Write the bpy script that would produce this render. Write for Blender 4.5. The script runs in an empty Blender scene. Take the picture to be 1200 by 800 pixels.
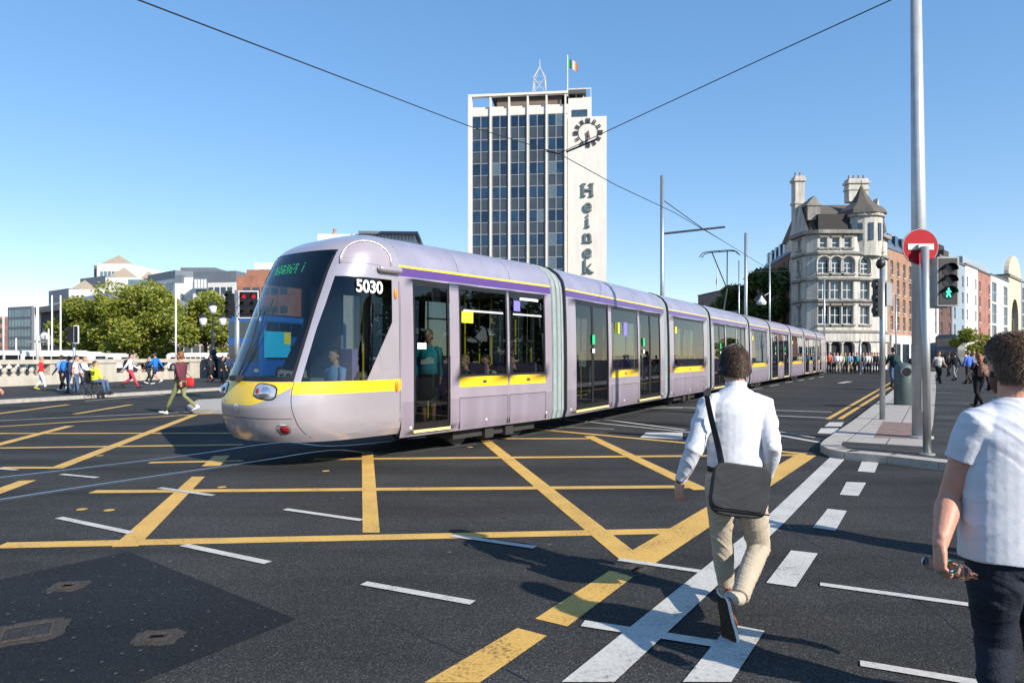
import bpy, bmesh, math, random
import numpy as np
from mathutils import Vector, Matrix, noise
R = math.radians
S = bpy.context.scene
C = S.collection
F, EYE, HZ = 800.0, 1.65, 416.0

# ---------------- camera ----------------
cam_d = bpy.data.cameras.new('camera'); cam = bpy.data.objects.new('camera', cam_d); C.objects.link(cam)
cam.location = (0, 0, EYE); cam.rotation_euler = (R(90), 0, 0)
cam_d.sensor_width = 36; cam_d.lens = 24.0; cam_d.shift_y = (HZ - 400) / 1200
cam_d.clip_start = 0.05; cam_d.clip_end = 3000
S.camera = cam
# ---------------- world and sun ----------------
SUN = Vector((0.72, -0.69, 0)).normalized(); EL = R(31.5)
w = bpy.data.worlds.new('World'); S.world = w; w.use_nodes = True
nt = w.node_tree; bg = nt.nodes['Background']; sky = nt.nodes.new('ShaderNodeTexSky')
sky.sky_type = 'NISHITA'; sky.sun_disc = False; sky.sun_elevation = EL
sky.sun_rotation = math.atan2(SUN.x, SUN.y); sky.air_density = 1.0; sky.dust_density = 0.0; sky.ozone_density = 3.0
gm_ = nt.nodes.new('ShaderNodeGamma'); gm_.inputs[1].default_value = .60
hs = nt.nodes.new('ShaderNodeHueSaturation'); hs.inputs['Saturation'].default_value = 1.5; hs.inputs['Value'].default_value = 2.1
nt.links.new(sky.outputs[0], gm_.inputs[0]); nt.links.new(gm_.outputs[0], hs.inputs['Color']); tn = nt.nodes.new('ShaderNodeMixRGB'); tn.blend_type = 'MULTIPLY'; tn.inputs[0].default_value = 1; tn.inputs[2].default_value = (.99, .972, 1.03, 1)
nt.links.new(hs.outputs[0], tn.inputs[1]); nt.links.new(tn.outputs[0], bg.inputs[0]); bg.inputs[1].default_value = 0.11
sl = bpy.data.lights.new('sun', 'SUN'); so = bpy.data.objects.new('sun', sl); C.objects.link(so)
sl.energy = 5.0; sl.angle = R(0.5); sl.color = (1, 0.93, 0.82)
sd = Vector((SUN.x * math.cos(EL), SUN.y * math.cos(EL), math.sin(EL)))
so.rotation_euler = sd.to_track_quat('Z', 'Y').to_euler()
S.view_settings.view_transform = 'Standard'; S.view_settings.look = 'None'
S.view_settings.gamma = 1; S.view_settings.use_curve_mapping = False
S.view_settings.exposure = 0.6
S.render.engine = 'CYCLES'
S.cycles.max_bounces = 8; S.cycles.transparent_max_bounces = 16

# ---------------- coordinates ----------------
def G(px, py, z=0.0):
    Y = (EYE - z) * F / (py - HZ)
    return Vector(((px - 600) / F * Y, Y, z))
def W(px, py, Y):
    return Vector(((px - 600) / F * Y, Y, EYE - (py - HZ) / F * Y))
def X_(px, Y): return (px - 600) / F * Y
def Z_(py, Y): return EYE - (py - HZ) / F * Y

# ---------------- materials ----------------
MATS = {}
def M(name, col, rough=.6, metal=0., var=.12, scale=3., bump=0., bscale=40., spec=.5, coat=0., emit=0., streak=0.):
    if name in MATS: return MATS[name]
    m = bpy.data.materials.new(name); m.use_nodes = True; MATS[name] = m
    t = m.node_tree; b = t.nodes['Principled BSDF']; L = t.links.new
    b.inputs['Roughness'].default_value = rough; b.inputs['Metallic'].default_value = metal
    b.inputs['Specular IOR Level'].default_value = spec
    if coat: b.inputs['Coat Weight'].default_value = coat; b.inputs['Coat Roughness'].default_value = .08
    tc = t.nodes.new('ShaderNodeTexCoord')
    n = t.nodes.new('ShaderNodeTexNoise'); n.inputs['Scale'].default_value = scale; n.inputs['Detail'].default_value = 8
    n.inputs['Roughness'].default_value = .65
    L(tc.outputs['Object'], n.inputs['Vector'])
    r = t.nodes.new('ShaderNodeValToRGB'); r.color_ramp.elements[0].position = .3; r.color_ramp.elements[1].position = .7
    r.color_ramp.elements[0].color = [max(0, c * (1 - var)) for c in col] + [1]
    r.color_ramp.elements[1].color = [min(1, c * (1 + var)) for c in col] + [1]
    L(n.outputs[0], r.inputs[0]); out = r.outputs[0]
    if streak:
        mp = t.nodes.new('ShaderNodeMapping'); mp.inputs['Scale'].default_value = (2.5, 2.5, .18)
        n3 = t.nodes.new('ShaderNodeTexNoise'); n3.inputs['Scale'].default_value = 1.3; n3.inputs['Detail'].default_value = 6
        L(tc.outputs['Object'], mp.inputs[0]); L(mp.outputs[0], n3.inputs['Vector'])
        rr = t.nodes.new('ShaderNodeMapRange'); rr.inputs[1].default_value = .4; rr.inputs[2].default_value = .65
        rr.inputs[3].default_value = 0; rr.inputs[4].default_value = streak; L(n3.outputs[0], rr.inputs[0])
        mx = t.nodes.new('ShaderNodeMixRGB'); mx.blend_type = 'MULTIPLY'; mx.inputs[2].default_value = (.35, .33, .3, 1)
        L(rr.outputs[0], mx.inputs[0]); L(out, mx.inputs[1]); out = mx.outputs[0]
    L(out, b.inputs['Base Color'])
    if bump:
        n2 = t.nodes.new('ShaderNodeTexNoise'); n2.inputs['Scale'].default_value = bscale; n2.inputs['Detail'].default_value = 5
        L(tc.outputs['Object'], n2.inputs['Vector'])
        bp = t.nodes.new('ShaderNodeBump'); bp.inputs['Strength'].default_value = bump; bp.inputs['Distance'].default_value = .02
        L(n2.outputs[0], bp.inputs['Height']); L(bp.outputs[0], b.inputs['Normal'])
    if emit:
        b.inputs['Emission Color'].default_value = list(col) + [1]; b.inputs['Emission Strength'].default_value = emit
    return m
def asphalt(name, base, agg, rough=.85, dots=True):
    m = bpy.data.materials.new(name); m.use_nodes = True; t = m.node_tree; b = t.nodes['Principled BSDF']; L = t.links.new
    tc = t.nodes.new('ShaderNodeTexCoord'); co = tc.outputs['Object']
    v = t.nodes.new('ShaderNodeTexVoronoi'); v.inputs['Scale'].default_value = 125; L(co, v.inputs['Vector'])
    sp = t.nodes.new('ShaderNodeSeparateColor'); L(v.outputs['Color'], sp.inputs[0])
    r = t.nodes.new('ShaderNodeValToRGB'); cr = r.color_ramp
    cr.elements[0].position = 0; cr.elements[0].color = (base[0]*.6, base[1]*.6, base[2]*.6, 1)
    cr.elements[1].position = 1; cr.elements[1].color = (agg*1.9, agg*1.85, agg*1.75, 1)
    e = cr.elements.new(.55); e.color = (base[0], base[1], base[2], 1)
    e = cr.elements.new(.9); e.color = (agg, agg, agg*.97, 1)
    L(sp.outputs[0], r.inputs[0])
    n = t.nodes.new('ShaderNodeTexNoise'); n.inputs['Scale'].default_value = .45; n.inputs['Detail'].default_value = 7; n.inputs['Roughness'].default_value = .6; L(co, n.inputs['Vector'])
    rr = t.nodes.new('ShaderNodeMapRange'); rr.inputs[1].default_value = .3; rr.inputs[2].default_value = .7; rr.inputs[3].default_value = .7; rr.inputs[4].default_value = 1.3; L(n.outputs[0], rr.inputs[0])
    mp = t.nodes.new('ShaderNodeMapping'); mp.inputs['Rotation'].default_value = (0, 0, R(52)); mp.inputs['Scale'].default_value = (.12, 1.6, 1); L(co, mp.inputs[0])
    n4 = t.nodes.new('ShaderNodeTexNoise'); n4.inputs['Scale'].default_value = 1; n4.inputs['Detail'].default_value = 4; L(mp.outputs[0], n4.inputs['Vector'])
    r4 = t.nodes.new('ShaderNodeMapRange'); r4.inputs[1].default_value = .35; r4.inputs[2].default_value = .65; r4.inputs[3].default_value = .76; r4.inputs[4].default_value = 1.2; L(n4.outputs[0], r4.inputs[0])
    mu = t.nodes.new('ShaderNodeMath'); mu.operation = 'MULTIPLY'; L(rr.outputs[0], mu.inputs[0]); L(r4.outputs[0], mu.inputs[1])
    mx = t.nodes.new('ShaderNodeVectorMath'); mx.operation = 'SCALE'; L(r.outputs[0], mx.inputs[0]); L(mu.outputs[0], mx.inputs['Scale'])
    out = mx.outputs[0]
    # small pale gum spots and chips
    v2 = t.nodes.new('ShaderNodeTexVoronoi'); v2.inputs['Scale'].default_value = 2.6; L(co, v2.inputs['Vector'])
    lt = t.nodes.new('ShaderNodeMath'); lt.operation = 'LESS_THAN'; lt.inputs[1].default_value = .045; L(v2.outputs['Distance'], lt.inputs[0])
    s2 = t.nodes.new('ShaderNodeSeparateColor'); L(v2.outputs['Color'], s2.inputs[0])
    g2 = t.nodes.new('ShaderNodeMath'); g2.operation = 'GREATER_THAN'; g2.inputs[1].default_value = .55; L(s2.outputs[0], g2.inputs[0])
    m2 = t.nodes.new('ShaderNodeMath'); m2.operation = 'MULTIPLY'; L(lt.outputs[0], m2.inputs[0]); L(g2.outputs[0], m2.inputs[1])
    m3 = t.nodes.new('ShaderNodeMath'); m3.operation = 'MULTIPLY'; m3.inputs[1].default_value = .5 if dots else .0; L(m2.outputs[0], m3.inputs[0])
    mix = t.nodes.new('ShaderNodeMixRGB'); mix.inputs[2].default_value = (.2, .19, .18, 1); L(m3.outputs[0], mix.inputs[0]); L(out, mix.inputs[1])
    L(mix.outputs[0], b.inputs['Base Color']); b.inputs['Roughness'].default_value = rough; b.inputs['Specular IOR Level'].default_value = .16
    bp = t.nodes.new('ShaderNodeBump'); bp.inputs['Strength'].default_value = .6; bp.inputs['Distance'].default_value = .004
    L(v.outputs['Distance'], bp.inputs['Height']); L(bp.outputs[0], b.inputs['Normal'])
    MATS[name] = m; return m
def paint(name, col, wear=.5):
    m = bpy.data.materials.new(name); m.use_nodes = True; t = m.node_tree; b = t.nodes['Principled BSDF']; L = t.links.new
    tc = t.nodes.new('ShaderNodeTexCoord'); n = t.nodes.new('ShaderNodeTexNoise'); n.inputs['Scale'].default_value = 38; n.inputs['Detail'].default_value = 6; n.inputs['Roughness'].default_value = .7
    L(tc.outputs['Object'], n.inputs['Vector'])
    n2 = t.nodes.new('ShaderNodeTexNoise'); n2.inputs['Scale'].default_value = 2.2; n2.inputs['Detail'].default_value = 4; L(tc.outputs['Object'], n2.inputs['Vector'])
    a = t.nodes.new('ShaderNodeMath'); a.operation = 'MULTIPLY_ADD'; a.inputs[1].default_value = .55; L(n2.outputs[0], a.inputs[0]); L(n.outputs[0], a.inputs[2])
    r = t.nodes.new('ShaderNodeValToRGB'); cr = r.color_ramp
    cr.elements[0].position = .57; cr.elements[0].color = (col[0]*.3, col[1]*.3, col[2]*.32, 1)
    cr.elements[1].position = .92; cr.elements[1].color = list(col) + [1]
    e = cr.elements.new(.68); e.color = (col[0]*.8, col[1]*.8, col[2]*.8, 1)
    L(a.outputs[0], r.inputs[0]); L(r.outputs[0], b.inputs['Base Color']); b.inputs['Roughness'].default_value = .7
    bp = t.nodes.new('ShaderNodeBump'); bp.inputs['Strength'].default_value = .3; bp.inputs['Distance'].default_value = .004
    L(n.outputs[0], bp.inputs['Height']); L(bp.outputs[0], b.inputs['Normal'])
    MATS[name] = m; return m
def tinted(name, tint, ior=1.8, rough=.01, gl=1.):
    m = bpy.data.materials.new(name); m.use_nodes = True; t = m.node_tree; L = t.links.new
    for n in list(t.nodes):
        if n.type == 'BSDF_PRINCIPLED': t.nodes.remove(n)
    o = [n for n in t.nodes if n.type == 'OUTPUT_MATERIAL'][0]
    tr = t.nodes.new('ShaderNodeBsdfTransparent'); tr.inputs[0].default_value = list(tint) + [1]
    g = t.nodes.new('ShaderNodeBsdfGlossy'); g.inputs['Roughness'].default_value = rough; g.inputs[0].default_value = (gl, gl, gl, 1)
    f = t.nodes.new('ShaderNodeFresnel'); f.inputs[0].default_value = ior
    mx = t.nodes.new('ShaderNodeMixShader'); L(f.outputs[0], mx.inputs[0]); L(tr.outputs[0], mx.inputs[1]); L(g.outputs[0], mx.inputs[2])
    L(mx.outputs[0], o.inputs[0]); MATS[name] = m; return m
def brick(name, c1, c2, mortar, sc=1.0):
    m = bpy.data.materials.new(name); m.use_nodes = True; t = m.node_tree; b = t.nodes['Principled BSDF']; L = t.links.new
    tc = t.nodes.new('ShaderNodeTexCoord'); mp = t.nodes.new('ShaderNodeMapping'); mp.inputs['Rotation'].default_value = (R(90), 0, 0)
    L(tc.outputs['Object'], mp.inputs[0]); br = t.nodes.new('ShaderNodeTexBrick'); L(mp.outputs[0], br.inputs['Vector'])
    br.inputs['Color1'].default_value = list(c1)+[1]; br.inputs['Color2'].default_value = list(c2)+[1]; br.inputs['Mortar'].default_value = list(mortar)+[1]
    br.inputs['Scale'].default_value = 4.5*sc; br.inputs['Mortar Size'].default_value = .015
    n = t.nodes.new('ShaderNodeTexNoise'); n.inputs['Scale'].default_value = .6; n.inputs['Detail'].default_value = 8; L(tc.outputs['Object'], n.inputs['Vector'])
    rr = t.nodes.new('ShaderNodeMapRange'); rr.inputs[1].default_value = .3; rr.inputs[2].default_value = .7; rr.inputs[3].default_value = .75; rr.inputs[4].default_value = 1.2; L(n.outputs[0], rr.inputs[0])
    mx = t.nodes.new('ShaderNodeVectorMath'); mx.operation = 'SCALE'; L(br.outputs[0], mx.inputs[0]); L(rr.outputs[0], mx.inputs['Scale'])
    L(mx.outputs[0], b.inputs['Base Color']); b.inputs['Roughness'].default_value = .85; MATS[name] = m; return m
def leafmat(name, c1, c2, trans=.35):
    m = bpy.data.materials.new(name); m.use_nodes = True; t = m.node_tree; b = t.nodes['Principled BSDF']; L = t.links.new
    gi = t.nodes.new('ShaderNodeNewGeometry'); r = t.nodes.new('ShaderNodeValToRGB')
    r.color_ramp.elements[0].color = list(c1)+[1]; r.color_ramp.elements[1].color = list(c2)+[1]
    L(gi.outputs['Random Per Island'], r.inputs[0]); L(r.outputs[0], b.inputs['Base Color']); b.inputs['Roughness'].default_value = .55
    tl = t.nodes.new('ShaderNodeBsdfTranslucent'); L(r.outputs[0], tl.inputs[0])
    mx = t.nodes.new('ShaderNodeMixShader'); mx.inputs[0].default_value = trans
    o = [n for n in t.nodes if n.type == 'OUTPUT_MATERIAL'][0]
    L(b.outputs[0], mx.inputs[1]); L(tl.outputs[0], mx.inputs[2]); L(mx.outputs[0], o.inputs[0]); MATS[name] = m; return m

ASPH = asphalt('asphalt', (.033, .0325, .0315), .050)
ASPH2 = asphalt('asphalt_patch', (.013, .0145, .018), .018, .75)
FOOT = asphalt('footway_asphalt', (.045, .043, .043), .07)
YEL = paint('yellow_road_paint', (.62, .37, .085)); WHT = paint('white_road_paint', (.52, .50, .46))
GRAN = M('granite', (.36, .33, .29), .75, var=.2, scale=6, bump=.2, bscale=60)
STEEL = M('galvanised_steel', (.42, .44, .45), .38, .75, var=.12, scale=8)
BRUSH = M("brushed_steel", (.46,.46,.45), .42, .7, var=.08, scale=5)
DARKM = M('dark_metal', (.03, .03, .033), .4, .3, var=.2)
BLACK = M('black_plastic', (.012, .012, .013), .45, var=.3)
RUB = M('rubber', (.015, .015, .016), .8)
WGLASS = M('window_glass', (.03, .045, .06), .06, 0, var=.5, scale=.8, spec=1.0)
WGLASS2 = M('blue_window_glass', (.05, .085, .12), .05, .2, var=.5, scale=.5, spec=1.0)
WFRAME = M('white_window_frame', (.6, .6, .58), .5, var=.05)

# ---------------- mesh builder ----------------
def axes(T, ref):
    X = ref - T * ref.dot(T)
    if X.length < 1e-4:
        ref = Vector((0, 1, 0)) if abs(T.y) < .9 else Vector((0, 0, 1)); X = ref - T * ref.dot(T)
    X.normalize(); return X, T.cross(X)
class MB:
    def __init__(s): s.v = []; s.f = []; s.m = []
    def face(s, pts, mi=0):
        b = len(s.v); s.v += [tuple(p) for p in pts]; s.f.append(tuple(range(b, b + len(pts)))); s.m.append(mi)
    def box(s, x0, y0, z0, x1, y1, z1, mi=0, mat=None):
        P = [Vector(p) for p in ((x0,y0,z0),(x1,y0,z0),(x1,y1,z0),(x0,y1,z0),(x0,y0,z1),(x1,y0,z1),(x1,y1,z1),(x0,y1,z1))]
        if mat is not None: P = [mat @ p for p in P]
        b = len(s.v); s.v += [tuple(p) for p in P]
        for q in ((0,3,2,1),(4,5,6,7),(0,1,5,4),(1,2,6,5),(2,3,7,6),(3,0,4,7)): s.f.append(tuple(b+i for i in q)); s.m.append(mi)
        return s
    def rings(s, rings, mi=0, cap=True, closed=True):
        b = len(s.v); n = len(rings[0])
        for r in rings: s.v += [tuple(p) for p in r]
        for i in range(len(rings)-1):
            for j in range(n if closed else n-1):
                k = (j+1) % n
                s.f.append((b+i*n+j, b+i*n+k, b+(i+1)*n+k, b+(i+1)*n+j)); s.m.append(mi)
        if cap and closed:
            s.f.append(tuple(b+j for j in range(n))[::-1]); s.m.append(mi)
            s.f.append(tuple(b+(len(rings)-1)*n+j for j in range(n))); s.m.append(mi)
        return s
    def tube(s, pts, rad, n=8, mi=0, ref=Vector((1,0,0)), rnd=False, cap=True):
        pts = [Vector(p) for p in pts]
        if not hasattr(rad, '__len__'): rad = [rad]*len(pts)
        rad = [(r, r) if not hasattr(r, '__len__') else r for r in rad]
        T = []
        for i in range(len(pts)):
            a = pts[max(0,i-1)]; c = pts[min(len(pts)-1,i+1)]; d = c-a
            T.append(d.normalized() if d.length > 1e-6 else Vector((0,0,1)))
        if rnd:
            r0 = min(rad[0]); r1 = min(rad[-1])
            pre = [(pts[0]-T[0]*r0*k, (rad[0][0]*q, rad[0][1]*q), T[0]) for k, q in ((.95,.25),(.75,.65),(.4,.9))]
            post = [(pts[-1]+T[-1]*r1*k, (rad[-1][0]*q, rad[-1][1]*q), T[-1]) for k, q in ((.4,.9),(.75,.65),(.95,.25))]
            seq = pre + list(zip(pts, rad, T)) + post
        else: seq = list(zip(pts, rad, T))
        rg = []
        for p, r, t in seq:
            X, Y = axes(t, ref)
            rg.append([p + X*math.cos(a)*r[0] + Y*math.sin(a)*r[1] for a in (2*math.pi*k/n for k in range(n))])
        return s.rings(rg, mi, cap)
    def lathe(s, prof, cx=0, cy=0, n=16, mi=0, z0=0):
        rg = [[Vector((cx+r*math.cos(2*math.pi*k/n), cy+r*math.sin(2*math.pi*k/n), z0+z)) for k in range(n)] for r, z in prof]
        return s.rings(rg, mi, True)
    def ball(s, c, r, n=10, mi=0, mat=None):
        c = Vector(c); r = (r,r,r) if not hasattr(r,'__len__') else r
        rg = []
        for i in range(n//2+1):
            a = -math.pi/2 + math.pi*(i+.02*(i==0)-.02*(i==n//2))/(n//2)
            ring = [Vector((math.cos(a)*math.cos(b)*r[0], math.cos(a)*math.sin(b)*r[1], math.sin(a)*r[2])) for b in (2*math.pi*k/n for k in range(n))]
            if mat is not None: ring = [mat @ p for p in ring]
            rg.append([c + p for p in ring])
        return s.rings(rg, mi)
    def prism(s, poly, z0, z1, mi=0, mi_top=None):
        n = len(poly); b = len(s.v)
        s.v += [(p[0],p[1],z0) for p in poly] + [(p[0],p[1],z1) for p in poly]
        for i in range(n):
            j = (i+1)%n; s.f.append((b+i,b+j,b+n+j,b+n+i)); s.m.append(mi)
        s.f.append(tuple(b+n+i for i in range(n))); s.m.append(mi if mi_top is None else mi_top)
        s.f.append(tuple(b+i for i in range(n))[::-1]); s.m.append(mi); return s
    def mesh(s, name, mats, smooth=False, fix=False):
        me = bpy.data.meshes.new(name); me.from_pydata(s.v, [], s.f)
        for m in (mats if isinstance(mats, (list, tuple)) else [mats]): me.materials.append(m)
        me.polygons.foreach_set('material_index', s.m)
        if smooth: me.polygons.foreach_set('use_smooth', [True]*len(me.polygons))
        me.update()
        if fix:
            bm = bmesh.new(); bm.from_mesh(me); bmesh.ops.recalc_face_normals(bm, faces=bm.faces); bm.to_mesh(me); bm.free()
        return me
    def build(s, name, mats, parent=None, smooth=False, fix=True, loc=None, rot=None):
        o = bpy.data.objects.new(name, s.mesh(name, mats, smooth, fix)); C.objects.link(o)
        if parent is not None: o.parent = parent
        if loc is not None: o.location = loc
        if rot is not None: o.rotation_euler = (0,0,rot)
        return o
def autosmooth(o, ang=40):
    me = o.data; bm = bmesh.new(); bm.from_mesh(me)
    bmesh.ops.remove_doubles(bm, verts=bm.verts, dist=1e-5)
    for e in bm.edges:
        e.smooth = not (len(e.link_faces) == 2 and e.calc_face_angle(0) > R(ang))
    for f in bm.faces: f.smooth = True
    bm.to_mesh(me); bm.free(); return o
def tag(o, label, cat, group=None):
    o['label'] = label; o['category'] = cat
    if group: o['group'] = group
    return o
def thing(name, label, cat, loc=(0,0,0), rz=0, group=None):
    o = bpy.data.objects.new(name, None); C.objects.link(o); o.location = loc; o.rotation_euler = (0,0,rz)
    o.empty_display_size = .3
    return tag(o, label, cat, group)
def struct(o): o['kind'] = 'structure'; return o
def dup(o, parent=None, loc=None, rz=None, label=None, **kw):
    c = o.copy(); C.objects.link(c)
    if parent is not None: c.parent = parent
    for ch in list(o.children): dup(ch, c)
    if loc is not None: c.location = loc
    if rz is not None: c.rotation_euler = (0,0,rz)
    if label: c['label'] = label
    return c
def remesh(mb, name, mats, parent, vox, smooth=4, disp=None, matfn=None, loc=None):
    me = mb.mesh('tmp', mats, fix=False)
    o = bpy.data.objects.new('tmp', me); C.objects.link(o)
    r = o.modifiers.new('r', 'REMESH'); r.mode = 'VOXEL'; r.voxel_size = vox; r.use_smooth_shade = True
    if smooth: s = o.modifiers.new('s', 'SMOOTH'); s.iterations = smooth; s.factor = .5
    dg = bpy.context.evaluated_depsgraph_get(); dg.update()
    nm = bpy.data.meshes.new_from_object(o.evaluated_get(dg)); nm.name = name
    bpy.data.objects.remove(o); bpy.data.meshes.remove(me)
    nm.materials.clear()
    for m in (mats if isinstance(mats, (list, tuple)) else [mats]): nm.materials.append(m)
    if disp:
        ns = [v.normal.copy() for v in nm.vertices]
        for v, nn in zip(nm.vertices, ns): v.co = v.co + nn*disp(v.co, nn)
    for p in nm.polygons:
        p.use_smooth = True; p.material_index = matfn(p.center) if matfn else 0
    nm.update()
    o = bpy.data.objects.new(name, nm); C.objects.link(o); o.parent = parent
    if loc is not None: o.location = loc
    return o
def text_mesh(name, txt, size, mat, ext=.01, bold=0., parent=None):
    cu = bpy.data.curves.new(name, 'FONT'); cu.body = txt; cu.size = size; cu.extrude = ext; cu.offset = bold
    cu.align_x = 'CENTER'; cu.align_y = 'CENTER'
    o = bpy.data.objects.new('tmp', cu); C.objects.link(o)
    dg = bpy.context.evaluated_depsgraph_get(); dg.update()
    me = bpy.data.meshes.new_from_object(o.evaluated_get(dg)); me.name = name
    bpy.data.objects.remove(o); me.materials.clear(); me.materials.append(mat)
    r = bpy.data.objects.new(name, me); C.objects.link(r)
    if parent: r.parent = parent
    return r

# =====================================================================
# THE SETTING: ground, footways, road markings, rails
# =====================================================================
g = MB(); g.face([(-1200,-300,0),(1200,-300,0),(1200,2200,0),(-1200,2200,0)])
struct(g.build('road', ASPH))

def strip_mesh(lines, mat, name, z0, dz=.0001):
    mb = MB()
    for i, l in enumerate(lines):
        z = z0 + i*dz
        if l[0] == 'q': mb.face([Vector((G(*p).x, G(*p).y, z)) for p in l[1]])
        elif l[0] == 'w':
            for p in l[1]: mb.face([Vector((q[0], q[1], z)) for q in p])
        else:
            a, b, wd = G(l[1], l[2]), G(l[3], l[4]), l[5]
            d = (b-a).normalized(); n = Vector((-d.y, d.x, 0))*wd/2
            k = max(1, int((b-a).length/1.5)); pts = [a.lerp(b, q/k) for q in range(k+1)]
            L_, R_ = [], []
            for q, p in enumerate(pts):
                j = random.uniform(-.006, .006); L_.append(p+n*(1+j*3)); R_.append(p-n*(1-j*3))
            for q in range(k):
                mb.face([Vector((t.x, t.y, z)) for t in (R_[q], R_[q+1], L_[q+1], L_[q])])
    return struct(mb.build(name, mat))
random.seed(3)
YL = [('l',0,639,795,622,.19),('l',108,576,822,570,.18),('l',368,538,945,533,.18),('l',945,533,746,657,.30),
 ('q',[(714,669),(746,673),(665,734),(627,725)]),('q',[(606,736),(641,745),(562,800),(497,800)]),
 ('l',560,509,740,655,.2),('q',[(424,529),(437,529),(445,624),(425,624)]),('q',[(225,558.5),(240,558.5),(162,640),(131,641)]),
 ('l',175,542,285,540,.15),('l',260,534,247,546,.25),('l',65,549,228,486,.2),('l',0,548,62,548,.15),('l',-60,536,82,499,.2),
 ('l',-40,525.5,285,521,.16),('l',-40,508,272,507.5,.16),('l',-40,590,33,563,.2),('l',-20,487,80,474,.2),('l',88,485,154,474,.2),
 ('l',-20,501,264,483.5,.16),('l',608,501,945,532,.17),('l',690,511,822,574,.2),('l',527,514,690,514,.17),
 ('l',970,491,1046,447,.12),('l',984,491,1050,450,.12)]
for x, y in ((96,597),(128,651-53),(260,571),(382,552),(117,534),(478,538),(551,524)):
    c = G(x, y); YL.append(('w', [[(c.x+.055*math.cos(a), c.y+.055*math.sin(a)) for a in (k*math.pi/5 for k in range(10))]]))
strip_mesh(YL, YEL, 'yellow_box_markings', .0034)
WL = [('q',[(978,531),(995,533),(920,612),(892,612)]),('q',[(892,612),(920,612),(720,800),(658,800)]),
 ('q',[(855,732),(896,740),(857,800),(800,800)]),
 ('q',[(1010,541),(1030,541.5),(1025,554),(1005,552.5)]),('q',[(992,565),(1015,566),(1006,581.5),(984,580)]),
 ('q',[(970,596.5),(992.5,599),(979,622.5),(952.5,618.5)]),('q',[(927,645.5),(958.5,649),(932.5,688.5),(898,683.5)]),
 ('l',961,685,1142,710,.075),('l',1008,778,1170,805,.075),('l',725,656,820,670,.075),('l',683,731,852,757,.1),
 ('l',215,639,314,660,.08),('l',426,684,554,707,.08),('l',69,607,154,625,.08),('l',334,597,424,610,.08),('l',187,572,250,581,.08),
 ('l',72,556,114,560,.08),('l',-5,549,20,551,.08),('l',530,628,627,642,.08),
 ('l',695,490,803,504,.12),('l',655,491,810,507,.1),('l',640,500,720,503,.06),('q',[(757,507),(800,507),(800,515),(750,513)]),('l',750,476,975,483,.14),
 ('l',840,484,972,490,.14),('l',912,510,962,519,.14),('l',912,506,955,513,.08),('l',690,480,800,478,.12),
 ('l',879,456.7,893,455,.14),('l',902,452.4,913,450.7,.14),('l',920.5,448.4,929,446.9,.14),('l',935,446,942,445,.14),('l',948,444,954,443,.14),('l',960,442,965,441.2,.14),
 ('q',[(958,508),(980,509),(983,502),(962,502)]),('q',[(966,500),(986,500),(989,495),(972,495)]),
 ('l',984,449,996,447,.35),('l',-20,494,264,481,.1),('l',100,470,200,462,.12)]
strip_mesh(WL, WHT, 'white_road_markings', .0075, .0001)
# dark repair patch with stud marks
mb = MB(); mb.face([Vector((G(*p).x, G(*p).y, .002)) for p in ((-60,694),(0,679),(150,646),(347,725),(250,765),(150,805),(60,850),(-200,850))])
struct(mb.build('road_patch', ASPH2))
random.seed(5); mb = MB(); a, b_, c_ = G(0,679), G(150,646), G(347,725)
for i in range(10):
    for j in range(12):
        p = b_ + (c_-b_)*(i/9*.93+.03) + (a-b_)*(j*.13+.08)
        r = random.uniform(.003, .011)
        p = p + Vector((random.uniform(-.05,.05), random.uniform(-.05,.05), 0))
        if p.y > 2.2: mb.face([(p.x+r*math.cos(k*math.pi/4), p.y+r*math.sin(k*math.pi/4), .0034) for k in range(8)])
o = mb.build('patch_studs', M('patch_stud', (.07,.066,.06), .8)); struct(o)
def manhole(px, py, wx, wy, ang, label):
    c = G(px, py); t = thing('manhole_cover', label, 'manhole', (c.x, c.y, 0), ang)
    sd = len(label); pts_ = []
    for q in range(40):
        a = 2*math.pi*q/40; c_, s_ = math.cos(a), math.sin(a); k = 1+.22*noise.noise((c_*2.2+sd, s_*2.2, 0))+.1*noise.noise((c_*7, s_*7, sd))
        pts_.append(((wx+.05)*k*math.copysign(abs(c_)**.5, c_)*1.1, (wy+.05)*k*math.copysign(abs(s_)**.5, s_)*1.1))
    m = MB(); m.prism(pts_, .001, .006); m.build('surround', M('worn_concrete', (.034,.029,.024), .9, var=.6, scale=22, bump=.9, bscale=60), t)
    m = MB()
    for x0, y0, x1, y1 in ((-wx,-wy,wx,-wy+.014),(-wx,wy-.014,wx,wy),(-wx,-wy+.014,-wx+.014,wy-.014),(wx-.014,-wy+.014,wx,wy-.014)): m.box(x0,y0,.006,x1,y1,.013)
    m.build('frame', M('rusty_iron', (.06,.045,.034), .8, .2, var=.5, scale=30, bump=.6, bscale=80), t)
    m = MB(); m.box(-wx+.02,-wy+.02,.006,wx-.02,wy-.02,.009)
    n_ = 7
    for i in range(n_):
        for k in range(n_): m.box(-wx+.03+(2*wx-.07)*i/n_,-wy+.03+(2*wy-.07)*k/n_,.009,-wx+.03+(2*wx-.07)*i/n_+.012,-wy+.03+(2*wy-.07)*k/n_+.008,.012)
    m.build('lid', M('cast_iron', (.035,.03,.026), .6, .4, var=.5, scale=18, bump=.6, bscale=60), t)
manhole(32, 741, .13, .12, .5, 'square rusty utility cover in the dark patch at lower left')
manhole(185, 747, .07, .05, .1, 'small brown rusted cover nearest the right part of the dark patch')
manhole(80, 687, .06, .05, .2, 'small worn cover near the upper edge of the dark patch')
manhole(745, 668, .09, .05, .9, 'small iron cover beside the tip of the yellow corner')

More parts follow.
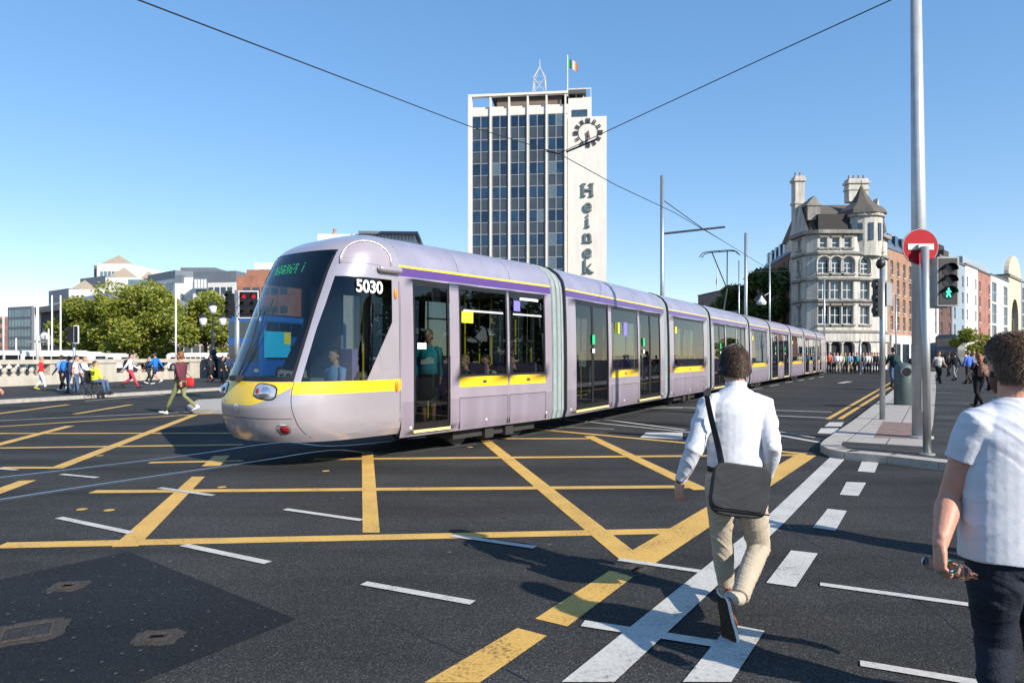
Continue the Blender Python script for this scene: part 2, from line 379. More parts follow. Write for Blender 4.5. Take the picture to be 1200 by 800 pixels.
# sealed cracks and oil drips
random.seed(21); m = MB(); SEAL = M('crack_sealant', (.009,.009,.010), .35, var=.3)
for (xa, ya, xb, yb_, wd_) in ((-200,606,470,652,.012),(560,600,1010,690,.010),(350,690,620,800,.012),(430,560,640,600,.009),(900,600,1180,780,.010)):
    p, q = G(xa,ya), G(xb,yb_); d = (q-p).normalized(); n_ = Vector((-d.y,d.x,0)); k = int((q-p).length/.09); off = 0; pr = None
    for i in range(k+1):
        off += random.uniform(-.022,.022); off *= .97; c_ = p.lerp(q,i/k)+n_*off; ww = wd_*random.uniform(.3,1)
        cur = (c_+n_*ww/2, c_-n_*ww/2)
        if pr and noise.noise((i*.08,xa,0)) > -.12: m.face([Vector((v.x,v.y,.0027)) for v in (pr[0],pr[1],cur[1],cur[0])])
        pr = cur
struct(m.build('road_cracks', SEAL))
# footways
def footway(poly, name, top, kerbw=.3, kerb_edges=None, z=.13):
    m = MB(); m.prism([(p.x, p.y) for p in poly], 0, z, 0); struct(m.build(name, top))
KR = [G(x, y, .12) for x, y in ((966,516),(962,521),(972,526),(990,529.5),(1040,534),(1100,541),(1200,553),(1500,590),(3200,760))]
KL = [G(x, y, .12) for x, y in ((1000,493),(1030,470),(1052,453),(1062,444),(1068,439),(1075,435))]
far = [Vector((52,88,0)), Vector((200,240,0)), Vector((400,240,0)), Vector((300,20,0))]
poly = list(reversed(KR)) + KL + far
m = MB(); m.prism([(p.x,p.y) for p in poly], 0, .12); struct(m.build('footpath', FOOT))
def kerb(pts, wd, z, name, mat, inward=1, seg=.95):
    pts = [Vector((p.x,p.y,0)) for p in pts]; m = MB()
    for i in range(len(pts)-1):
        a, b = pts[i], pts[i+1]; d = (b-a); L = d.length
        if L < .01: continue
        d.normalize(); n = Vector((-d.y,d.x,0))*inward; k = max(1, round(L/seg)) if L < 80 else 12
        for q in range(k):
            p, e = a+d*(L*q/k+.004), a+d*(L*(q+1)/k-.004)
            m.prism([(p-n*.012)[:2], (e-n*.012)[:2], (e+n*wd)[:2], (p+n*wd)[:2]] if inward > 0 else [(p+n*wd)[:2], (e+n*wd)[:2], (e-n*.012)[:2], (p-n*.012)[:2]], 0, z)
    return struct(m.build(name, mat))
kerb(KR[:7], .3, .125, 'kerb', GRAN, 1)
kerb([KR[0]]+KL, .34, .125, 'kerb', GRAN, -1)
pav = M('pale_paving', (.34,.31,.28), .8, var=.12, scale=3, bump=.15)
# pale paved band inside the left kerb of the right footpath
m = MB(); ed = [KR[0]]+KL
for i in range(len(ed)-1):
    a, b = ed[i], ed[i+1]; k = max(1, int((b-a).length/.7)); d = (b-a)/k; n = Vector((d.y,-d.x,0)).normalized()
    for q in range(k):
        p, e = a+d*q+d*.01, a+d*(q+1)-d*.01
        for c in range(2): m.box(0,0,0,0,0,0) if False else m.prism([(p+n*(.36+c*.62))[:2], (p+n*(.96+c*.62))[:2], (e+n*(.96+c*.62))[:2], (e+n*(.36+c*.62))[:2]], .1, .126)
struct(m.build('paving_slabs', pav))
# tactile paving: red-grey blister slabs
tac = M('tactile_paving', (.2,.13,.11), .8, var=.2, scale=8); m = MB()
p0, p1, p2, p3 = (G(x,y,.12) for x, y in ((1024,513),(1092,515),(1084,497),(1035,494)))
m.prism([(q.x,q.y) for q in (p0,p1,p2,p3)], .1, .129)
for i in range(20):
    for j in range(11):
        q = p0.lerp(p1, (i+.5)/20).lerp(p3.lerp(p2, (i+.5)/20), (j+.5)/11)
        m.lathe([(.028,0),(.02,.006)], q.x, q.y, 6, 0, .129)
struct(m.build('tactile_slabs', tac))
# left footway along the bridge parapet
LK = [Vector((-34,-12,0)), Vector((-24.5,10.5,0)), G(0,469,.12), G(261,454,.12), Vector((-5,60,0)), Vector((4,85,0))]
PP = [Vector((-36.5,-8,0)), Vector((-24.75,33,0)), Vector((-21.0,45.5,0)), Vector((-12.5,75,0))]
m = MB(); poly = [LK[0],LK[1],LK[2],LK[3],LK[4],LK[5]] + [Vector((2,90,0)),Vector((-9,90,0))] + [p+Vector((-1,0,0)) for p in reversed(PP)]
m.prism([(p.x,p.y) for p in poly], 0, .12); struct(m.build('footpath', FOOT))
kerb(LK[1:5], .35, .126, 'kerb', GRAN, 1)
# little traffic island
isl = [G(x,y,.12) for x, y in ((219,475),(226,479),(300,481),(320,472),(270,466),(232,468))]
m = MB(); m.prism([(p.x,p.y) for p in isl], 0, .12); struct(m.build('traffic_island', GRAN))
m = MB(); m.prism([(p.x,p.y) for p in [G(x,y,.12) for x,y in ((330,470),(560,470),(560,460),(420,458))]], 0, .12); struct(m.build('traffic_island', GRAN))

# =====================================================================
# TRAM
# =====================================================================
def dirv(y): return Vector((-math.cos(R(y)), -math.sin(R(y)), 0))       # towards the front
YAW1 = 51.5
A = Vector((-1.76, 10.85, 0)); HWD = 1.2
d1 = dirv(YAW1); n1 = Vector((-d1.y, d1.x, 0))
CA = A - n1*HWD
JEND = A - d1*4.35
ln = Vector((.5105,.86,0)); n2 = Vector((ln.y, -ln.x, 0))
Cc = Vector((4.6,20.7,0))
def along(px):
    k = (px-600)/F; return (Cc.y*k-Cc.x)/(ln.x-k*ln.y)
JP = [Cc + ln*along(p) for p in (781.5, 831.5, 877.5, 902.3, 926.3, 942.3, 957.3, 967.8)]
JC = [JEND - n1*HWD*1.0] + [p - n2*HWD for p in JP]       # centre points of joints
PURP = M('purple_livery', (.10,.045,.21), .35, .1, var=.08, coat=.5)
YLV = M('yellow_livery', (.85,.55,.02), .35, var=.05, coat=.5)
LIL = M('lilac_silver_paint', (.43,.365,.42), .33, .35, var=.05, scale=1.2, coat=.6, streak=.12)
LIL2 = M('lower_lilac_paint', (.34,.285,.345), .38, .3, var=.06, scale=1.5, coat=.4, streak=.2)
CABP = M('cab_silver_paint', (.47,.42,.45), .3, .45, var=.04, coat=.7)
ROOFP = M('roof_silver_paint', (.36,.34,.42), .4, .35, var=.1, scale=1.5, coat=.3, streak=.15)
GW = M('gangway_fabric', (.27,.31,.31), .7, var=.15, scale=4)
GWD = M('gangway_fold_shade', (.13,.17,.17), .8, var=.2)  # darker teal on alternate rings paints the shade of the grooves
TG = tinted('tinted_tram_glass', (.38,.43,.42), 1.65)
TGD = tinted('dark_door_glass', (.30,.34,.34), 1.6)
CG = tinted('cab_glass', (.45,.52,.53), 1.6)
INT = M('tram_interior', (.15,.15,.16), .6); SEATP = M('seat_purple', (.16,.09,.3), .7); POLE = M('yellow_pole', (.8,.6,.03), .4)
tram = thing('tram', 'long lilac and purple nine section tram crossing the junction, number 5030 on its cab', 'tram', (CA + d1*2.2)[:], 0)
TL = Vector(tram.location)
def tside(z):      # half width
    if z <= .5: return 1.155 + .045*max(0,(z-.33))/.17
    if z <= 2.9: return 1.2 - .035*max(0, (z-1.3)/1.6)**2
    pts = [(2.9,1.165),(3.08,1.15),(3.2,1.11),(3.32,1.0),(3.42,.82),(3.48,.6),(3.5,.3),(3.505,.0)]
    for (a,b),(c,d) in zip(pts, pts[1:]):
        if z <= c: return b+(d-b)*(z-a)/(c-a)
    return 0
ZR = [.33,.4,.5,.7,.9,1.09,1.27,1.6,2.0,2.4,2.7,2.88,2.91,3.05,3.085,3.14,3.2,3.26,3.32,3.37,3.42,3.45,3.48,3.495,3.505]
def carriage(L, layout, first, lights=False):
    """local x from 0 (front) to L (rear), side +y and -y. layout: list of (x0,x1,kind)"""
    t = {}
    xs = sorted(set([0, L, .03, L-.03] + [a for q in layout for a in q[:2]] + [L*k/4 for k in range(1,4)]))
    m = MB()
    def op(xa, xb, za, zb):
        for x0, x1, k in layout:
            if x0-1e-6 <= xa and xb <= x1+1e-6:
                z0 = 1.27 if k == 'win' else .42
                if k == 'door' and za >= .4-1e-6 and zb <= 2.88+1e-6: return True
                if k == 'win' and za >= 1.27-1e-6 and zb <= 2.88+1e-6: return True
        return False
    for sg in (1,-1):
        for i in range(len(xs)-1):
            for j in range(len(ZR)-1):
                za, zb, xa, xb = ZR[j], ZR[j+1], xs[i], xs[i+1]
                if op(xa,xb,za,zb): continue
                mi = 0
                if 2.91-1e-6 <= za < 3.04: mi = 1
                elif 3.05-1e-6 <= za < 3.08: mi = 2
                elif za >= 3.085-1e-6: mi = 3
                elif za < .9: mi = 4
                elif 1.09-1e-6 <= za < 1.26:
                    if any(k == 'win' and x0-1e-6 <= xa and xb <= x1+1e-6 for x0,x1,k in layout): mi = 2
                q = [(xa,sg*tside(za),za),(xb,sg*tside(za),za),(xb,sg*tside(zb),zb),(xa,sg*tside(zb),zb)]
                m.face(q if sg < 0 else q[::-1], mi)
        for x0, x1, k in layout:    # opening reveals
            zb = 1.27 if k == 'win' else .4; yo, yi = sg*1.197, sg*1.12
            for xx in (x0, x1): m.face([(xx,sg*tside(zb),zb),(xx,yi,zb),(xx,yi-.035*sg,2.88),(xx,sg*tside(2.88),2.88)], 5)
            m.face([(x0,yo,zb),(x1,yo,zb),(x1,yi,zb),(x0,yi,zb)], 5); m.face([(x0,sg*1.168,2.88),(x1,sg*1.168,2.88),(x1,yi,2.88),(x0,yi,2.88)], 5)
    # floor, ceiling, ends
    m.box(.02,-1.12,.36,L-.02,1.12,.4,5); m.box(.02,-1.1,2.9,L-.02,1.1,2.94,6)
    for xx in (0, L):
        ring = [(xx, tside(z), z) for z in ZR] + [(xx, -tside(z), z) for z in reversed(ZR[:-1])]
        inn = [(xx, min(tside(z),.75)*(1 if z<2.6 else .97), min(max(z,.45),2.7)) for z in ZR] + [(xx, -min(tside(z),.75), min(max(z,.45),2.7)) for z in reversed(ZR[:-1])]
        for i in range(len(ring)-1): m.face([ring[i],ring[i+1],inn[i+1],inn[i]], 5)
    body = m.build('carriage', [LIL, PURP, YLV, ROOFP, LIL2, BLACK, M('ceiling_panel',(.55,.55,.53),.6)], None, fix=False)
    autosmooth(body, 30)
    # panel seams and details
    SEAM = M('seam_dark',(.06,.05,.06),.6)
    for sg in (1,-1):
        for x0, x1, k in layout:
            if k == 'win':
                y = sg*1.2; m = MB()
                m.box(x0,min(y,y+sg*.004),.895,x1,max(y,y+sg*.004),.905); 
                for xx in (x0,x1): m.box(xx-.004,min(y*.985,y+sg*.004),.36,xx+.004,max(y*.985,y+sg*.004),.9)
                m.box((x0+x1)/2-.05,min(y,y+sg*.006),1.15,(x0+x1)/2+.05,max(y,y+sg*.006),1.2)
                m.build('panel_trim', SEAM, body)
    for k in (L*.33, L*.68):
        for sg in (1,-1):
            zz = [3.09,3.14,3.2,3.26,3.32,3.37,3.42,3.45,3.48]; m = MB()
            m.rings([[Vector((k-.004,sg*(tside(z)+.002),z)),Vector((k+.004,sg*(tside(z)+.002),z))] for z in zz], 0, False, False)
            m.build('roof_seam', SEAM, body)
    for sg in (1,-1):      # small skirt reflectors
        for xx in (.2, L*.5, L-.2):
            m = MB(); m.box(xx-.02,min(sg*1.19,sg*1.205),.46,xx+.02,max(sg*1.19,sg*1.205),.5); m.build('skirt_marker', M('marker_white',(.7,.7,.7),.4), body)
    for sg in (1,-1):
        for x0, x1, k in layout:
            zb = 1.27 if k == 'win' else .42
            def gp(x, z, off=.006): return Vector((x, sg*(tside(z)-off), z))
            if k == 'win':
                mm = MB(); zz = [1.27,1.6,2.0,2.4,2.7,2.88]
                mm.rings([[gp(x0,z),gp(x1,z)] for z in zz], 0, False, False)
                wn = mm.build('window', TG, body, smooth=True, fix=False)
                f = MB()    # black edge band + hopper
                e = .045
                for xa, xb in ((x0,x0+e),(x1-e,x1)): f.rings([[gp(xa,z,.003),gp(xb,z,.003)] for z in zz], 0, False, False)
                f.rings([[gp(x0,z,.0025),gp(x1,z,.0025)] for z in (2.8,2.88)], 0, False, False)
                f.rings([[gp(x0,z,.0025),gp(x1,z,.0025)] for z in (1.27,1.31)], 0, False, False)
                f.build('window_edge', BLACK, wn, fix=False)
                if x1-x0 < 1.6 or first:
                    hp = MB(); xa, xb = x0+.12, x1-.12
                    hp.rings([[gp(xa,z,.001),gp(xb,z,.001)] for z in (2.42,2.455)], 0, False, False)
                    hp.build('hopper_bar', M('grey_bar',(.5,.5,.5),.4), wn, fix=False)
            else:
                dr = MB(); zz = [.45,.9,1.4,2.0,2.4,2.7,2.88]
                dr.rings([[gp(x0,z,.02),gp(x1,z,.02)] for z in zz], 0, False, False)
                do = dr.build('door', TGD, body, smooth=True, fix=False)
                f = MB(); leafs = [(x0,x1)] if x1-x0 < 1.1 else [(x0,(x0+x1)/2-.005),((x0+x1)/2+.005,x1)]
                for xa, xb in leafs:
                    for ya, yb in ((xa,xa+.05),(xb-.05,xb)): f.rings([[gp(ya,z,.012),gp(yb,z,.012)] for z in zz], 0, False, False)
                    for z0_, z1_ in ((.45,.55),(2.78,2.88)): f.rings([[gp(xa,z0_,.011),gp(xb,z0_,.011)],[gp(xa,z1_,.011),gp(xb,z1_,.011)]], 0, False, False)
                f.build('door_frame', BLACK, do, fix=False)
                s_ = MB(); s_.box(x0,min(sg*1.16,sg*1.205),.385,x1,max(sg*1.16,sg*1.205),.43); s_.build('door_sill', M('yellow_sill',(.75,.6,.25),.5), do)
                h = MB(); xm = x0+.25; h.box(xm-.02,min(sg*1.13,sg*1.1),1.5,xm+.2,max(sg*1.13,sg*1.1),1.52,0)
                h.build('door_rail', M('rail_blue',(.25,.3,.7),.4), do)
    # interior furniture
    x = .5
    while x < L-.5:
        for sg in (1,-1):
            if any(k == 'door' and x0-.35 < x < x1+.35 for x0,x1,k in layout):
                if sg > 0: MB().tube([(x,.35,.4),(x,.35,2.9)], .018, 6).build('grab_pole', POLE, body)
                continue
            seat = MB()
            seat.box(x-.2, min(sg*.55,sg*1.05), .75, x+.2, max(sg*.55,sg*1.05), .83)
            seat.box(x+.17, min(sg*.57,sg*1.03), .8, x+.23, max(sg*.57,sg*1.03), 1.5)
            seat.box(x-.15, min(sg*.6,sg*.9), .4, x+.15, max(sg*.6,sg*.9), .75, 1)
            seat.build('seat', [SEATP, INT], body)
            MB().tube([(x+.2,sg*.5,.4),(x+.2,sg*.5,2.9)], .016, 6).build('grab_pole', POLE, body)
        x += .78
    return body
def sticker(body, x, z, wd, hh, mat, nm='sticker', sg=-1):
    m = MB(); y = sg*(tside(z)+.003); m.box(x, min(y,y-.002*-sg), z, x+wd, max(y,y-.002*-sg), z+hh); return m.build(nm, mat, body)
YST = M('sticker_yellow',(.85,.75,.03),.5); PST = M('sticker_violet',(.2,.17,.55),.5); WST = M('sticker_white',(.8,.8,.8),.5); GST = M('sticker_green',(.02,.5,.2),.5)
def place(body, front_c, d):   # d = forward direction; local +x points to the rear; -y side is the viewer side
    r = -d; ang = math.atan2(r.y, r.x)
    body.parent = tram; body.location = front_c - TL; body.rotation_euler = (0,0,ang)
GAP = .46
mods = []
c1 = carriage(4.35-.2, [(.27,1.13,'door'),(1.36,2.70,'win'),(2.76,3.93,'win')], True)
place(c1, CA, d1); mods.append(c1)
sticker(c1, 1.42, 2.22, .3, .2, YST); sticker(c1, 2.9, 2.5, .2, .2, PST); sticker(c1, 3.1, 2.72, .6, .05, WST); sticker(c1,.35,1.75,.2,.1,WST)
templates = {}
for i in range(8):
    a, b = JC[i], JC[i+1] if i < 8 else None
    dd = (a-b).normalized(); L = (a-b).length
    s0 = a - dd*(.24 if i else .26); Lm = L - .5
    if i % 2 == 0:
        lay = [(.07*Lm,.345*Lm,'door'),(.375*Lm,.655*Lm,'win'),(.675*Lm,.94*Lm,'door')]
    else: lay = [(.5,Lm-.5,'win')]
    if i == 7: lay = [(.3,1.6,'win'),(1.7,2.5,'door')]
    cc = carriage(Lm, lay, False); place(cc, s0, dd); mods.append(cc)
    if i == 0:
        sticker(cc, Lm/2-.65, 2.2, .3, .28, YST); sticker(cc, Lm/2-.05, 2.15, .25, .35, PST)
    if i % 2 == 0:
        for xx in (lay[0][0]+.9, lay[2][0]+.25): sticker(cc, xx, 1.9, .16, .22, GST); sticker(cc, xx, 1.7, .14, .1, WST)
    else:
        sticker(cc, .6, 2.35, .2, .2, YST)
        for xx in (.18, Lm-.2): sticker(cc, xx, 1.15, .06, .16, M('amber_lamp',(.8,.2,.02),.4), 'marker_lamp')
# gangways
def gangway(c, da, db):
    """c centre of joint, da/db forward dirs of the neighbours"""
    m = MB(); n = 15; rg = []
    for k in range(n):
        f = k/(n-1); d = da.lerp(db, f).normalized(); nn = Vector((-d.y, d.x, 0)); p = c - d*0 + da*(GAP/2)*(1-2*f if f < .5 else 0) - db*(GAP/2)*(2*f-1 if f > .5 else 0)
        sc = 1.0 if k % 4 in (1,2) else .965
        if k in (0, n-1): sc = .95
        ring = []
        for z in ZR: ring.append(p + nn*tside(z)*sc*.985 + Vector((0,0,z*(1-.006*(1-sc)*20)+.0)))
        for z in reversed(ZR[:-1]): ring.append(p - nn*tside(z)*sc*.985 + Vector((0,0,z*(1-.006*(1-sc)*20))))
        rg.append([q-TL for q in ring])
    for k in range(n-1): m.rings(rg[k:k+2], k % 2, False, True)
    o = m.build('gangway', [GW, GWD], tram, fix=False)
    # black band drawn in for the dark gap at the rear end
    m = MB(); d = db; nn = Vector((-d.y,d.x,0)); rg = []
    for off, sc in ((GAP/2-.075,1.0),(GAP/2-.075,1.012),(GAP/2+.01,1.012),(GAP/2+.01,1.0)):
        p = c - d*off
        rg.append([p+nn*tside(z)*sc+Vector((0,0,z+(.012 if z>3 and sc>1 else 0)))-TL for z in ZR]+[p-nn*tside(z)*sc+Vector((0,0,z+(.012 if z>3 and sc>1 else 0)))-TL for z in reversed(ZR[:-1])])
    m.rings(rg, 0, False, True); m.build('gangway_gap_band', BLACK, o, fix=True)
dirs = [d1] + [(JC[i]-JC[i+1]).normalized() for i in range(8)]
for i in range(8): gangway(JC[i]-dirs[i]*(.02 if i else .0), dirs[i], dirs[i+1])

# ---- cab ----
def lerp_tab(tab, z):
    if z <= tab[0][0]: return tab[0][1]
    for (a,b),(c,d) in zip(tab, tab[1:]):
        if z <= c: return b+(d-b)*(z-a)/(c-a)
    return tab[-1][1]
def smooth_tab(tab, z, h=.06):
    return (lerp_tab(tab,z-h)+2*lerp_tab(tab,z)+lerp_tab(tab,z+h))/4
SF = [(.40,1.92),(.5,2.02),(.62,2.07),(.85,2.12),(1.0,2.11),(1.15,2.07),(1.27,2.02),(3.2,1.12),(3.3,1.0),(3.38,.82),(3.44,.6),(3.48,.36),(3.5,.2),(3.51,.12)]
WD = [(.40,1.12),(.5,1.17),(.65,1.2),(1.3,1.2),(2.9,1.165),(3.08,1.15),(3.2,1.11),(3.32,1.0),(3.42,.82),(3.48,.6),(3.5,.3),(3.505,.12)]
plan_c = {}
def plan(z):
    k = round(z, 4)
    if k in plan_c: return plan_c[k]
    sf = smooth_tab(SF, z); wd = lerp_tab(WD, z); s0 = .0
    sb = min(.6, sf*.4); pe = 2.6 if z < 2.9 else 2.6-.4*(z-2.9)/.6
    pts = []
    for q in range(121):
        a = math.pi/2*q/120
        pts.append((sb+(sf-sb)*math.cos(a)**(2/pe), wd*math.sin(a)**(2/pe)))
    pts.append((s0, wd)); P = np.array(pts); dl = np.hypot(*(P[1:]-P[:-1]).T); ar = np.concatenate([[0], np.cumsum(dl)])
    plan_c[k] = (P, ar); return P, ar
def a_of_s(s, z): P, ar = plan(z); return float(np.interp(-s, -P[:,0], ar))
def a_of_t(t, z): P, ar = plan(z); return float(np.interp(t, P[:,1], ar)) if t < P[-1,1]-1e-6 else ar[-1]
def Pc(a, z, off=0.):
    P, ar = plan(z); aa = min(abs(a), ar[-1]); s = np.interp(aa, ar, P[:,0]); t = np.interp(aa, ar, P[:,1])
    t = math.copysign(t, a)
    v = Vector((s, t, z))
    if off:
        e = .02; p1 = Pc(a+e if abs(a)+e < ar[-1] else a-e, z); p0 = Vector((s,t,z)); p2 = Pc(a, z+e)
        du = (p1-p0) if abs(a)+e < ar[-1] else (p0-p1); nn = du.cross(p2-p0)
        if nn.length > 1e-9:
            nn.normalize()
            if nn.x < 0 and abs(s) > 1.0 or nn.y*t < 0 and s <= 1.0: nn = -nn
            v = v + nn*off
    return v
ZC = sorted(set([round(x,4) for x in [.40,.44,.5,.56,.62,.7,.78,.85,.93,1.0,1.09,1.18,1.27]+[1.27+(2.83-1.27)*k/14 for k in range(15)]+[2.88,2.91,2.97,3.05,3.085,3.13,3.18,3.22,3.26,3.3,3.34,3.38,3.41,3.44,3.46,3.48,3.49,3.5,3.505]]))
def cab_breaks(z):
    """arc positions on one side, from the nose centre outwards: windscreen edge, pillar end, window rear edge, seam"""
    zz = min(max(z,1.27),3.22)
    tw = .87+(.82-.87)*(zz-1.27)/1.95
    aw = a_of_t(min(tw, lerp_tab(WD,z)*.8), z)
    f = (min(max(z,1.27),2.83)-1.27)/1.56
    sfw = 1.70+(1.08-1.70)*f
    ap = max(a_of_s(sfw, z), aw+.1)
    zr = min(max(z,1.27),2.83); srw = .69+(.17-.69)*min(1,(zr-1.27)/.9) if zr < 2.17 else .17
    ar_ = a_of_s(srw, z); end = plan(z)[1][-1]
    ap = min(ap, end*.7); ar_ = max(min(ar_, end-.02), ap+.05)
    return aw, ap, ar_, end
def cab_mesh():
    m = MB(); NS = (12, 7, 10, 3)
    def row(z):
        b = cab_breaks(z); br = [0]+list(b); r = []
        for k, n in enumerate(NS):
            for q in range(n): r.append(br[k]+(br[k+1]-br[k])*q/n)
        r.append(br[-1]); return [-x for x in reversed(r[1:])] + r
    rows = [row(z) for z in ZC]; pts = [[Pc(a, z) for a in rw] for rw, z in zip(rows, ZC)]
    N = len(rows[0]); c = N//2
    def seg(j):
        k = min(abs(j-c), abs(j+1-c)); cu = np.cumsum(NS)
        return int(np.searchsorted(cu, k, side='right'))
    gl = {'ws': MB(), 'sw1': MB(), 'sw-1': MB()}
    for i in range(len(ZC)-1):
        za, zb = ZC[i], ZC[i+1]
        for j in range(N-1):
            sgm = seg(j); q = [pts[i][j], pts[i][j+1], pts[i+1][j+1], pts[i+1][j]]
            if 1.27-1e-6 <= za and zb <= 3.22+1e-6 and sgm == 0: continue
            if 1.27-1e-6 <= za and zb <= 2.83+1e-6 and sgm == 2: continue
            mi = 0
            if sgm >= 1 and 1.09-1e-6 <= za and zb <= 1.27+1e-6: mi = 1
            m.face(q, mi)
    top = pts[-1]; m.face(top)
    m.face(pts[0][::-1], 2)
    for z0, z1, s0, s1, key in ((1.27,3.22,None,None,'ws'),(1.27,2.83,1,2,'sw1'),(1.27,2.83,1,2,'sw-1')):
        zs = [z for z in ZC if z0-1e-6 <= z <= z1+1e-6]; rg = []
        for z in zs:
            b = cab_breaks(z)
            if key == 'ws': aa = [-b[0]+2*b[0]*q/16 for q in range(17)]
            else:
                sg = 1 if key == 'sw1' else -1; aa = [sg*(b[1]+(b[2]-b[1])*q/9) for q in range(10)]
            rg.append([Pc(a, z, -.006) for a in aa])
        gl[key].rings(rg, 0, False, False)
    return m, gl
cm, gl = cab_mesh()
cab = cm.build('cab', [CABP, YLV, BLACK], None, fix=True); autosmooth(cab, 35)
cab.parent = tram
# local frame: x forward (s), y = t (towards viewer), z
MC = Matrix(((d1.x, n1.x, 0, 0),(d1.y, n1.y, 0, 0),(0,0,1,0),(0,0,0,1)))
cab.location = CA-TL
cab.rotation_euler = (0,0,math.atan2(d1.y,d1.x))      # y axis of the rotated frame equals n1
wsg = gl['ws'].build('windscreen', CG, cab, smooth=True, fix=False)
for k in ('sw1','sw-1'): gl[k].build('side_window', CG, cab, smooth=True, fix=False)
def patch(afn, zfn, nu, nv, off, name, mat, par=None, smooth=True):
    m = MB(); rg = []
    for i in range(nv+1):
        rg.append([Pc(afn(u/nu, i/nv), zfn(u/nu, i/nv), off) for u in range(nu+1)])
    m.rings(rg, 0, False, False); return m.build(name, mat, par or cab, smooth=smooth, fix=False)
# windscreen black borders
def wsb(z): return cab_breaks(z)[0]
for z0, z1 in ((1.27,1.34),(2.86,3.22)): patch(lambda u,v,z0=z0,z1=z1: (-1+2*u)*wsb(z0+(z1-z0)*v), lambda u,v,z0=z0,z1=z1: z0+(z1-z0)*v, 24, 3, -.003 if z0 < 2 else -.012, 'screen_border', BLACK, wsg)
for sg in (1,-1):
    patch(lambda u,v,sg=sg: sg*(wsb(1.27+1.95*v)-.05*u), lambda u,v: 1.27+1.95*v, 2, 16, -.002, 'screen_border', BLACK, wsg)
for sg in (1,-1):      # dark line round the seam between nose and cab side
    patch(lambda u,v,sg=sg: sg*(a_of_t(.872+.10*(1-v)**2,.47+.8*v)+.012*u), lambda u,v: .47+.8*v, 1, 12, .003, 'panel_seam', M('seam_dark',(.06,.05,.06),.6))
patch(lambda u,v: (-1+2*u)*(cab_breaks(.75)[0]+.03), lambda u,v: .745+.009*v, 40, 1, .003, 'panel_seam', MATS['seam_dark'])
for sg in (1,-1): patch(lambda u,v,sg=sg: sg*(a_of_s(.02, .42+2.4*v)-.01*u), lambda u,v: .42+2.4*v, 1, 12, .003, 'panel_seam', MATS['seam_dark'])
# yellow nose mask
def yb(u): x = abs(-1+2*u); return 0.93+.27*max(0,(x-.3)/.7)**1.6
patch(lambda u,v: (-1+2*u)*(cab_breaks(yb(u)+(1.268-yb(u))*v)[0]+.012), lambda u,v: yb(u)+(1.268-yb(u))*v, 40, 10, .002, 'yellow_mask', YLV)
def disc(a0, z0, ra, rz, off, bulge, name, mat, par=None, pw=2.4, sk=0.):
    m = MB(); rg = []
    for r in (1.,.8,.6,.4,.2,.02):
        ring = []
        for k in range(24):
            th = 2*math.pi*k/24; c, s = math.cos(th), math.sin(th)
            x = math.copysign(abs(c)**(2/pw), c)*ra*r; y = math.copysign(abs(s)**(2/pw), s)*rz*r
            ring.append(Pc(a0+x, z0+y+sk*x, off+bulge*(1-r*r)))
        rg.append(ring)
    m.rings(rg, 0, False, True); return m.build(name, mat, par or cab, smooth=True, fix=False)
HLG = M('headlight_glass',(.55,.55,.6),.08,.6,var=.3,scale=12,spec=1.)
for sg in (1,-1):
    a0 = sg*.56
    hl = disc(a0, 1.13, .20, .115, .005, .02, 'headlight', BLACK, None, 3., sg*-.12)
    disc(a0, 1.13, .18, .098, .012, .03, 'lamp_lens', HLG, hl, 3., sg*-.12)
    disc(a0+sg*.03, 1.12, .075, .065, .042, .02, 'lamp_reflector', M('lamp_silver',(.7,.7,.72),.12,.9), hl)
    disc(a0-sg*.1, 1.13, .03, .035, .04, .01, 'red_lamp', M('lamp_red_dark',(.25,.02,.03),.2,var=.1), hl)
    fg = disc(sg*.83, .6, .105, .075, .004, .012, 'fog_lamp', M('lamp_silver',(.7,.7,.72),.12,.9))
    disc(sg*.85, .6, .06, .055, .018, .02, 'red_lens', M('lamp_red',(.18,.006,.01),.15,var=.1), fg)
e = disc(0, .87, .07, .075, .004, .004, 'emblem_ring', M('emblem_silver',(.6,.6,.62),.25,.8)); disc(0,.87,.045,.05,.009,.0,'emblem_disc',CABP,e)
# wipers
m = MB(); m.tube([Pc(-.15,1.3,.02),Pc(-.1,1.8,.04),Pc(-.3,2.35,.03)], .012, 6); m.tube([Pc(-.12,1.3,.03),Pc(0.02,2.0,.035),Pc(-.05,2.5,.03)], .009, 6)
m.box(-.06,-.06,-.03,.08,.1,.05, 0, Matrix.Translation(Pc(-.12,1.29,.03))); m.build('wiper', BLACK, wsg)
# destination display: green dot pattern behind the glass
m = MB(); random.seed(8)
for i in range(36):
    for j in range(7):
        if random.random() < (.55 if (i//5)%7 != 6 else 0) and i%5 != 4:
            p = Pc(-.1-.45+i*.022+.1, 2.93+j*.022, -.004); m.box(-.002,-.006,-.006,.002,.006,.006,0,Matrix.Translation(p))
m.build('destination_display', M('green_led',(.01,.45,.15),.5,emit=.2,var=0), wsg)
# number
def put_on(o, pos, xdir, zdir):
    yd = Vector(zdir); xd = Vector(xdir); nn = xd.cross(yd)
    o.matrix_local = Matrix(((xd.x,yd.x,nn.x,pos[0]),(xd.y,yd.y,nn.y,pos[1]),(xd.z,yd.z,nn.z,pos[2]),(0,0,0,1)))
tx = text_mesh('fleet_number', '5030', .26, M('number_white',(.85,.85,.85),.5), .002, .006, cab)
pn = Pc(a_of_s(.62,2.68), 2.68, .008); put_on(tx, pn, (-1,0,0), Vector((0,-.03,1)).normalized())
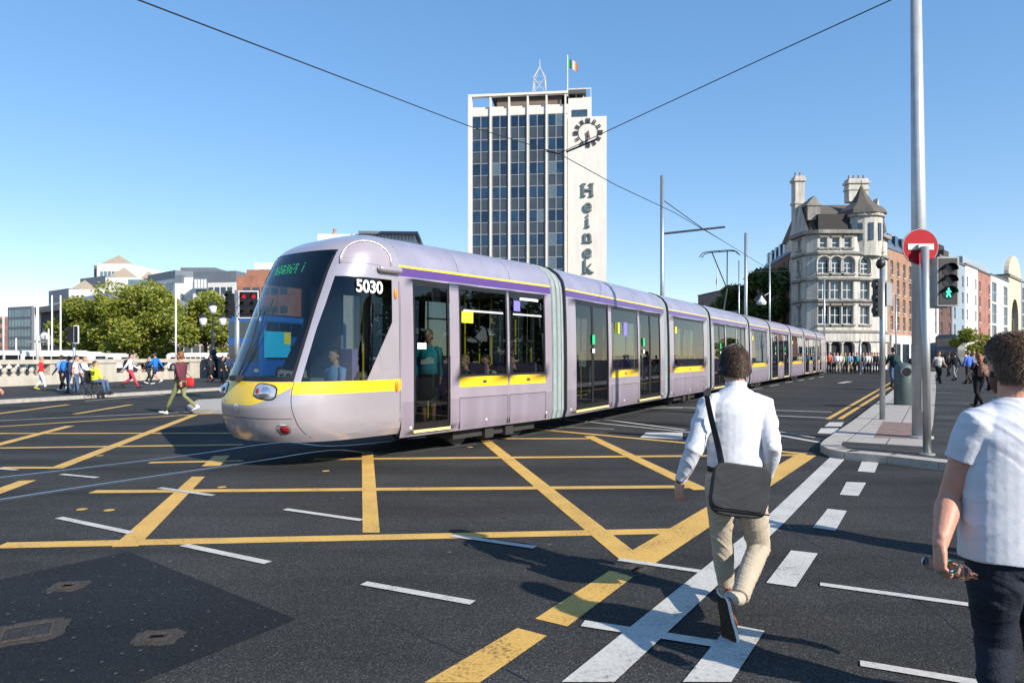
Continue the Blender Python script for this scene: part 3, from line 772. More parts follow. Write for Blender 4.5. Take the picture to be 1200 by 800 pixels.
# hood arch on the cab roof side and mirror housing
hd = MB()
arc = []
for k in range(15):
    th = math.pi*k/14; z = 3.03+.31*math.sin(th)**.8; s = .58+.40*math.cos(th)*(1) - .1*math.sin(th)
    arc.append(Pc(a_of_s(s, z), z, .012))
hd.tube(arc, .016, 8); hd.build('hood_arch', CABP, cab, smooth=True)
pm = MB(); rg = []
for q in range(7):
    rg.append([Pc(a_of_s(.58+(.36-.0*q)*math.cos(math.pi*k/14), 3.03), 3.03, 0)*(1-q/6)+arc[k]*(q/6) for k in range(15)])
rg = [[Pc(a_of_s(.58+.38*math.cos(math.pi*k/14)-.1*math.sin(math.pi*k/14)*q/6, 3.04+.29*math.sin(math.pi*k/14)**.8*q/6), 3.04+.29*math.sin(math.pi*k/14)**.8*q/6, .006) for k in range(15)] for q in range(7)]
pm.rings(rg, 0, False, False); pm.build('hood_panel', M('hood_pale',(.34,.30,.34),.4,.2,var=.04), cab, smooth=True, fix=False)
mm = MB(); mm.tube([Pc(a_of_s(.42,2.98),2.98,.05), Pc(a_of_s(.05,2.98),2.98,.05)], .055, 12, rnd=True); mm.build('mirror_housing', CABP, cab, smooth=True)
for zz, ss in ((2.62,.1),(1.16,.1)):
    pp = Pc(a_of_s(ss,zz),zz,.01); q = MB(); q.ball(pp,(.035,.02,.09),10); q.build('marker_lamp', M('amber_lamp',(.8,.2,.02),.4), cab, smooth=True)
q = MB(); p = Pc(a_of_s(.2,1.45),1.45,0)
q.box(-.1,0,-.13,.1,.006,.13,0,Matrix.Translation(Pc(a_of_s(.32,1.55),1.55,0))); q.build('service_hatch', CABP, cab)
# cab interior: dashboard, seat, floor, rear bulkhead
q = MB(); q.box(.0,-1.05,.42,1.2,1.05,.5,0); q.box(1.05,-.72,.5,1.62,.72,1.22,0); q.box(.95,-.5,1.1,1.2,.5,1.3,0); q.box(.05,-1.08,.5,.1,-.2,2.9,0)
q.build('cab_interior', INT, cab)
q = MB(); q.box(.35,.0,.85,.8,.5,1.0); q.box(.3,.0,.95,.42,.5,1.75); q.box(.4,.05,.5,.75,.45,.85); q.build('driver_seat', M('seat_violet',(.22,.17,.42),.7), cab)
# rear cab = mirrored copy
rc = dup(cab, tram); dl = dirs[-1]; rear = JC[8] - dl*0.0
rc.location = rear - TL; rc.rotation_euler = (0,0,math.atan2(-dl.y,-dl.x))
# bogies and underframe
def bogie(c, d):
    t = MB(); mt = Matrix(((d.x,-d.y,0,0),(d.y,d.x,0,0),(0,0,1,0),(0,0,0,1)))
    t.box(-1.2,-1.0,.16,1.2,1.0,.36,0,mt)
    for sx in (-.85,.85):
        for sy in (-.72,.72):
            ctr = mt @ Vector((sx,sy,.29)); ax = mt @ Vector((0,1,0))
            t.tube([ctr-ax*.06, ctr+ax*.06], .285, 20, 1)
            t.tube([ctr+ax*.06*(1 if sy>0 else -1), ctr+ax*.09*(1 if sy>0 else -1)], .12, 12, 0)
    for sx in (-.3,.3): t.box(sx-.12,-1.08,.12,sx+.12,1.08,.3,0,mt)
    o = t.build('bogie', [M('bogie_dark',(.035,.032,.03),.7,.2), M('wheel_steel',(.1,.09,.085),.5,.6)], tram, loc=c-TL)
bogie(CA - d1*2.6, d1)
for i in (1,3,5): bogie((JC[i]+JC[i+1])/2, dirs[i+1])
bogie(JC[8]+dl*1.5, dl)
# pantograph
pc = W(845, 330, 28.5); pb = (JC[2]+JC[3])/2 
base = JC[3].lerp(JC[4], .08); base.z = 3.66
dd = dirs[3]; nn = Vector((-dd.y,dd.x,0)); m = MB()
knee = base + dd*(-.55) + Vector((0,0,1.15)); head = base + dd*.9 + Vector((0,0,2.75))
m.box(-.5,-.4,-.04,.5,.4,.04,0,Matrix.Translation(base-TL))
m.tube([base+dd*.2-TL, knee-TL], .04, 6)
for sg in (-1,1): m.tube([knee-TL, head+nn*sg*.35-TL], .025, 6)
for o_ in (-.18,.18): m.tube([head+dd*o_+nn*a*.8+Vector((0,0,zz))-TL for a, zz in ((-1.1,-.22),(-.9,-.04),(-.6,0),(.6,0),(.9,-.04),(1.1,-.22))], .022, 6)
m.tube([head-dd*.18-TL, head+dd*.18-TL], .02, 6)
m.build('pantograph', DARKM, tram)
# roof equipment boxes on the third and later sections
m = MB()
def raise_roof(o):
    if o.name.startswith('pantograph'): return
    if o.type == 'MESH' and not o.name.startswith('fleet'):
        me = o.data
        if not me.get('lifted'):
            me['lifted'] = 1
            for v in me.vertices:
                if v.co.z > 3.1: v.co.z = 3.1+(v.co.z-3.1)*1.3
    for ch in o.children: raise_roof(ch)
raise_roof(tram)
# rails
def railpts(side):
    pts = [G(*p) for p in ((-500,668),(-200,620),(0,586),(150,563),(300,541),(390,528))] if side > 0 else [G(*p) for p in ((-500,607),(-250,588),(0,560),(120,546),(230,532.5),(330,519))]
    for i, c in enumerate([CA-d1*0.5]+JC):
        d = dirs[min(i,8)]; nn_ = Vector((-d.y,d.x,0))
        pts.append(c+nn_*.7175*side)
    pts.append(JC[8]+ln*60); return pts
def smoothpts(P, k=6):
    out = []
    for i in range(len(P)-1):
        p0, p1, p2, p3 = P[max(0,i-1)], P[i], P[i+1], P[min(len(P)-1,i+2)]
        for q in range(k):
            t = q/k; out.append(.5*((2*p1)+(p2-p0)*t+(2*p0-5*p1+4*p2-p3)*t*t+(3*p1-p0-3*p2+p3)*t**3))
    out.append(P[-1]); return out
def ribbon(P, w0, w1, z, m, mi):
    for i in range(len(P)-1):
        a, b = P[i], P[i+1]; d = (b-a).normalized(); n_ = Vector((-d.y,d.x,0))
        d2 = (P[min(i+2,len(P)-1)]-a).normalized() if i+2 < len(P) else d; n_2 = Vector((-d2.y,d2.x,0))
        m.face([(a+n_*w0).to_tuple()[:2]+(z,), (b+n_2*w0).to_tuple()[:2]+(z,), (b+n_2*w1).to_tuple()[:2]+(z,), (a+n_*w1).to_tuple()[:2]+(z,)], mi)
m = MB()
for sd_ in (1,-1):
    P = smoothpts(railpts(sd_)); ribbon(P, -.075, .075, .0020+.0004*(sd_>0), m, 1); ribbon(P, -.034, .028, .0125, m, 0); ribbon(P, .028, .06, .0030+.0001*(sd_>0), m, 2)
o2 = [p + n2*3.3 for p in [JC[1]-ln*30, JC[1]-ln*8, JC[1], JC[4], JC[8]+ln*60]]
struct(m.build('tram_rails', [M('rail_steel',(.34,.36,.39),.35,.8,var=.1), M('rail_bed',(.085,.085,.09),.8,var=.3,scale=6), M('rail_groove',(.01,.01,.01),.9)]))

# =====================================================================
# BUILDINGS
# =====================================================================
def cells(mb, W_, H_, ops, mi=0, rec=.18, y=0., z0=0., x0=0., mir=None):
    """front wall in plane y=0 with recessed openings; ops: (x0,z0,x1,z1[,arch])"""
    mir = mi if mir is None else mir
    rects = []
    for o in ops:
        rects.append(o[:4]); 
    full = [(o[0],o[1],o[2],o[3]+((o[2]-o[0])/2 if len(o) > 4 and o[4] else 0)) for o in ops]
    xs = sorted(set([x0,x0+W_]+[v for o in full for v in (o[0],o[2])])); zs = sorted(set([z0,z0+H_]+[v for o in full for v in (o[1],o[3])]))
    grid = {}
    for i in range(len(xs)-1):
        for j in range(len(zs)-1):
            xc, zc = (xs[i]+xs[i+1])/2, (zs[j]+zs[j+1])/2
            if any(o[0] < xc < o[2] and o[1] < zc < o[3] for o in full): continue
            mb.face([(xs[i],y,zs[j]),(xs[i+1],y,zs[j]),(xs[i+1],y,zs[j+1]),(xs[i],y,zs[j+1])], mi)
    for o, f in zip(ops, full):
        a, b, c, d = o[:4]; yr = y+rec
        mb.face([(a,y,b),(a,y,d),(a,yr,d),(a,yr,b)], mir); mb.face([(c,y,b),(c,yr,b),(c,yr,d),(c,y,d)], mir)
        mb.face([(a,y,b),(a,yr,b),(c,yr,b),(c,y,b)], mir)
        if len(o) > 4 and o[4]:
            r = (c-a)/2; cx = (a+c)/2; n = 8
            for k in range(n):
                t0, t1 = math.pi*k/n, math.pi*(k+1)/n
                p0 = (cx-r*math.cos(t0), d+r*math.sin(t0)); p1 = (cx-r*math.cos(t1), d+r*math.sin(t1))
                mb.face([(p0[0],y,p0[1]),(p1[0],y,p1[1]),(p1[0],y,d+r),(p0[0],y,d+r)], mi)
                mb.face([(p0[0],y,p0[1]),(p0[0],yr,p0[1]),(p1[0],yr,p1[1]),(p1[0],y,p1[1])], mir)
        else: mb.face([(a,y,d),(c,y,d),(c,yr,d),(a,yr,d)], mir)
WIN_CACHE = {}
def window(parent, a, b, c, d, y, gm, fm, nx=2, nz=2, arch=False, fr=.06, name='window'):
    key = (round(c-a,2), round(d-b,2), gm.name, fm.name, nx, nz, arch, fr, name)
    if key not in WIN_CACHE:
        m = MB(); w_, h_ = c-a, d-b
        if arch:
            r = w_/2; pts = [(0,0,0),(w_,0,0)]+[(r+r*math.cos(math.pi*k/8),0,h_+r*math.sin(math.pi*k/8)) for k in range(9)]
            m.face(pts, 0)
            for k in range(8):
                t0, t1 = math.pi*k/8, math.pi*(k+1)/8
                m.face([(r+r*math.cos(t0),-.02,h_+r*math.sin(t0)),(r+(r-fr)*math.cos(t0),-.02,h_+(r-fr)*math.sin(t0)),(r+(r-fr)*math.cos(t1),-.02,h_+(r-fr)*math.sin(t1)),(r+r*math.cos(t1),-.02,h_+r*math.sin(t1))], 1)
        else: m.face([(0,0,0),(w_,0,0),(w_,0,h_),(0,0,h_)], 0)
        for k in range(nx+1):
            x = fr/2+(w_-fr)*k/nx; m.box(x-fr/2,-.03,0,x+fr/2,-.002,h_,1)
        for k in range(nz+1):
            z = fr/2+(h_-fr)*k/nz; m.box(0,-.034,z-fr/2,w_,-.003,z+fr/2,1)
        WIN_CACHE[key] = m.mesh(name, [gm, fm])
    o = bpy.data.objects.new(name, WIN_CACHE[key]); C.objects.link(o); o.parent = parent; o.location = (a, y, b); return o
def front(p0, p1):
    d = p1-p0; return math.atan2(d.y, d.x), Vector((d.x,d.y,0)).length
def building(name, label, cat, p0, p1, H_, depth, wall, ops, gm=None, fm=None, roof=None, group=None, nx=2, nz=2, rec=.18, sills=None, roofshape='flat', parapet=.0, side_ops=True, roofh=2.5, wname='window'):
    gm = gm or WGLASS; fm = fm or WFRAME; roof = roof or M('roof_felt', (.12,.12,.125), .9)
    ang, L = front(p0, p1); t = thing(name, label, cat, (p0.x,p0.y,0), ang, group)
    m = MB(); cells(m, L, H_, ops, 0, rec)
    m.face([(0,0,0),(0,0,H_),(0,depth,H_),(0,depth,0)]); m.face([(L,0,0),(L,depth,0),(L,depth,H_),(L,0,H_)]); m.face([(0,depth,0),(0,depth,H_),(L,depth,H_),(L,depth,0)])
    m.build('wall', wall, t, fix=False)
    m = MB()
    if roofshape == 'flat': m.box(-.15,-.15,H_,L+.15,depth+.15,H_+.25)
    elif roofshape == 'gable': m.rings([[Vector((-.1,-.2,H_)),Vector((-.1,depth/2,H_+roofh)),Vector((-.1,depth+.2,H_))],[Vector((L+.1,-.2,H_)),Vector((L+.1,depth/2,H_+roofh)),Vector((L+.1,depth+.2,H_))]])
    elif roofshape == 'mansard': m.rings([[Vector((-.1,-.1,H_)),Vector((.1,1.6,H_+roofh)),Vector((.1,depth-1.6,H_+roofh)),Vector((-.1,depth,H_))],[Vector((L+.1,-.1,H_)),Vector((L-.1,1.6,H_+roofh)),Vector((L-.1,depth-1.6,H_+roofh)),Vector((L+.1,depth,H_))]])
    m.build('roof', roof, t)
    for o in ops: window(t, o[0], o[1], o[2], o[3], rec-.01, gm, fm, nx, nz, arch=len(o) > 4 and o[4], name=wname)
    if sills:
        for o in ops:
            k = ('sill', round(o[2]-o[0],2))
            if k not in WIN_CACHE: WIN_CACHE[k] = MB().box(-.1,-.1,-.14,o[2]-o[0]+.1,.12,-.002).mesh('sill', sills)
            q = bpy.data.objects.new('sill', WIN_CACHE[k]); C.objects.link(q); q.parent = t; q.location = (o[0],0,o[1])
    if parapet: 
        m = MB(); m.box(-.12,-.14,H_-.5,L+.12,0-.002,H_-.2); m.build('cornice', sills or wall, t)
    return t, L
def grid(L, cols, ww, rows, hh, z0, dz, mx=.6, arch=False):
    gap = (L-2*mx-cols*ww)/max(1,cols-1)
    return [(mx+i*(ww+gap), z0+j*dz, mx+i*(ww+gap)+ww, z0+j*dz+hh) + ((True,) if arch else ()) for j in range(rows) for i in range(cols)]
# ---- office tower with the clock wall ----
CON = M('pale_concrete', (.68,.64,.58), .8, var=.05, scale=.5, streak=.12)
YT = 100.
pA, pB = Vector((X_(549,YT), YT, 0)), Vector((X_(665.5,YT-1.6), YT-1.6, 0)); pC = Vector((X_(711,YT-2.2), YT-2.2, 0))
ang, L = front(pA, pB); HT = Z_(112, YT)
tw = thing('office_tower', 'tall pale concrete office tower with dark glazed bays, clock wall and roof flag', 'office tower', (pA.x,pA.y,0), ang)
m = MB(); bays = 5; bw = (L-.9)/bays; nfl = 9
m.box(0,.35,0,L,13,HT-1.7,0)
m.box(-.02,-.3,0,.0+.55,.36,HT,0)
for k in range(1, bays+1):
    x = .55+bw*k-.18; m.box(x+.05,-.2,0,x+.31,.36,HT-.1,0)
m.box(0,-.32,HT-.35,L,.4,HT,0)
m.box(.0,.02,HT-3.1,L,.36,HT-2.1,0)
m.build('frame', CON, tw)
SPN = M('spandrel_grey', (.035,.045,.06), .3, var=.3, scale=.5, spec=.8); MUL = M('mullion_pale', (.28,.29,.30), .5)
fh = (HT-3.1)/10.6; TG1 = M('tower_glass_blue',(.015,.04,.08),.06,.1,var=.5,scale=.6,spec=.8); TG2 = M('tower_glass_deep',(.008,.02,.045),.05,.1,var=.5,scale=.8,spec=.8); TG3 = M('tower_glass_blind',(.09,.13,.16),.2,var=.2,spec=.7)
for k in range(bays):
    xa, xb = .55+bw*k+(.18 if k else 0), .55+bw*(k+1)-.18
    sp = MB(); sp.box(xa,.1,0,xb,.14,HT-3.1); sp.build('spandrel_strip', SPN, tw)
    fr = MB(); xm = (xa+xb)/2
    for x in (xa+.03, xm, xb-.03): fr.box(x-.05,.0,0,x+.05,.098,HT-3.1)
    z = HT-3.1
    while z > 2: fr.box(xa,.03,z-.09,xb,.097,z-.0); fr.box(xa,.03,z-fh*.52-.04,xb,.097,z-fh*.52+.04); z -= fh
    fr.build('mullions', MUL, tw)
    z = HT-3.1
    while z > 8:
        for a_, b_ in ((xa+.09,xm-.06),(xm+.06,xb-.09)):
            q = MB().box(a_,.05,z-fh*.5,b_,.09,z-.1); q.build('window', [TG1, TG2, TG3][int(random.random()*2.12)], tw)
        z -= fh
# roof canopy, stair head, railing
m = MB(); m.box(3.2,1.0,HT+.0,L+2.6,8,HT+.55,0); m.build('roof_canopy', M('dark_roof_canopy',(.06,.07,.07),.7), tw)
m = MB(); m.box(4,1.6,HT-1.7,L-1,7,HT-.02); m.build('roof_room', M('plant_room_brown',(.16,.12,.10),.8), tw)
LC = (pC-pB).length; m = MB(); cw = LC-.0
m.box(L+.01,.2,0,L+LC,14,Z_(136,YT-2),0); m.box(L+.01,1.5,Z_(136,YT-2),L+3.4,12,HT-.4,0)
m.build('clock_wall', CON, tw)
q = MB(); q.box(L+.5,1.42,HT-4.2,L+2.8,1.49,HT-2.2); q.build('window', WGLASS2, tw)
m = MB()
for x in np.linspace(L+.1,L+3.3,4): m.box(x-.05,1.5,HT-.4,x+.05,1.6,HT+.9)
m.box(L+.1,1.5,HT+.8,L+3.35,1.6,HT+.95); m.build('roof_rail', CON, tw)
# clock
ck = MB(); zc = Z_(155, YT-2); xc = L+2.9; CKM = M('clock_dark',(.05,.055,.055),.5,.3)
for k in range(12):
    a = 2*math.pi*k/12; mt = Matrix.Translation((xc+1.75*math.sin(a),.12,zc+1.75*math.cos(a)))@Matrix.Rotation(a,4,'Y')
    if k % 3 == 0:
        ck.box(-.28,-.08,-.34,-.12,.0,.34,0,mt); ck.box(.12,-.08,-.34,.28,.0,.34,0,mt); ck.box(-.07,-.08,-.34,.05,.0,.34,0,mt)
    else: ck.box(-.2,-.08,-.3,-.05,.0,.3,0,mt); ck.box(.06,-.08,-.3,.2,.0,.3,0,mt)
dial = ck.build('clock_numerals', CKM, tw)
h = MB(); h.rings([[Vector((xc+1.38*math.cos(a)*r,.16,zc+1.38*math.sin(a)*r)) for a in (k*math.pi/16 for k in range(32))] for r in (1,1.06)],0,False); h.build('clock_ring', CKM, tw)
h = MB(); h.box(-.1,-.12,-.25,.1,-.02,1.35,0,Matrix.Translation((xc,.1,zc))@Matrix.Rotation(R(186),4,'Y')); h.build('minute_hand', CKM, tw)
h = MB(); h.box(-.12,-.2,-.2,.12,-.13,.95,0,Matrix.Translation((xc,.1,zc))@Matrix.Rotation(R(168),4,'Y')); h.build('hour_hand', M('clock_hand_red',(.25,.08,.06),.5), tw)
LET = M('letter_green_grey', (.17,.21,.20), .4, .5)
for i, ch in enumerate('Heineken'):
    o = text_mesh('letter', ch, 2.75 if i else 2.6, LET, .14, .015, tw); o.location = (L+2.85, .05, Z_(223+i*17.9, YT-2)); o.rotation_euler = (R(90),0,0)
    # slab serifs
    me = o.data; xs_ = [v.co.x for v in me.vertices]; ys_ = [v.co.y for v in me.vertices]
    sfm = MB()
    if ch in 'Hink':
        for sx in ([min(xs_)+.2, max(xs_)-.2] if ch != 'i' else [0]): sfm.box(sx-.3,min(ys_)-.02,-.15,sx+.3,min(ys_)+.14,.15)
        if ch == 'H':
            for sx in (min(xs_)+.2, max(xs_)-.2): sfm.box(sx-.3,max(ys_)-.14,-.15,sx+.3,max(ys_)+.02,.15)
        sfm.build('serif', LET, o)
# lattice mast & flag
m = MB(); xm = X_(631,100)-pA.x; zr = HT+.55
for sx, sy in ((-1,-1),(1,-1),(1,1),(-1,1)):
    m.tube([(xm+sx*1.0,3+sy*1.0,zr),(xm+sx*.8,3+sy*.8,zr+2.6),(xm,3,zr+4.4)], .06, 5)
for z in (zr+.9, zr+1.8, zr+2.6): m.tube([(xm-1,2.1,z),(xm+1,2.1,z),(xm+1,3.9,z),(xm-1,3.9,z),(xm-1,2.1,z)], .045, 4)
m.tube([(xm-1,2,zr),(xm+1,2,zr+2.6)], .035, 4); m.tube([(xm+1,2,zr),(xm-1,2,zr+2.6)], .035, 4); m.tube([(xm,3,zr+4.2),(xm,3,zr+5.5)], .05, 5)
m.build('lattice_mast', M('mast_white',(.6,.6,.6),.5), tw)
m = MB(); xf = X_(664.5,100)-pA.x; m.tube([(xf,.6,HT-.5),(xf,.6,Z_(68,100))], .09, 6); fp = m.build('flagpole', M('mast_white',(.6,.6,.6),.5), tw)
m = MB()
for k, mi in ((0,0),(1,1),(2,2)):
    m.rings([[Vector((xf+.1+(.45*k+.45*q/3),.6+.12*math.sin(3*(k+q/3)),Z_(72,100)-.25*(k+q/3)-z*1.3)) for q in range(4)] for z in (0,.5,1)], mi, False, False)
m.build('flag', [M('flag_green',(.02,.22,.09),.8), M('flag_white',(.6,.6,.6),.8), M('flag_orange',(.6,.2,.03),.8)], fp, fix=False)

OPD = M('opening_dark',(.02,.02,.02),.8)
# ---- corner building with turret ----
LST = M('limestone', (.50,.475,.43), .85, var=.18, scale=.9, bump=.2, bscale=8, streak=.45)
LSD = M('weathered_moulding', (.24,.225,.205), .9, var=.35, scale=1.5, streak=.3)
SLT = M('slate_brown', (.10,.085,.072), .8, var=.25, scale=4, streak=.3); SLD = M('slate_dark', (.010,.009,.009), .7, var=.3, scale=5)
Yc = 76.
cb = thing('corner_building', 'ornate pale stone corner building with conical turret and tall chimneys', 'building', (X_(930,Yc), Yc, 0), 0)
def cl(px, py, Y): v = W(px, py, Y); return Vector((v.x-X_(930,Yc), v.y-Yc, v.z))
seg = [(928.5,79.5),(945,76),(958,75.3),(1001,75.3),(1026,76.2),(1040,79.5)]
pts = [Vector((X_(p,Y)-X_(930,Yc), Y-Yc, 0)) for p, Y in seg]; HM = Z_(271, Yc)
m = MB(); wins = []
rowz = [(Z_(431,Yc),Z_(400,Yc),True),(Z_(380,Yc),Z_(359,Yc),False),(Z_(351,Yc),Z_(329.5,Yc),False),(Z_(321,Yc),Z_(302,Yc),True),(Z_(291,Yc),Z_(280,Yc),False)]
nper = [1,0,3,1,1]
for i in range(5):
    a, b = pts[i], pts[i+1]; an, Ls = front(a, b); mt = Matrix.Translation(a)@Matrix.Rotation(an,4,'Z')
    s = MB(); ops = []; n = nper[i]
    for r, (za, zb, ar_) in enumerate(rowz):
        za = max(za, .3)
        for k in range(n):
            wd_ = (.72 if r else 1.9/ (1 if n > 1 else 1.3)) if n != 3 or r else .95
            if r == 4 and n == 3: wd_ = .6
            if n == 1 and r == 0: wd_ = 1.1
            if n == 3: wd_ = (1.15,1.2,1.2,1.25,.8)[r]
            elif i == 3: wd_ = 1.3 if r < 4 else 1.0
            xc_ = Ls*(k+.5)/n
            ops.append((xc_-wd_/2, za, xc_+wd_/2, zb-(wd_/2 if ar_ else 0)) + ((True,) if ar_ else ()))
    cells(s, Ls, HM, ops, 0, .3)
    b0 = len(m.v); m.v += [tuple(mt@Vector(v)) for v in s.v]; m.f += [tuple(b0+j for j in f) for f in s.f]; m.m += s.m
    e = bpy.data.objects.new('bay', None)
    for o in ops:
        w_ = window(cb, 0,0,o[2]-o[0],o[3]-o[1],0, WGLASS if o[1] > 2 else OPD, WFRAME if o[1] > 2 else DARKM, 1 if o[2]-o[0] < .9 else 2, 2, arch=len(o) > 4, fr=.07)
        w_.matrix_local = mt@Matrix.Translation((o[0],.28,o[1]))
        hm = MB(); w2 = (o[2]-o[0])/2+.14; xc_ = (o[0]+o[2])/2
        if len(o) > 4:
            hm.tube([(xc_-w2,-.04,o[3]-1.0)]+[(xc_-w2*math.cos(math.pi*k/8),-.05,o[3]+w2*math.sin(math.pi*k/8)) for k in range(9)]+[(xc_+w2,-.04,o[3]-1.0)], .11, 6)
        else: hm.box(xc_-w2,-.16,o[3]+.06,xc_+w2,-.002,o[3]+.26); 
        h_ = hm.build('window_surround', LSD if len(o) <= 4 else LST, cb); h_.matrix_local = mt
        if len(o) <= 4 or True:
            hm = MB().box(xc_-w2-.05,-.16,o[1]-.2,xc_+w2+.05,-.002,o[1]-.03).build('sill', LSD, cb); hm.matrix_local = mt
poly = pts + [Vector((pts[-1].x+3, 12, 0)), Vector((pts[0].x+2.2, 12, 0))]
n0 = len(pts)
for i in range(n0-1, len(poly)):
    a, b = poly[i], poly[(i+1)%len(poly)]; m.face([(a.x,a.y,0),(b.x,b.y,0),(b.x,b.y,HM),(a.x,a.y,HM)])
m.build('wall', LST, cb, fix=False)
def ringband(z0, z1, out, mat, name):
    mm = MB(); ext = []
    for i, p in enumerate(pts):
        a = pts[max(0,i-1)]; b = pts[min(len(pts)-1,i+1)]; d = (b-a).normalized(); ext.append(p+Vector((d.y,-d.x,0))*out)
    mm.rings([[Vector((p.x,p.y,z0)) for p in pts]+[Vector((p.x,p.y,z1)) for p in reversed(pts)], ] if False else [[Vector((p.x,p.y,z)) for p in e] for e, z in ((pts,z0),(ext,z0+.05),(ext,z1),(pts,z1+.02))], 0, False, False)
    return mm.build(name, mat, cb)
for py in (388,352,327,297): ringband(Z_(py,Yc)-.22, Z_(py,Yc)+.08, .28, LSD, 'string_course')
ringband(Z_(388,Yc)-1.2, Z_(388,Yc)-.25, .22, LST, 'frieze')
ringband(HM-.45, HM, .45, LSD, 'cornice')
o = MB()
for i in range(5):
    a, b = pts[i], pts[i+1]; n = int((b-a).length/.4)
    for k in range(n):
        p = a.lerp(b,(k+.5)/n); q = MB()
    
# main roof: brown slate slope with dark band below
m = MB(); e0, e1 = pts[1], pts[4]
zt = Z_(231,Yc); zb_ = Z_(250,Yc); q0, q1 = cl(944,0,78).x, cl(1000,0,78).x
m.rings([[Vector((q0,.5,HM)),Vector((q0,1.2,zb_)),Vector((q0,4,zt)),Vector((q0,9,HM))],[Vector((q1+3,.5,HM)),Vector((q1+3,1.2,zb_)),Vector((q1+3,4,zt)),Vector((q1+3,9,HM))]])
m.build('roof', SLT, cb)
m = MB().box(q0+.6,.1,HM+.1,q1+.2,1.1,zb_-.05).build('mansard_band', SLD, cb)
# turret
tc_ = cl(1012.5,0,76.6); tr = 2.15
m = MB(); ztur = Z_(251,Yc)
m.lathe([(tr*.92,Z_(300,Yc)),(tr,HM-1),(tr,ztur-.4),(tr+.25,ztur-.3),(tr+.3,ztur)], tc_.x, tc_.y+.6, 20); m.build('turret', LST, cb, smooth=False)
m = MB(); m.lathe([(tr+.55,ztur),(tr+.3,ztur+.5),(1.25,Z_(236,Yc)),(.62,Z_(226,Yc)),(.06,Z_(214,Yc)),(.04,Z_(208,Yc))], tc_.x, tc_.y+.6, 8); tro = m.build('turret_roof', SLT, cb)
for k in range(5):
    a = R(-150+k*30); m = MB(); r = tr+.02
    m.box(-.25,-.05,ztur-3.0,.25,.06,ztur-1.1,0,Matrix.Translation((tc_.x+r*math.cos(a),tc_.y+.6+r*math.sin(a),0))@Matrix.Rotation(a+math.pi/2,4,'Z')); m.build('turret_window', WGLASS, cb)
# chimneys and gables
def chimney(px0, px1, pyt, pyb, Y, dp, name='chimney'):
    a, b = cl(px0,pyt,Y), cl(px1,pyb,Y); m = MB(); m.box(a.x,a.y,b.z,b.x,a.y+dp,a.z-.6); m.box(a.x-.15,a.y-.15,a.z-.6,b.x+.15,a.y+dp+.15,a.z-.3); m.box(a.x,a.y,a.z-.3,b.x,a.y+dp,a.z)
    m.box(a.x-.1,a.y-.1,(a.z+b.z)/2,b.x+.1,a.y+dp+.1,(a.z+b.z)/2+.3)
    c_ = m.build(name, LST, cb)
    n = max(1,int((b.x-a.x)/.5))
    for k in range(n): MB().lathe([(.16,a.z),(.13,a.z+.5)], a.x+(b.x-a.x)*(k+.5)/n, a.y+dp/2, 8).build('chimney_pot', M('chimney_pot_grey',(.25,.22,.2),.8), c_)
chimney(932,943,206,272,78,1.1); chimney(995,1018,209,236,81,1.2)
m = MB(); a, b = cl(929,272,78.3), cl(948,272,76.2); ap = cl(938,240,77.5)
m.rings([[Vector((a.x,a.y,HM)),Vector((b.x,b.y-.02,HM)),Vector((ap.x,ap.y,ap.z))],[Vector((a.x,a.y+1,HM)),Vector((b.x,b.y+1,HM)),Vector((ap.x,ap.y+1,ap.z))]]); m.build('gable', LST, cb)
a, b, ap = cl(1024,272,77), cl(1037,272,79), cl(1029,232,78)
m = MB(); m.rings([[Vector((a.x,a.y,HM)),Vector((b.x,b.y,HM)),Vector((ap.x,ap.y,ap.z))],[Vector((a.x,a.y+1,HM)),Vector((b.x,b.y+1,HM)),Vector((ap.x,ap.y+1,ap.z))]]); m.build('gable', LST, cb)
m = MB(); a = cl(952,246,77); m.box(a.x-.7,a.y-.4,a.z-1.2,a.x+.7,a.y+1,a.z+.4); m.rings([[Vector((a.x-.9,a.y-.5,a.z+.4)),Vector((a.x+.9,a.y-.5,a.z+.4)),Vector((a.x,a.y-.5,a.z+1.5))],[Vector((a.x-.9,a.y+1,a.z+.4)),Vector((a.x+.9,a.y+1,a.z+.4)),Vector((a.x,a.y+1,a.z+1.5))]]); m.build('dormer', LSD, cb)
# ---- side block behind (brown brick, blue slate mansard) ----
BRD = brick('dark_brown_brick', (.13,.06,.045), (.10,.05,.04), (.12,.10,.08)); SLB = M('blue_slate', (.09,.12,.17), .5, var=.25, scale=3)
p0, p1 = Vector((X_(893,98),98,0)), Vector((X_(928.5,80),80,0)); ang, L = front(p0,p1); H_ = Z_(298,82)
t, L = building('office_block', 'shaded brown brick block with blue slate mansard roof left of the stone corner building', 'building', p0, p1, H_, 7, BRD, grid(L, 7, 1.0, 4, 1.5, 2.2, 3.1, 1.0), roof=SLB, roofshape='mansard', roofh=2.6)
# skylight frames on the roof
for k in range(6): MB().box(1.5+k*(L-3)/6,.35,H_+.5,2.6+k*(L-3)/6,1.3,H_+2.2).build('rooflight', WGLASS2, t)
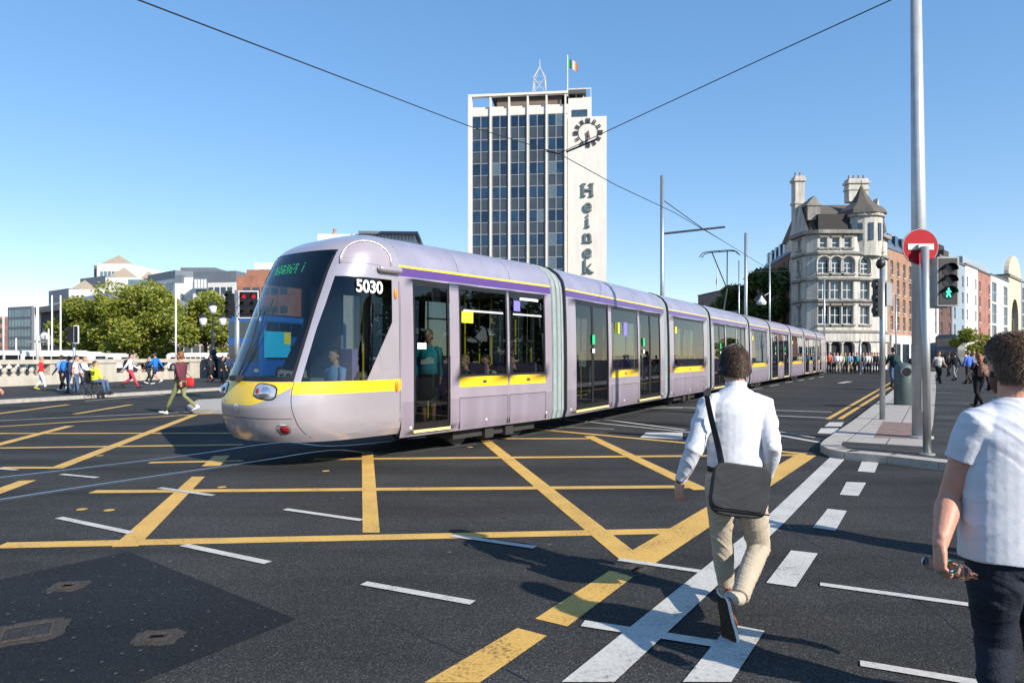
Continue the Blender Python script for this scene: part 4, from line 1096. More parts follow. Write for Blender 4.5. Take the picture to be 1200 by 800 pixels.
# low far building with flag
BRP = brick('pink_brick', (.30,.17,.13), (.26,.15,.12), (.3,.27,.24))
p0, p1 = Vector((X_(818,190),190,0)), Vector((X_(900,150),150,0)); ang, L = front(p0,p1)
t, L = building('terrace_building', 'low brown brick building beyond the trees, a flag standing on its roof', 'building', p0, p1, Z_(345,185), 12, BRP, grid(L, 6, 2.0, 3, 2.6, 3, 5, 3), rec=.3)
m = MB(); m.tube([(6,3,Z_(345,185)),(6,3,Z_(310,185))], .12, 6); f_ = m.build('flagpole', MATS['mast_white'], t)
m = MB()
for k in range(3): m.rings([[Vector((6-.1-.25*k-.25*q/2,3+.2*math.sin(k+q/2.),Z_(310,185)-.3-1.3*(k+q/2)-zz)) for q in range(3)] for zz in (0,1.8)], k, False, False)
m.build('flag', [MATS['flag_green'],MATS['flag_white'],MATS['flag_orange']], f_, fix=False)

# ---- the row to the right ----
BRO = brick('orange_brick', (.34,.17,.10), (.28,.14,.085), (.40,.33,.27)); BRR = brick('red_brick', (.33,.13,.09), (.28,.11,.08), (.35,.28,.24))
WRN = M('white_render', (.68,.66,.62), .8, var=.06, streak=.15); GRN = M('blue_grey_render', (.24,.30,.35), .8, var=.1); CRM = M('cream_stone', (.55,.48,.36), .8, var=.12, streak=.2)
RW0 = Vector((X_(1040,79.5), 79.5, 0)); rd = Vector((.70,.714,0)).normalized()
def on_row(px):
    k = (px-600)/F; t_ = (RW0.y*k-RW0.x)/(rd.x-k*rd.y); return RW0+rd*t_
def row(px0, px1, pyt0, name, label, wall, cols, rows, gm=None, fm=None, ww=1.1, hh=1.7, z0=4.6, dz=3.3, **kw):
    a, b = on_row(px0), on_row(px1); ang, L = front(a, b); L -= .06
    H_ = Z_(pyt0, a.y); b = a+(b-a)*(L/(L+.06))
    return building(name, label, 'building', a, b, H_, 12, wall, grid(L, cols, ww, rows, hh, z0, (H_-z0-.8)/rows, 1.0), gm, fm, sills=kw.pop('sills', None), group=None, **kw)
t, L = row(1040.5, 1083, 291, 'brick_building', 'orange brick four storey building with white shopfront beside the stone corner building', BRO, 6, 4, roof=SLB, roofshape='mansard', roofh=2.6, sills=LST, ww=1.0)
for k in range(5): MB().box(1.2+k*(L-2)/5,.3,Z_(291,80)+.4,2.4+k*(L-2)/5,1.3,Z_(291,80)+1.9).build('rooflight', WGLASS2, t)
m = MB(); m.box(.2,-.35,.1,L-.2,-.01,4.0); sh = m.build('shopfront', WRN, t)
for k in range(4): MB().box(.8+k*(L-1)/4,-.4,.4,.8+k*(L-1)/4+(L-1)/4-.9,-.36,3.0).build('shop_window', WGLASS, sh)
MB().box(L*.62,-.5,3.15,L*.62+2.2,-.37,3.8).build('sign_disc', M('sign_ochre',(.6,.35,.05),.5), sh)
MB().box(L*.74,-.5,1.6,L*.96,-.42,2.8).build('shop_poster', M('poster_green',(.05,.4,.08),.5), sh)
row(1083, 1100, 345, 'white_building', 'plain white building low behind the signal poles', WRN, 2, 3)
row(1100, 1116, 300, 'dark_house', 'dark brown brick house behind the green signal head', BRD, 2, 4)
t, L = row(1116, 1131, 306, 'painted_house', 'blue grey painted narrow house with dark windows', GRN, 2, 4, fm=WFRAME)
m = MB(); m.box(-.5,1,Z_(306,on_row(1116).y),2.6,2.4,Z_(292,on_row(1116).y)); c_ = m.build('chimney', M('chimney_dark',(.06,.05,.045),.9), t)
for k in range(5): MB().lathe([(.2,0),(.17,.9)], -.2+k*.6, 1.7, 8, 0, Z_(292,on_row(1116).y)).build('chimney_pot', MATS['chimney_dark'], c_)
row(1131, 1146, 310, 'white_house', 'white painted narrow four storey house next to the red brick one', WRN, 2, 4)
row(1146, 1161, 317, 'red_brick_house', 'narrow red brick four storey house between two white fronts', BRR, 2, 4, sills=WRN)
t, L = row(1161, 1182, 322, 'modern_block', 'white modern block with wide blue glass windows', WRN, 2, 3, gm=WGLASS2, ww=4.5, hh=3.6, z0=3.5, nx=4)
a, b = on_row(1182), on_row(1196.5); ang, L = front(a, b); H_ = Z_(322, a.y); 
t, L = building('arched_gable_building', 'cream stone front with rounded gable and one tall arched opening', 'building', a, b, H_, 40, CRM, [(L*.22,2,L*.78,H_*.52,True)], gm=M('opening_dark',(.02,.02,.02),.8), rec=.9)
m = MB(); r = L*.5; yb_ = 0
pl = [(L/2-r*math.cos(math.pi*k/14), H_+(Z_(296,a.y)-H_)*math.sin(math.pi*k/14)) for k in range(15)]
m.rings([[Vector((x,y,z)) for x, z in pl] for y in (0.01,.8)], 0, True); m.build('gable', CRM, t)
m = MB().box(-9,6,H_,L,30,H_+3.4).build('rear_roof', M('metal_roof',(.3,.34,.38),.5,var=.1), t)
MB().box(-.1,-.25,H_-.3,L+.1,-.002,H_).build('cornice', LSD, t)
row(1197, 1240, 330, 'grey_building', 'grey glazed building at the right edge beyond the arched gable', M('grey_panel',(.3,.33,.36),.5), 5, 4, gm=WGLASS2, ww=2.4, hh=2.6)

# ---- left side, beyond the river ----
PAN = M('white_panel', (.66,.64,.60), .6, var=.05, streak=.1); SLG = M('slate_grey_clad', (.13,.15,.18), .5, var=.15, scale=.6); GLB = M('blue_curtain_glass', (.13,.20,.24), .12, .2, var=.35, scale=.3, spec=1.)
TAN = M('tan_pyramid_roof', (.33,.27,.20), .8, var=.15, scale=2)
def block(parent, px0, px1, pyt, Y, dp, mat, name='wing', zb=0, pyb=None, Y1=None):
    a = Vector((X_(px0,Y),Y,0)); Y1 = Y1 or Y; b = Vector((X_(px1,Y1),Y1,0)); ang, L = front(a,b); z1 = Z_(pyt,Y); z0 = zb if pyb is None else Z_(pyb,Y)
    o = MB().box(0,0,z0,L,dp,z1).build(name, mat, None); o.parent = parent; o.location = a-Vector(parent.location); o.rotation_euler = (0,0,ang-parent.rotation_euler.z); return o, L, z0, z1
def strips(o, L, z0, z1, n, rows, mat, margin=.5, hh=.5):
    for r in range(rows):
        zz = z0+(z1-z0)*(r+.5)/rows; h_ = (z1-z0)/rows*hh
        for k in range(n):
            w_ = (L-2*margin)/n
            MB().box(margin+k*w_+w_*.12,-.06,zz-h_/2,margin+(k+1)*w_-w_*.12,-.01,zz+h_/2).build('window', mat, o)
t = thing('brick_building', 'pinkish brick building at the far left edge beyond the bridge', 'building', (X_(-60,175),175,0)); o, L, z0, z1 = block(t,-60,9,371,175,20,BRR); strips(o,L,2,z1,6,4,WGLASS)
t = thing('office_block', 'glass fronted grey blue office block near the left edge', 'office block', (X_(10,150),150,0)); o, L, z0, z1 = block(t,9,37,360,150,22,SLG, Y1=146); strips(o,L,1,z1-.4,7,5,GLB,.4,.72)
m, _, _, _ = block(t,36,48,357,146.5,18,PAN,'stair_tower')
STN = M('shaded_stone', (.13,.095,.08), .9, var=.3, scale=.8, streak=.3)  # dark brown puts the shade on this hall into the stone colour
t = thing('stone_hall', 'shaded brown stone hall with heavy cornice behind the white poles', 'building', (X_(38,140),140,0))
o, L, z0, z1 = block(t,38,97,368,150,25,STN,'wall', Y1=132); MB().box(-.8,-.9,z1,L+.8,25,z1+1.2).build('cornice', LSD, o); strips(o,L,3,z1-3,6,1,WGLASS,2,.7)
m = MB(); m.rings([[Vector((0,0,z1+1.2)),Vector((0,12,z1+5)),Vector((0,24,z1+1.2))],[Vector((L,0,z1+1.2)),Vector((L,12,z1+5)),Vector((L,24,z1+1.2))]]); m.build('roof', SLG, o)
t = thing('terrace_building', 'dark red brick terrace with pitched grey roof rising behind the left trees', 'building', (X_(97,135),135,0))
o, L, z0, z1 = block(t,98,150,372,133,16,BRD,'wall', Y1=128); m = MB(); m.rings([[Vector((-.2,-.4,z1)),Vector((2,8,z1+3.2)),Vector((-.2,16.4,z1))],[Vector((L,-.4,z1)),Vector((L,8,z1+3.2)),Vector((L,16.4,z1))]]); m.build('roof', M('lead_roof',(.22,.22,.19),.7,var=.2), o)
MB().box(L*.42,3,z1,L*.56,5,z1+4.2).build('chimney', BRR, o)
# stepped white office complex with pyramid roofs
t = thing('stepped_office_complex', 'stepped white and glass office complex with small pyramid roofs above the trees', 'office complex', (X_(57,200),200,0))
o, L, z0, z1 = block(t,57,81,341,205,30,SLG, Y1=196); strips(o,L,10,z1-3,4,2,GLB,.5,.6)
block(t,80.5,104,339,196,30,PAN); block(t,94,124,326.5,214,30,SLG, Y1=206); o,L,z0,z1 = block(t,100,120,337,204,8,GLB)
block(t,123.5,168,325,206,30,PAN); block(t,150,182,328,200,22,PAN); block(t,114,165,337,190,10,PAN)
o, L, z0, z1 = block(t,110,114,311,226,20,SLG,'tower'); o, L, z0, z1 = block(t,113.5,152,309,224,25,PAN,'tower'); strips(o,L,z1-7,z1-1,7,1,GLB,1,.5)
o,L,z0,z1 = block(t,150,176,327.5,199,6,GLB,'glass_band',pyb=333)
for px, pyt, pyb, wd_, Y in ((131,297,309.5,30,226),(138,312,325,26,208),(92,327,340,24,198),(171,317.5,326,13,203)):
    c0 = W(px,pyb,Y)-Vector(t.location); r = wd_/F*Y/2; ap = Z_(pyt,Y)
    MB().rings([[Vector((c0.x-r,c0.y,c0.z)),Vector((c0.x+r,c0.y,c0.z)),Vector((c0.x+r,c0.y+2*r,c0.z)),Vector((c0.x-r,c0.y+2*r,c0.z))],[Vector((c0.x+sx*.05,c0.y+r+sy*.05,ap)) for sx,sy in ((-1,-1),(1,-1),(1,1),(-1,1))]]).build('pyramid_roof', TAN, t)
# dark topped apartment blocks
t = thing('apartment_block', 'white apartment block with dark slate top storey behind the middle tree', 'apartment block', (X_(173,160),160,0))
o,L,z0,z1 = block(t,173,205,331,165,18,WRN,'wall', Y1=155); block(t,173,205.3,322.5,164.9,18,SLG,'top_storey',pyb=331.2, Y1=154.9); strips(o,L,8,z1,3,3,WGLASS,.6,.5)
block(t,205,213,331,155,14,WRN,'wall'); block(t,204.8,213.2,322,154.9,14,SLG,'top_storey',pyb=331.2); 
for k in range(3): MB().box(L*.15+k*L*.27,-1.2,z1-2-k*2.2,L*.15+k*L*.27+4.5,-.02,z1-1.2-k*2.2).build('balcony', PAN, o)
t = thing('apartment_block', 'taller slate topped apartment block with a grey glazed bay, left of the red signals', 'apartment block', (X_(212,150),150,0))
o,L,z0,z1 = block(t,212,228,325,156,18,WRN,'wall'); block(t,211.5,252,313.5,160,16,SLG,'top_storey'); o,L,z0,z1 = block(t,226,276,331,150,16,WRN,'wall', Y1=148); strips(o,L,6,z1,6,3,WGLASS,.6,.4)
block(t,226.5,276.5,318.5,149.9,16,SLG,'top_storey',pyb=331.2, Y1=147.9); o,L,z0,z1 = block(t,227,243,326,149,1.5,GLB,'glazed_bay',pyb=339); strips(o,L,z0,z1,4,1,PAN,.1,.8)
t = thing('brick_building', 'orange red brick building seen between the signals and the cab', 'building', (X_(276,120),120,0))
o,L,z0,z1 = block(t,277,345,323,120,20,brick('flat_orange_brick',(.33,.13,.08),(.3,.12,.08),(.3,.2,.16)),'wall'); strips(o,L,8,z1-1,5,2,WGLASS,1,.35); MB().box(L*.1,2,z1,L*.8,12,z1+1.3).build('roof', M('rust_roof',(.28,.14,.09),.7), o)
o,L,z0,z1 = block(t,298,350,308,124,14,WRN,'upper_storey'); strips(o,L,z1-4,z1,6,1,WGLASS,1,.4)
t = thing('office_block', 'pale roofline of a building showing above the front of the tram roof', 'office block', (X_(380,120),120,0))
o,L,z0,z1 = block(t,372,486,274,120,20,PAN,'wall', Y1=121); MB().box(12*.6,-.6,z1,L+.6,20.6,z1+.5).build('roof_edge', SLG, o); 
for k in range(18): MB().box(6+k*.62,-.3,z1-.9,6.1+k*.62,-.02,z1+0.).build('louvre', SLG, o)
MB().lathe([(.5,0),(.5,.5),(.28,.9),(.35,1.3),(.1,1.5)], X_(388,120)-X_(372,120), 3, 10, 0, z1).build('chimney_pot', BRO, o)
# wide low quayside base so that the gaps between houses read as built up
t = thing('terrace_building', 'pale low riverside terrace partly hidden behind the trees and lamp', 'building', (X_(100,118),118,0))
o,L,z0,z1 = block(t,150,300,382,118,10,M('pale_tan_render',(.45,.37,.3),.8,var=.12),'wall'); strips(o,L,1.5,z1-.5,14,2,WGLASS,1,.55)
# =====================================================================
# TREES
# =====================================================================
BARK = M('bark', (.09,.07,.05), .9, var=.3, scale=6, bump=.5, bscale=20)
LG = leafmat('leaf_sunny_green', (.13,.19,.02), (.46,.45,.08), .5); LD = leafmat('leaf_deep_green', (.04,.075,.015), (.11,.16,.035)); LM = leafmat('leaf_mid_green', (.11,.16,.018), (.40,.40,.07), .5)  # deep green has shade put in, for the trees beyond the tram
def tree(label, base, H_, rx, ry, leaf, n, ls, seed, group, z0f=.25, lobes=16, cat='tree'):
    random.seed(seed); t = thing('tree', label, cat, (base.x,base.y,0), 0, group)
    m = MB(); tips = []
    m.tube([(0,0,0),(.1,0,H_*.2),(.0,.1,H_*.42)], [.03*H_,.024*H_,.017*H_], 8)
    blobs = []
    for k in range(lobes):
        a = random.uniform(0, 2*math.pi); e = random.random()**.6
        z = H_*(z0f+(1-z0f)*random.uniform(.12,.92)); f = math.sqrt(max(0.05,1-((z/H_-(z0f+.5*(1-z0f)))/(.55*(1-z0f)))**2))
        c = Vector((math.cos(a)*rx*e*f*.8, math.sin(a)*ry*e*f*.8, z)); r = random.uniform(.22,.42)*min(rx, H_*.5)
        blobs.append((c, r))
        if k < 8:
            s0 = Vector((0,.05,H_*random.uniform(.2,.4))); m.tube([s0, s0.lerp(c,.5)+Vector((0,0,.04*H_)), c], [.011*H_,.007*H_,.003*H_], 5)
    m.build('trunk', BARK, t, smooth=True)
    m = MB()
    for i in range(n):
        c, r = blobs[i % lobes]
        d = Vector((random.gauss(0,1), random.gauss(0,1), random.gauss(0,1))).normalized()*r*random.uniform(.45,1.05)**.7; d.z *= .8
        p = c+d; q = ls*random.uniform(.6,1.3)
        u = Vector((random.gauss(0,1),random.gauss(0,1),random.gauss(0,.6))).normalized(); v = u.orthogonal().normalized(); v = (Matrix.Rotation(random.uniform(0,6.3),3,u)@v)
        m.face([p-u*q*.6, p-v*q*.35, p+u*q*.6, p+v*q*.35])
    m.build('crown', leaf, t, fix=False); return t
LT = 'row of trees along the quay'
tree('bushy sunlit tree on the quay, leftmost and lower than the big one', W(98,420,92), 9.3, 4.6, 4, LM, 12000, .38, 1, LT, -.02, 26)
tree('big round sunlit tree in the middle of the quay row', W(165,420,88), 11.0, 6.2, 4.5, LG, 22000, .38, 2, LT, -.02, 40)
tree('leafy sunlit tree behind the three globed lamp post', W(240,420,84), 9.6, 4.4, 4, LG, 14000, .36, 3, LT, -.02, 28)
tree('smaller green tree low between the two larger quay trees', W(126,420,99), 9.0, 3.8, 3, LM, 8000, .38, 6, LT, -.02, 18)
tree('green tree just left of the tram front behind the signals', W(282,420,90), 9.0, 3.6, 3, LM, 7000, .36, 7, LT, -.02, 18)
DT = 'shaded trees beyond the tram roof'
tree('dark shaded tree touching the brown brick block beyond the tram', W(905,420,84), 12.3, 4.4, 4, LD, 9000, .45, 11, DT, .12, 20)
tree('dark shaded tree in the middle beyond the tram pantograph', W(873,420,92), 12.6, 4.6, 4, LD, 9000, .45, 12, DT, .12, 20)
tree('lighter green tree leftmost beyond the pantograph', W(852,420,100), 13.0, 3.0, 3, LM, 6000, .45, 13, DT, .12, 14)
tree('small round street tree in front of the dark double decker bus', W(1137,428,62), 4.0, 1.75, 1.6, LM, 4000, .2, 15, None, .3, 12)
# trees out of view on the right bank: the tram windows mirror them
RT = 'trees along the right bank'
for k, (x, y, h_) in enumerate(((52,16,11),(58,24,12.5),(66,33,12),(50,7,11),(74,46,12),(88,60,13))):
    tree(['broad dark tree furthest back right, outside the view', 'tall dark tree second on the right bank, outside the view', 'tall round tree third on the right bank, outside the view', 'dark tree nearest on the right bank, outside the view', 'wide tree fifth along the right bank, outside the view', 'very wide tree farthest along the right bank, outside the view'][k], Vector((x,y,0)), h_, 6.5, 6, LD, 3500, .7, 20+k, RT, .1)

# =====================================================================
# PARAPET OF THE BRIDGE
# =====================================================================
PST_ = M('parapet_stone', (.46,.42,.35), .85, var=.1, scale=1.2, bump=.2, streak=.2)
a, b = PP[1]-(PP[2]-PP[1])*.9, PP[3]; ang, L = front(a, b)
t = thing('parapet', 'pale stone bridge parapet with turned balusters and solid piers across the left', 'parapet', (a.x,a.y,0), ang)
MB().box(0,-.05,.12,L,.45,.5).box(0,.0,.5,L,.4,.62).build('plinth', PST_, t)
MB().box(0,-.1,1.2,L,.5,1.42).build('coping', PST_, t)
bal = MB().lathe([(.14,0),(.14,.06),(.07,.1),(.13,.24),(.12,.3),(.06,.45),(.08,.5),(.14,.53),(.14,.58)], 0, 0, 8, 0, 0).mesh('baluster', PST_, smooth=False)
def t_of(px):   # distance along the parapet for a pixel column
    k = (px-600)/F; d = (b-a).normalized(); return (a.y*k-a.x)/(d.x-k*d.y)
solid = [(-1,t_of(-40)),(t_of(58),t_of(64)),(t_of(107),t_of(136)),(t_of(222),t_of(260)),(t_of(300),t_of(330))]
x = 0.2; nb = 0
for s0, s1 in solid:
    s0, s1 = max(0,s0), min(L,s1)
    if s1 > s0: MB().box(s0,-.04,.5,s1,.44,1.22).build('pier', PST_, t)
while x < L and nb < 98:
    if not any(s0-.12 < x < s1+.12 for s0, s1 in solid) and x > t_of(-30):
        o = bpy.data.objects.new('baluster', bal); C.objects.link(o); o.parent = t; o.location = (x,.2,.62); nb += 1
    x += .46 if x < t_of(107) else 1.05

# =====================================================================
# POLES, SIGNALS, LAMPS, WIRES
# =====================================================================
def pole(name, label, cat, px, Y, pytop, r0, r1, mat, group=None, z0=0., lean=0.):
    x = X_(px, Y); zt = Z_(pytop, Y); t = thing(name, label, cat, (x,Y,z0), 0, group)
    MB().tube([(0,0,0),(lean*(zt-z0),0,zt-z0)], [r0,r1], 20).build('shaft', mat, t, smooth=True)
    m = MB(); m.lathe([(r0*1.35,0),(r0*1.35,.04),(r0*1.02,.05)],0,0,16); m.build('base', mat, t)
    return t, zt-z0
CP = 'overhead line poles beside the tram track'
t, h_ = pole('catenary_pole', 'tall grey steel pole nearest the middle, with a long bracket arm over the tram', 'pole', 776, 30, 206, .10, .085, STEEL, CP)
arm = MB().tube([(0,0,Z_(274,30)),(X_(849,33)-X_(776,30),3,Z_(266,33))], .05, 8).build('bracket_arm', DARKM, t)
MB().tube([(0,0,Z_(234,30)),(X_(822,33)-X_(776,30),3,Z_(267,33))], .012, 5).build('stay', DARKM, t)
t, h_ = pole('catenary_pole', 'grey steel line pole beside the pantograph', 'pole', 874, 46, 273, .12, .1, STEEL, CP)
t, h_ = pole('catenary_pole', 'thin line pole right of the pantograph, carrying a lantern', 'pole', 902, 58, 298, .08, .06, STEEL, CP)
m = MB(); lx = X_(896,58)-X_(902,58); m.tube([(0,0,Z_(343,58)),(lx,0,Z_(346,58))], .03, 6); m.lathe([(.05,.75),(.12,.6),(.42,.2),(.36,0),(.1,-.05)], lx*1.6, 0, 10, 0, Z_(357,58)); m.build('lantern', WFRAME, t)
pole('catenary_pole', 'pale thin pole standing in front of the corner building', 'pole', 966, 66, 325, .09, .07, STEEL, CP)
pole('catenary_pole', 'short pale pole before the ground floor arches of the corner building', 'pole', 1008, 60, 398, .09, .08, STEEL, CP)
pole('catenary_pole', 'thin grey pole behind the litter bin before the orange brick building', 'pole', 1050, 55, 345, .07, .06, STEEL, CP)
pole('catenary_pole', 'slim grey pole just right of the pantograph head', 'pole', 866, 52, 305, .05, .05, STEEL, CP)
FPG = 'tall poles beyond the parapet'
for px, Y, pt, lab in ((4,70,350,'tall white pole at the far left edge beyond the parapet'),(44,68,337,'thickest tall white pole, left of the stone hall'),(61,75,346,'thin white pole, left one of the pair before the stone hall'),(71,75,346,'thin white pole, right one of the pair before the stone hall'),(206,70,346,'thin white pole between the middle and right quay trees'),(57,80,385,'short white pole carrying small lamps before the stone hall'),(19,80,396,'short thin pole before the glass office block')):
    t, h_ = pole('white_pole', lab, 'pole', px, Y, pt, .17 if px == 44 else .09, .1 if px == 44 else .07, M('white_pole',(.7,.7,.68),.5,var=.05), FPG)
    if px == 44: MB().box(-1.1,-.1,Z_(401,Y),.9,.1,Z_(400,Y)+.08).build('crossarm', STEEL, t)
    if px == 57: MB().ball((-.5,0,h_-.9),(.5,.3,.5),8).build('lamp_head', WFRAME, t)

# big pole at the right
t, h_ = pole('lamp_column', 'very tall pale tapered steel column rising out of the picture at right', 'pole', 1079.5, 12.6, -60, .15, .085, M('pale_column',(.50,.51,.52),.42,.3,var=.12,scale=5,streak=.25), None, .12, -.012)
MB().box(-.09,-.165,.5,.09,-.14,1.1).build('access_door', STEEL, t)
MB().box(-.05,-.155,1.85,.06,-.13,2.02).build('sticker', WST, t)
# signal pole with no entry sign and green man
Ys = 10.5; xs_ = X_(1086.5, Ys)
t = thing('signal_pole', 'bright steel pole with no entry sign and a green man pedestrian signal', 'traffic signal', (xs_,Ys,.12), 0)
MB().tube([(0,0,0),(-.035,0,Z_(289,Ys)-.12)], .057, 20).build('shaft', BRUSH, t, smooth=True)
MB().lathe([(.11,0),(.11,.02),(.06,.03)],0,0,20).build('base', BRUSH, t)
zs = Z_(288,Ys)-.12; xc = X_(1083.5,Ys)-xs_
sgn = MB(); sgn.tube([(xc,.07,zs),(xc,.085,zs)], .275, 48, ref=Vector((1,0,0))); so_ = sgn.build('no_entry_sign', M('sign_red',(.36,.008,.016),.6,var=.08,spec=.2), t)
MB().tube([(xc,.062,zs),(xc,.0695,zs)], .275, 48).build('sign_edge', M('sign_red',(.55,.02,.025)), so_) if False else None
MB().rings([[Vector((xc+r*math.cos(a),y,zs+r*math.sin(a))) for a in (2*math.pi*k/48 for k in range(48))] for r, y in ((.270,.068),(.279,.068),(.279,.09))],0,False).build('sign_rim', M('sign_grey_rim',(.3,.28,.28),.5), so_)
MB().box(xc-.2,.058,zs-.045,xc+.2,.068,zs+.045).build('white_bar', M('sign_white',(.75,.75,.72),.4,var=.04), so_)
# the pole passes behind the sign in the photo: bring the plate in front of the shaft
so_.location = (0,.035,0)
MB().box(xc-.07,.03,zs-.03,xc+.07,.1,zs+.03).build('sign_clamp', STEEL, t)
hx0, hx1 = X_(1094,Ys)-xs_, X_(1119,Ys)-xs_; hz0, hz1 = Z_(359,Ys)-.12, Z_(302,Ys)-.12
hd = MB(); hd.box(hx0,-.1,hz0,hx1,.12,hz1); hd.box(.0,-.02,hz0-.03,hx0+.2,.03,hz0+.01); head_ = hd.build('signal_head', M('signal_case_grey',(.33,.34,.33),.5,var=.1), t)
bz = MB(); bz.box(hx0+.018,-.108,hz0+.02,hx1-.03,-.1,hz1-.02); bz.build('signal_face', BLACK, head_)
for k, zc in enumerate((hz1-.2, (hz0+hz1)/2, hz0+.2)):
    cxh = (hx0+hx1)/2-.005
    vs = MB(); vs.rings([[Vector((cxh+.1*math.cos(a),y,zc+.1*math.sin(a))) for a in (math.pi*q/12 for q in range(13))] for y in (-.108,-.2)], 0, False, False); vs.build('visor', BLACK, head_)
    MB().tube([(cxh,-.11,zc),(cxh,-.114,zc)], .095, 24).build('lens', M('lens_dark',(.03,.02,.02),.2,var=.2) if k < 2 else M('lens_black',(.008,.012,.01),.3), head_)
GRM = M('green_man_light', (.05,.9,.45), .5, emit=2.2, var=0)
gm = MB(); cxh = (hx0+hx1)/2-.005; zc = hz0+.2; s_ = .0088
def gseg(a, b, w_): 
    a, b = Vector((cxh+a[0]*s_,-.118,zc+a[1]*s_)), Vector((cxh+b[0]*s_,-.118,zc+b[1]*s_)); gm.tube([a,b], w_*s_, 6)
gm.ball((cxh,-.118,zc+6.9*s_), 1.5*s_, 8)
gseg((0,4.6),(-.2,-.5),1.45); gseg((-.2,-.5),(-2.4,-4),.95); gseg((-2.4,-4),(-3.6,-7.4),.85); gseg((.1,-.5),(2.0,-3.4),.95); gseg((2,-3.4),(3.2,-7.2),.85)
gseg((0,4.4),(-3.2,2.2),.75); gseg((-3.2,2.2),(-3.9,.2),.7); gseg((0,4.4),(2.6,2.4),.75); gseg((2.6,2.4),(4.2,1.4),.7)
gm.build('green_man', GRM, head_)
MB().box(-.14,.05,.9+.6,-.02,.16,2.0).build('rear_box', STEEL, t) if False else None
# slim signal pole left of the bin
Ym = 16.2; xm_ = X_(1034,Ym)
t = thing('signal_pole', 'slim grey pole left of the litter bin with signal heads seen from behind', 'traffic signal', (xm_,Ym,.12), 0)
MB().tube([(0,0,0),(0,0,Z_(310,Ym)-.12)], .062, 16).build('shaft', STEEL, t, smooth=True)
SC = MATS['signal_case_grey']
m = MB(); z0, z1 = Z_(371,Ym)-.12, Z_(327,Ym)-.12; m.box(-.17,-.12,z0,-.07,.12,z1); o = m.build('signal_head', BLACK, t)
for k in range(3): MB().tube([(-.17,-.02,z0+.15+k*.3),(-.215,-.03,z0+.15+k*.3)], [.09,.09], 12).build('visor', BLACK, o)
m = MB(); m.box(.06,-.08,z0+.25,.2,.08,z1-.1); m.build('signal_head', SC, t)
m = MB(); m.ball((-.04,0,Z_(310,Ym)-.1),(.11,.1,.13),10); m.build('camera_head', BLACK, t, smooth=True)
# litter bin
Yb = 21.; xb_ = X_(1059,Yb)
t = thing('litter_bin', 'grey green cylindrical litter bin with domed top on the footpath', 'litter bin', (xb_,Yb,.12), 0)
BIN = M('bin_grey_green', (.075,.105,.10), .5, .1, var=.08, scale=4, streak=.2)
MB().lathe([(.25,0),(.27,.03),(.27,.98),(.262,1.0)],0,0,28).build('body', BIN, t, smooth=False); autosmooth(bpy.context.scene.collection.objects[-1], 40)
o = MB().lathe([(.27,1.0),(.272,1.04),(.26,1.14),(.2,1.24),(.1,1.29),(.02,1.3)],0,0,28).build('lid', BIN, t); autosmooth(o)
o = MB().tube([(-.06,-.2,1.03),(-.07,-.285,1.02)], .135, 24).build('opening', BLACK, t)
MB().tube([(-.06,-.2,1.03),(-.07,-.278,1.02)], .155, 24).build('opening_rim', STEEL, t)
# left pedestrian signal
Yl = 27.; xl_ = X_(87,Yl)
t = thing('signal_pole', 'slim pale pole with one dark signal head near the wheelchair user', 'traffic signal', (xl_,Yl,.12), 0)
MB().tube([(0,0,0),(0,0,Z_(384,Yl)-.12)], .055, 12).build('shaft', STEEL, t, smooth=True)
z0, z1 = Z_(401,Yl)-.12, Z_(383,Yl)-.12
m = MB(); m.box(-.14,-.2,z0,.12,.08,z1); o = m.build('signal_head', BLACK, t)
MB().box(.13,-.24,z0-.05,.32,-.2,z1+.05).build('backing_board', M('board_white',(.75,.75,.75),.5,var=.04), o); MB().box(.145,-.245,z0-.02,.29,-.241,z1+.02).build('board_face', BLACK, o)
for k in range(2): MB().tube([(-.14,-.1,z0+.15+k*.3),(-.26,-.14,z0+.15+k*.3)], .09, 10).build('visor', BLACK, o)
# signal cluster next to the cab
Yq = 24.5; xq = X_(278,Yq)
t = thing('signal_pole', 'thick steel pole with white edged red traffic lights just left of the cab', 'traffic signal', (xq,Yq,.0), 0)
MB().tube([(0,0,0),(0,0,Z_(340,Yq))], .085, 14).build('shaft', STEEL, t, smooth=True)
LR = M('lens_red_lit', (.6,.01,.02), .4, emit=.7, var=0); LO = M('lens_off', (.05,.03,.02), .25)
z0, z1 = Z_(373,Yq), Z_(341,Yq)
for (xa, xb, yy, face_) in ((X_(281,Yq)-xq, X_(304,Yq)-xq, -.1, True), (X_(265,Yq)-xq, X_(272.5,Yq)-xq, -.06, False)):
    m = MB(); m.box(xa,yy-.02,z0,xb,yy+.02,z1,0)
    o = m.build('backing_board', MATS['board_white'] if face_ else BLACK, t)
    if face_: MB().box(xa+.035,yy-.026,z0+.035,xb-.02,yy-.021,z1-.035).build('board_face', BLACK, o)
    cols = ((xa+xb)/2-.16,(xa+xb)/2+.19) if face_ else ((xa+xb)/2,)
    for cx_ in cols:
        hh = MB().box(cx_-.13,yy+.021,z0+.08,cx_+.13,yy+.2,z1-.08).build('signal_head', BLACK, o)
        for k in range(3):
            zc = z1-.2-k*.29; MB().tube([(cx_,yy-.03,zc),(cx_,yy-.036,zc)], .075, 14).build('lens', LR if (k == 0 and face_) else LO, hh)
            MB().rings([[Vector((cx_+.1*math.cos(a),y,zc+.1*math.sin(a))) for a in (math.pi*q/8 for q in range(9))] for y in (yy-.027,yy-.18)],0,False,False).build('visor', BLACK, hh)
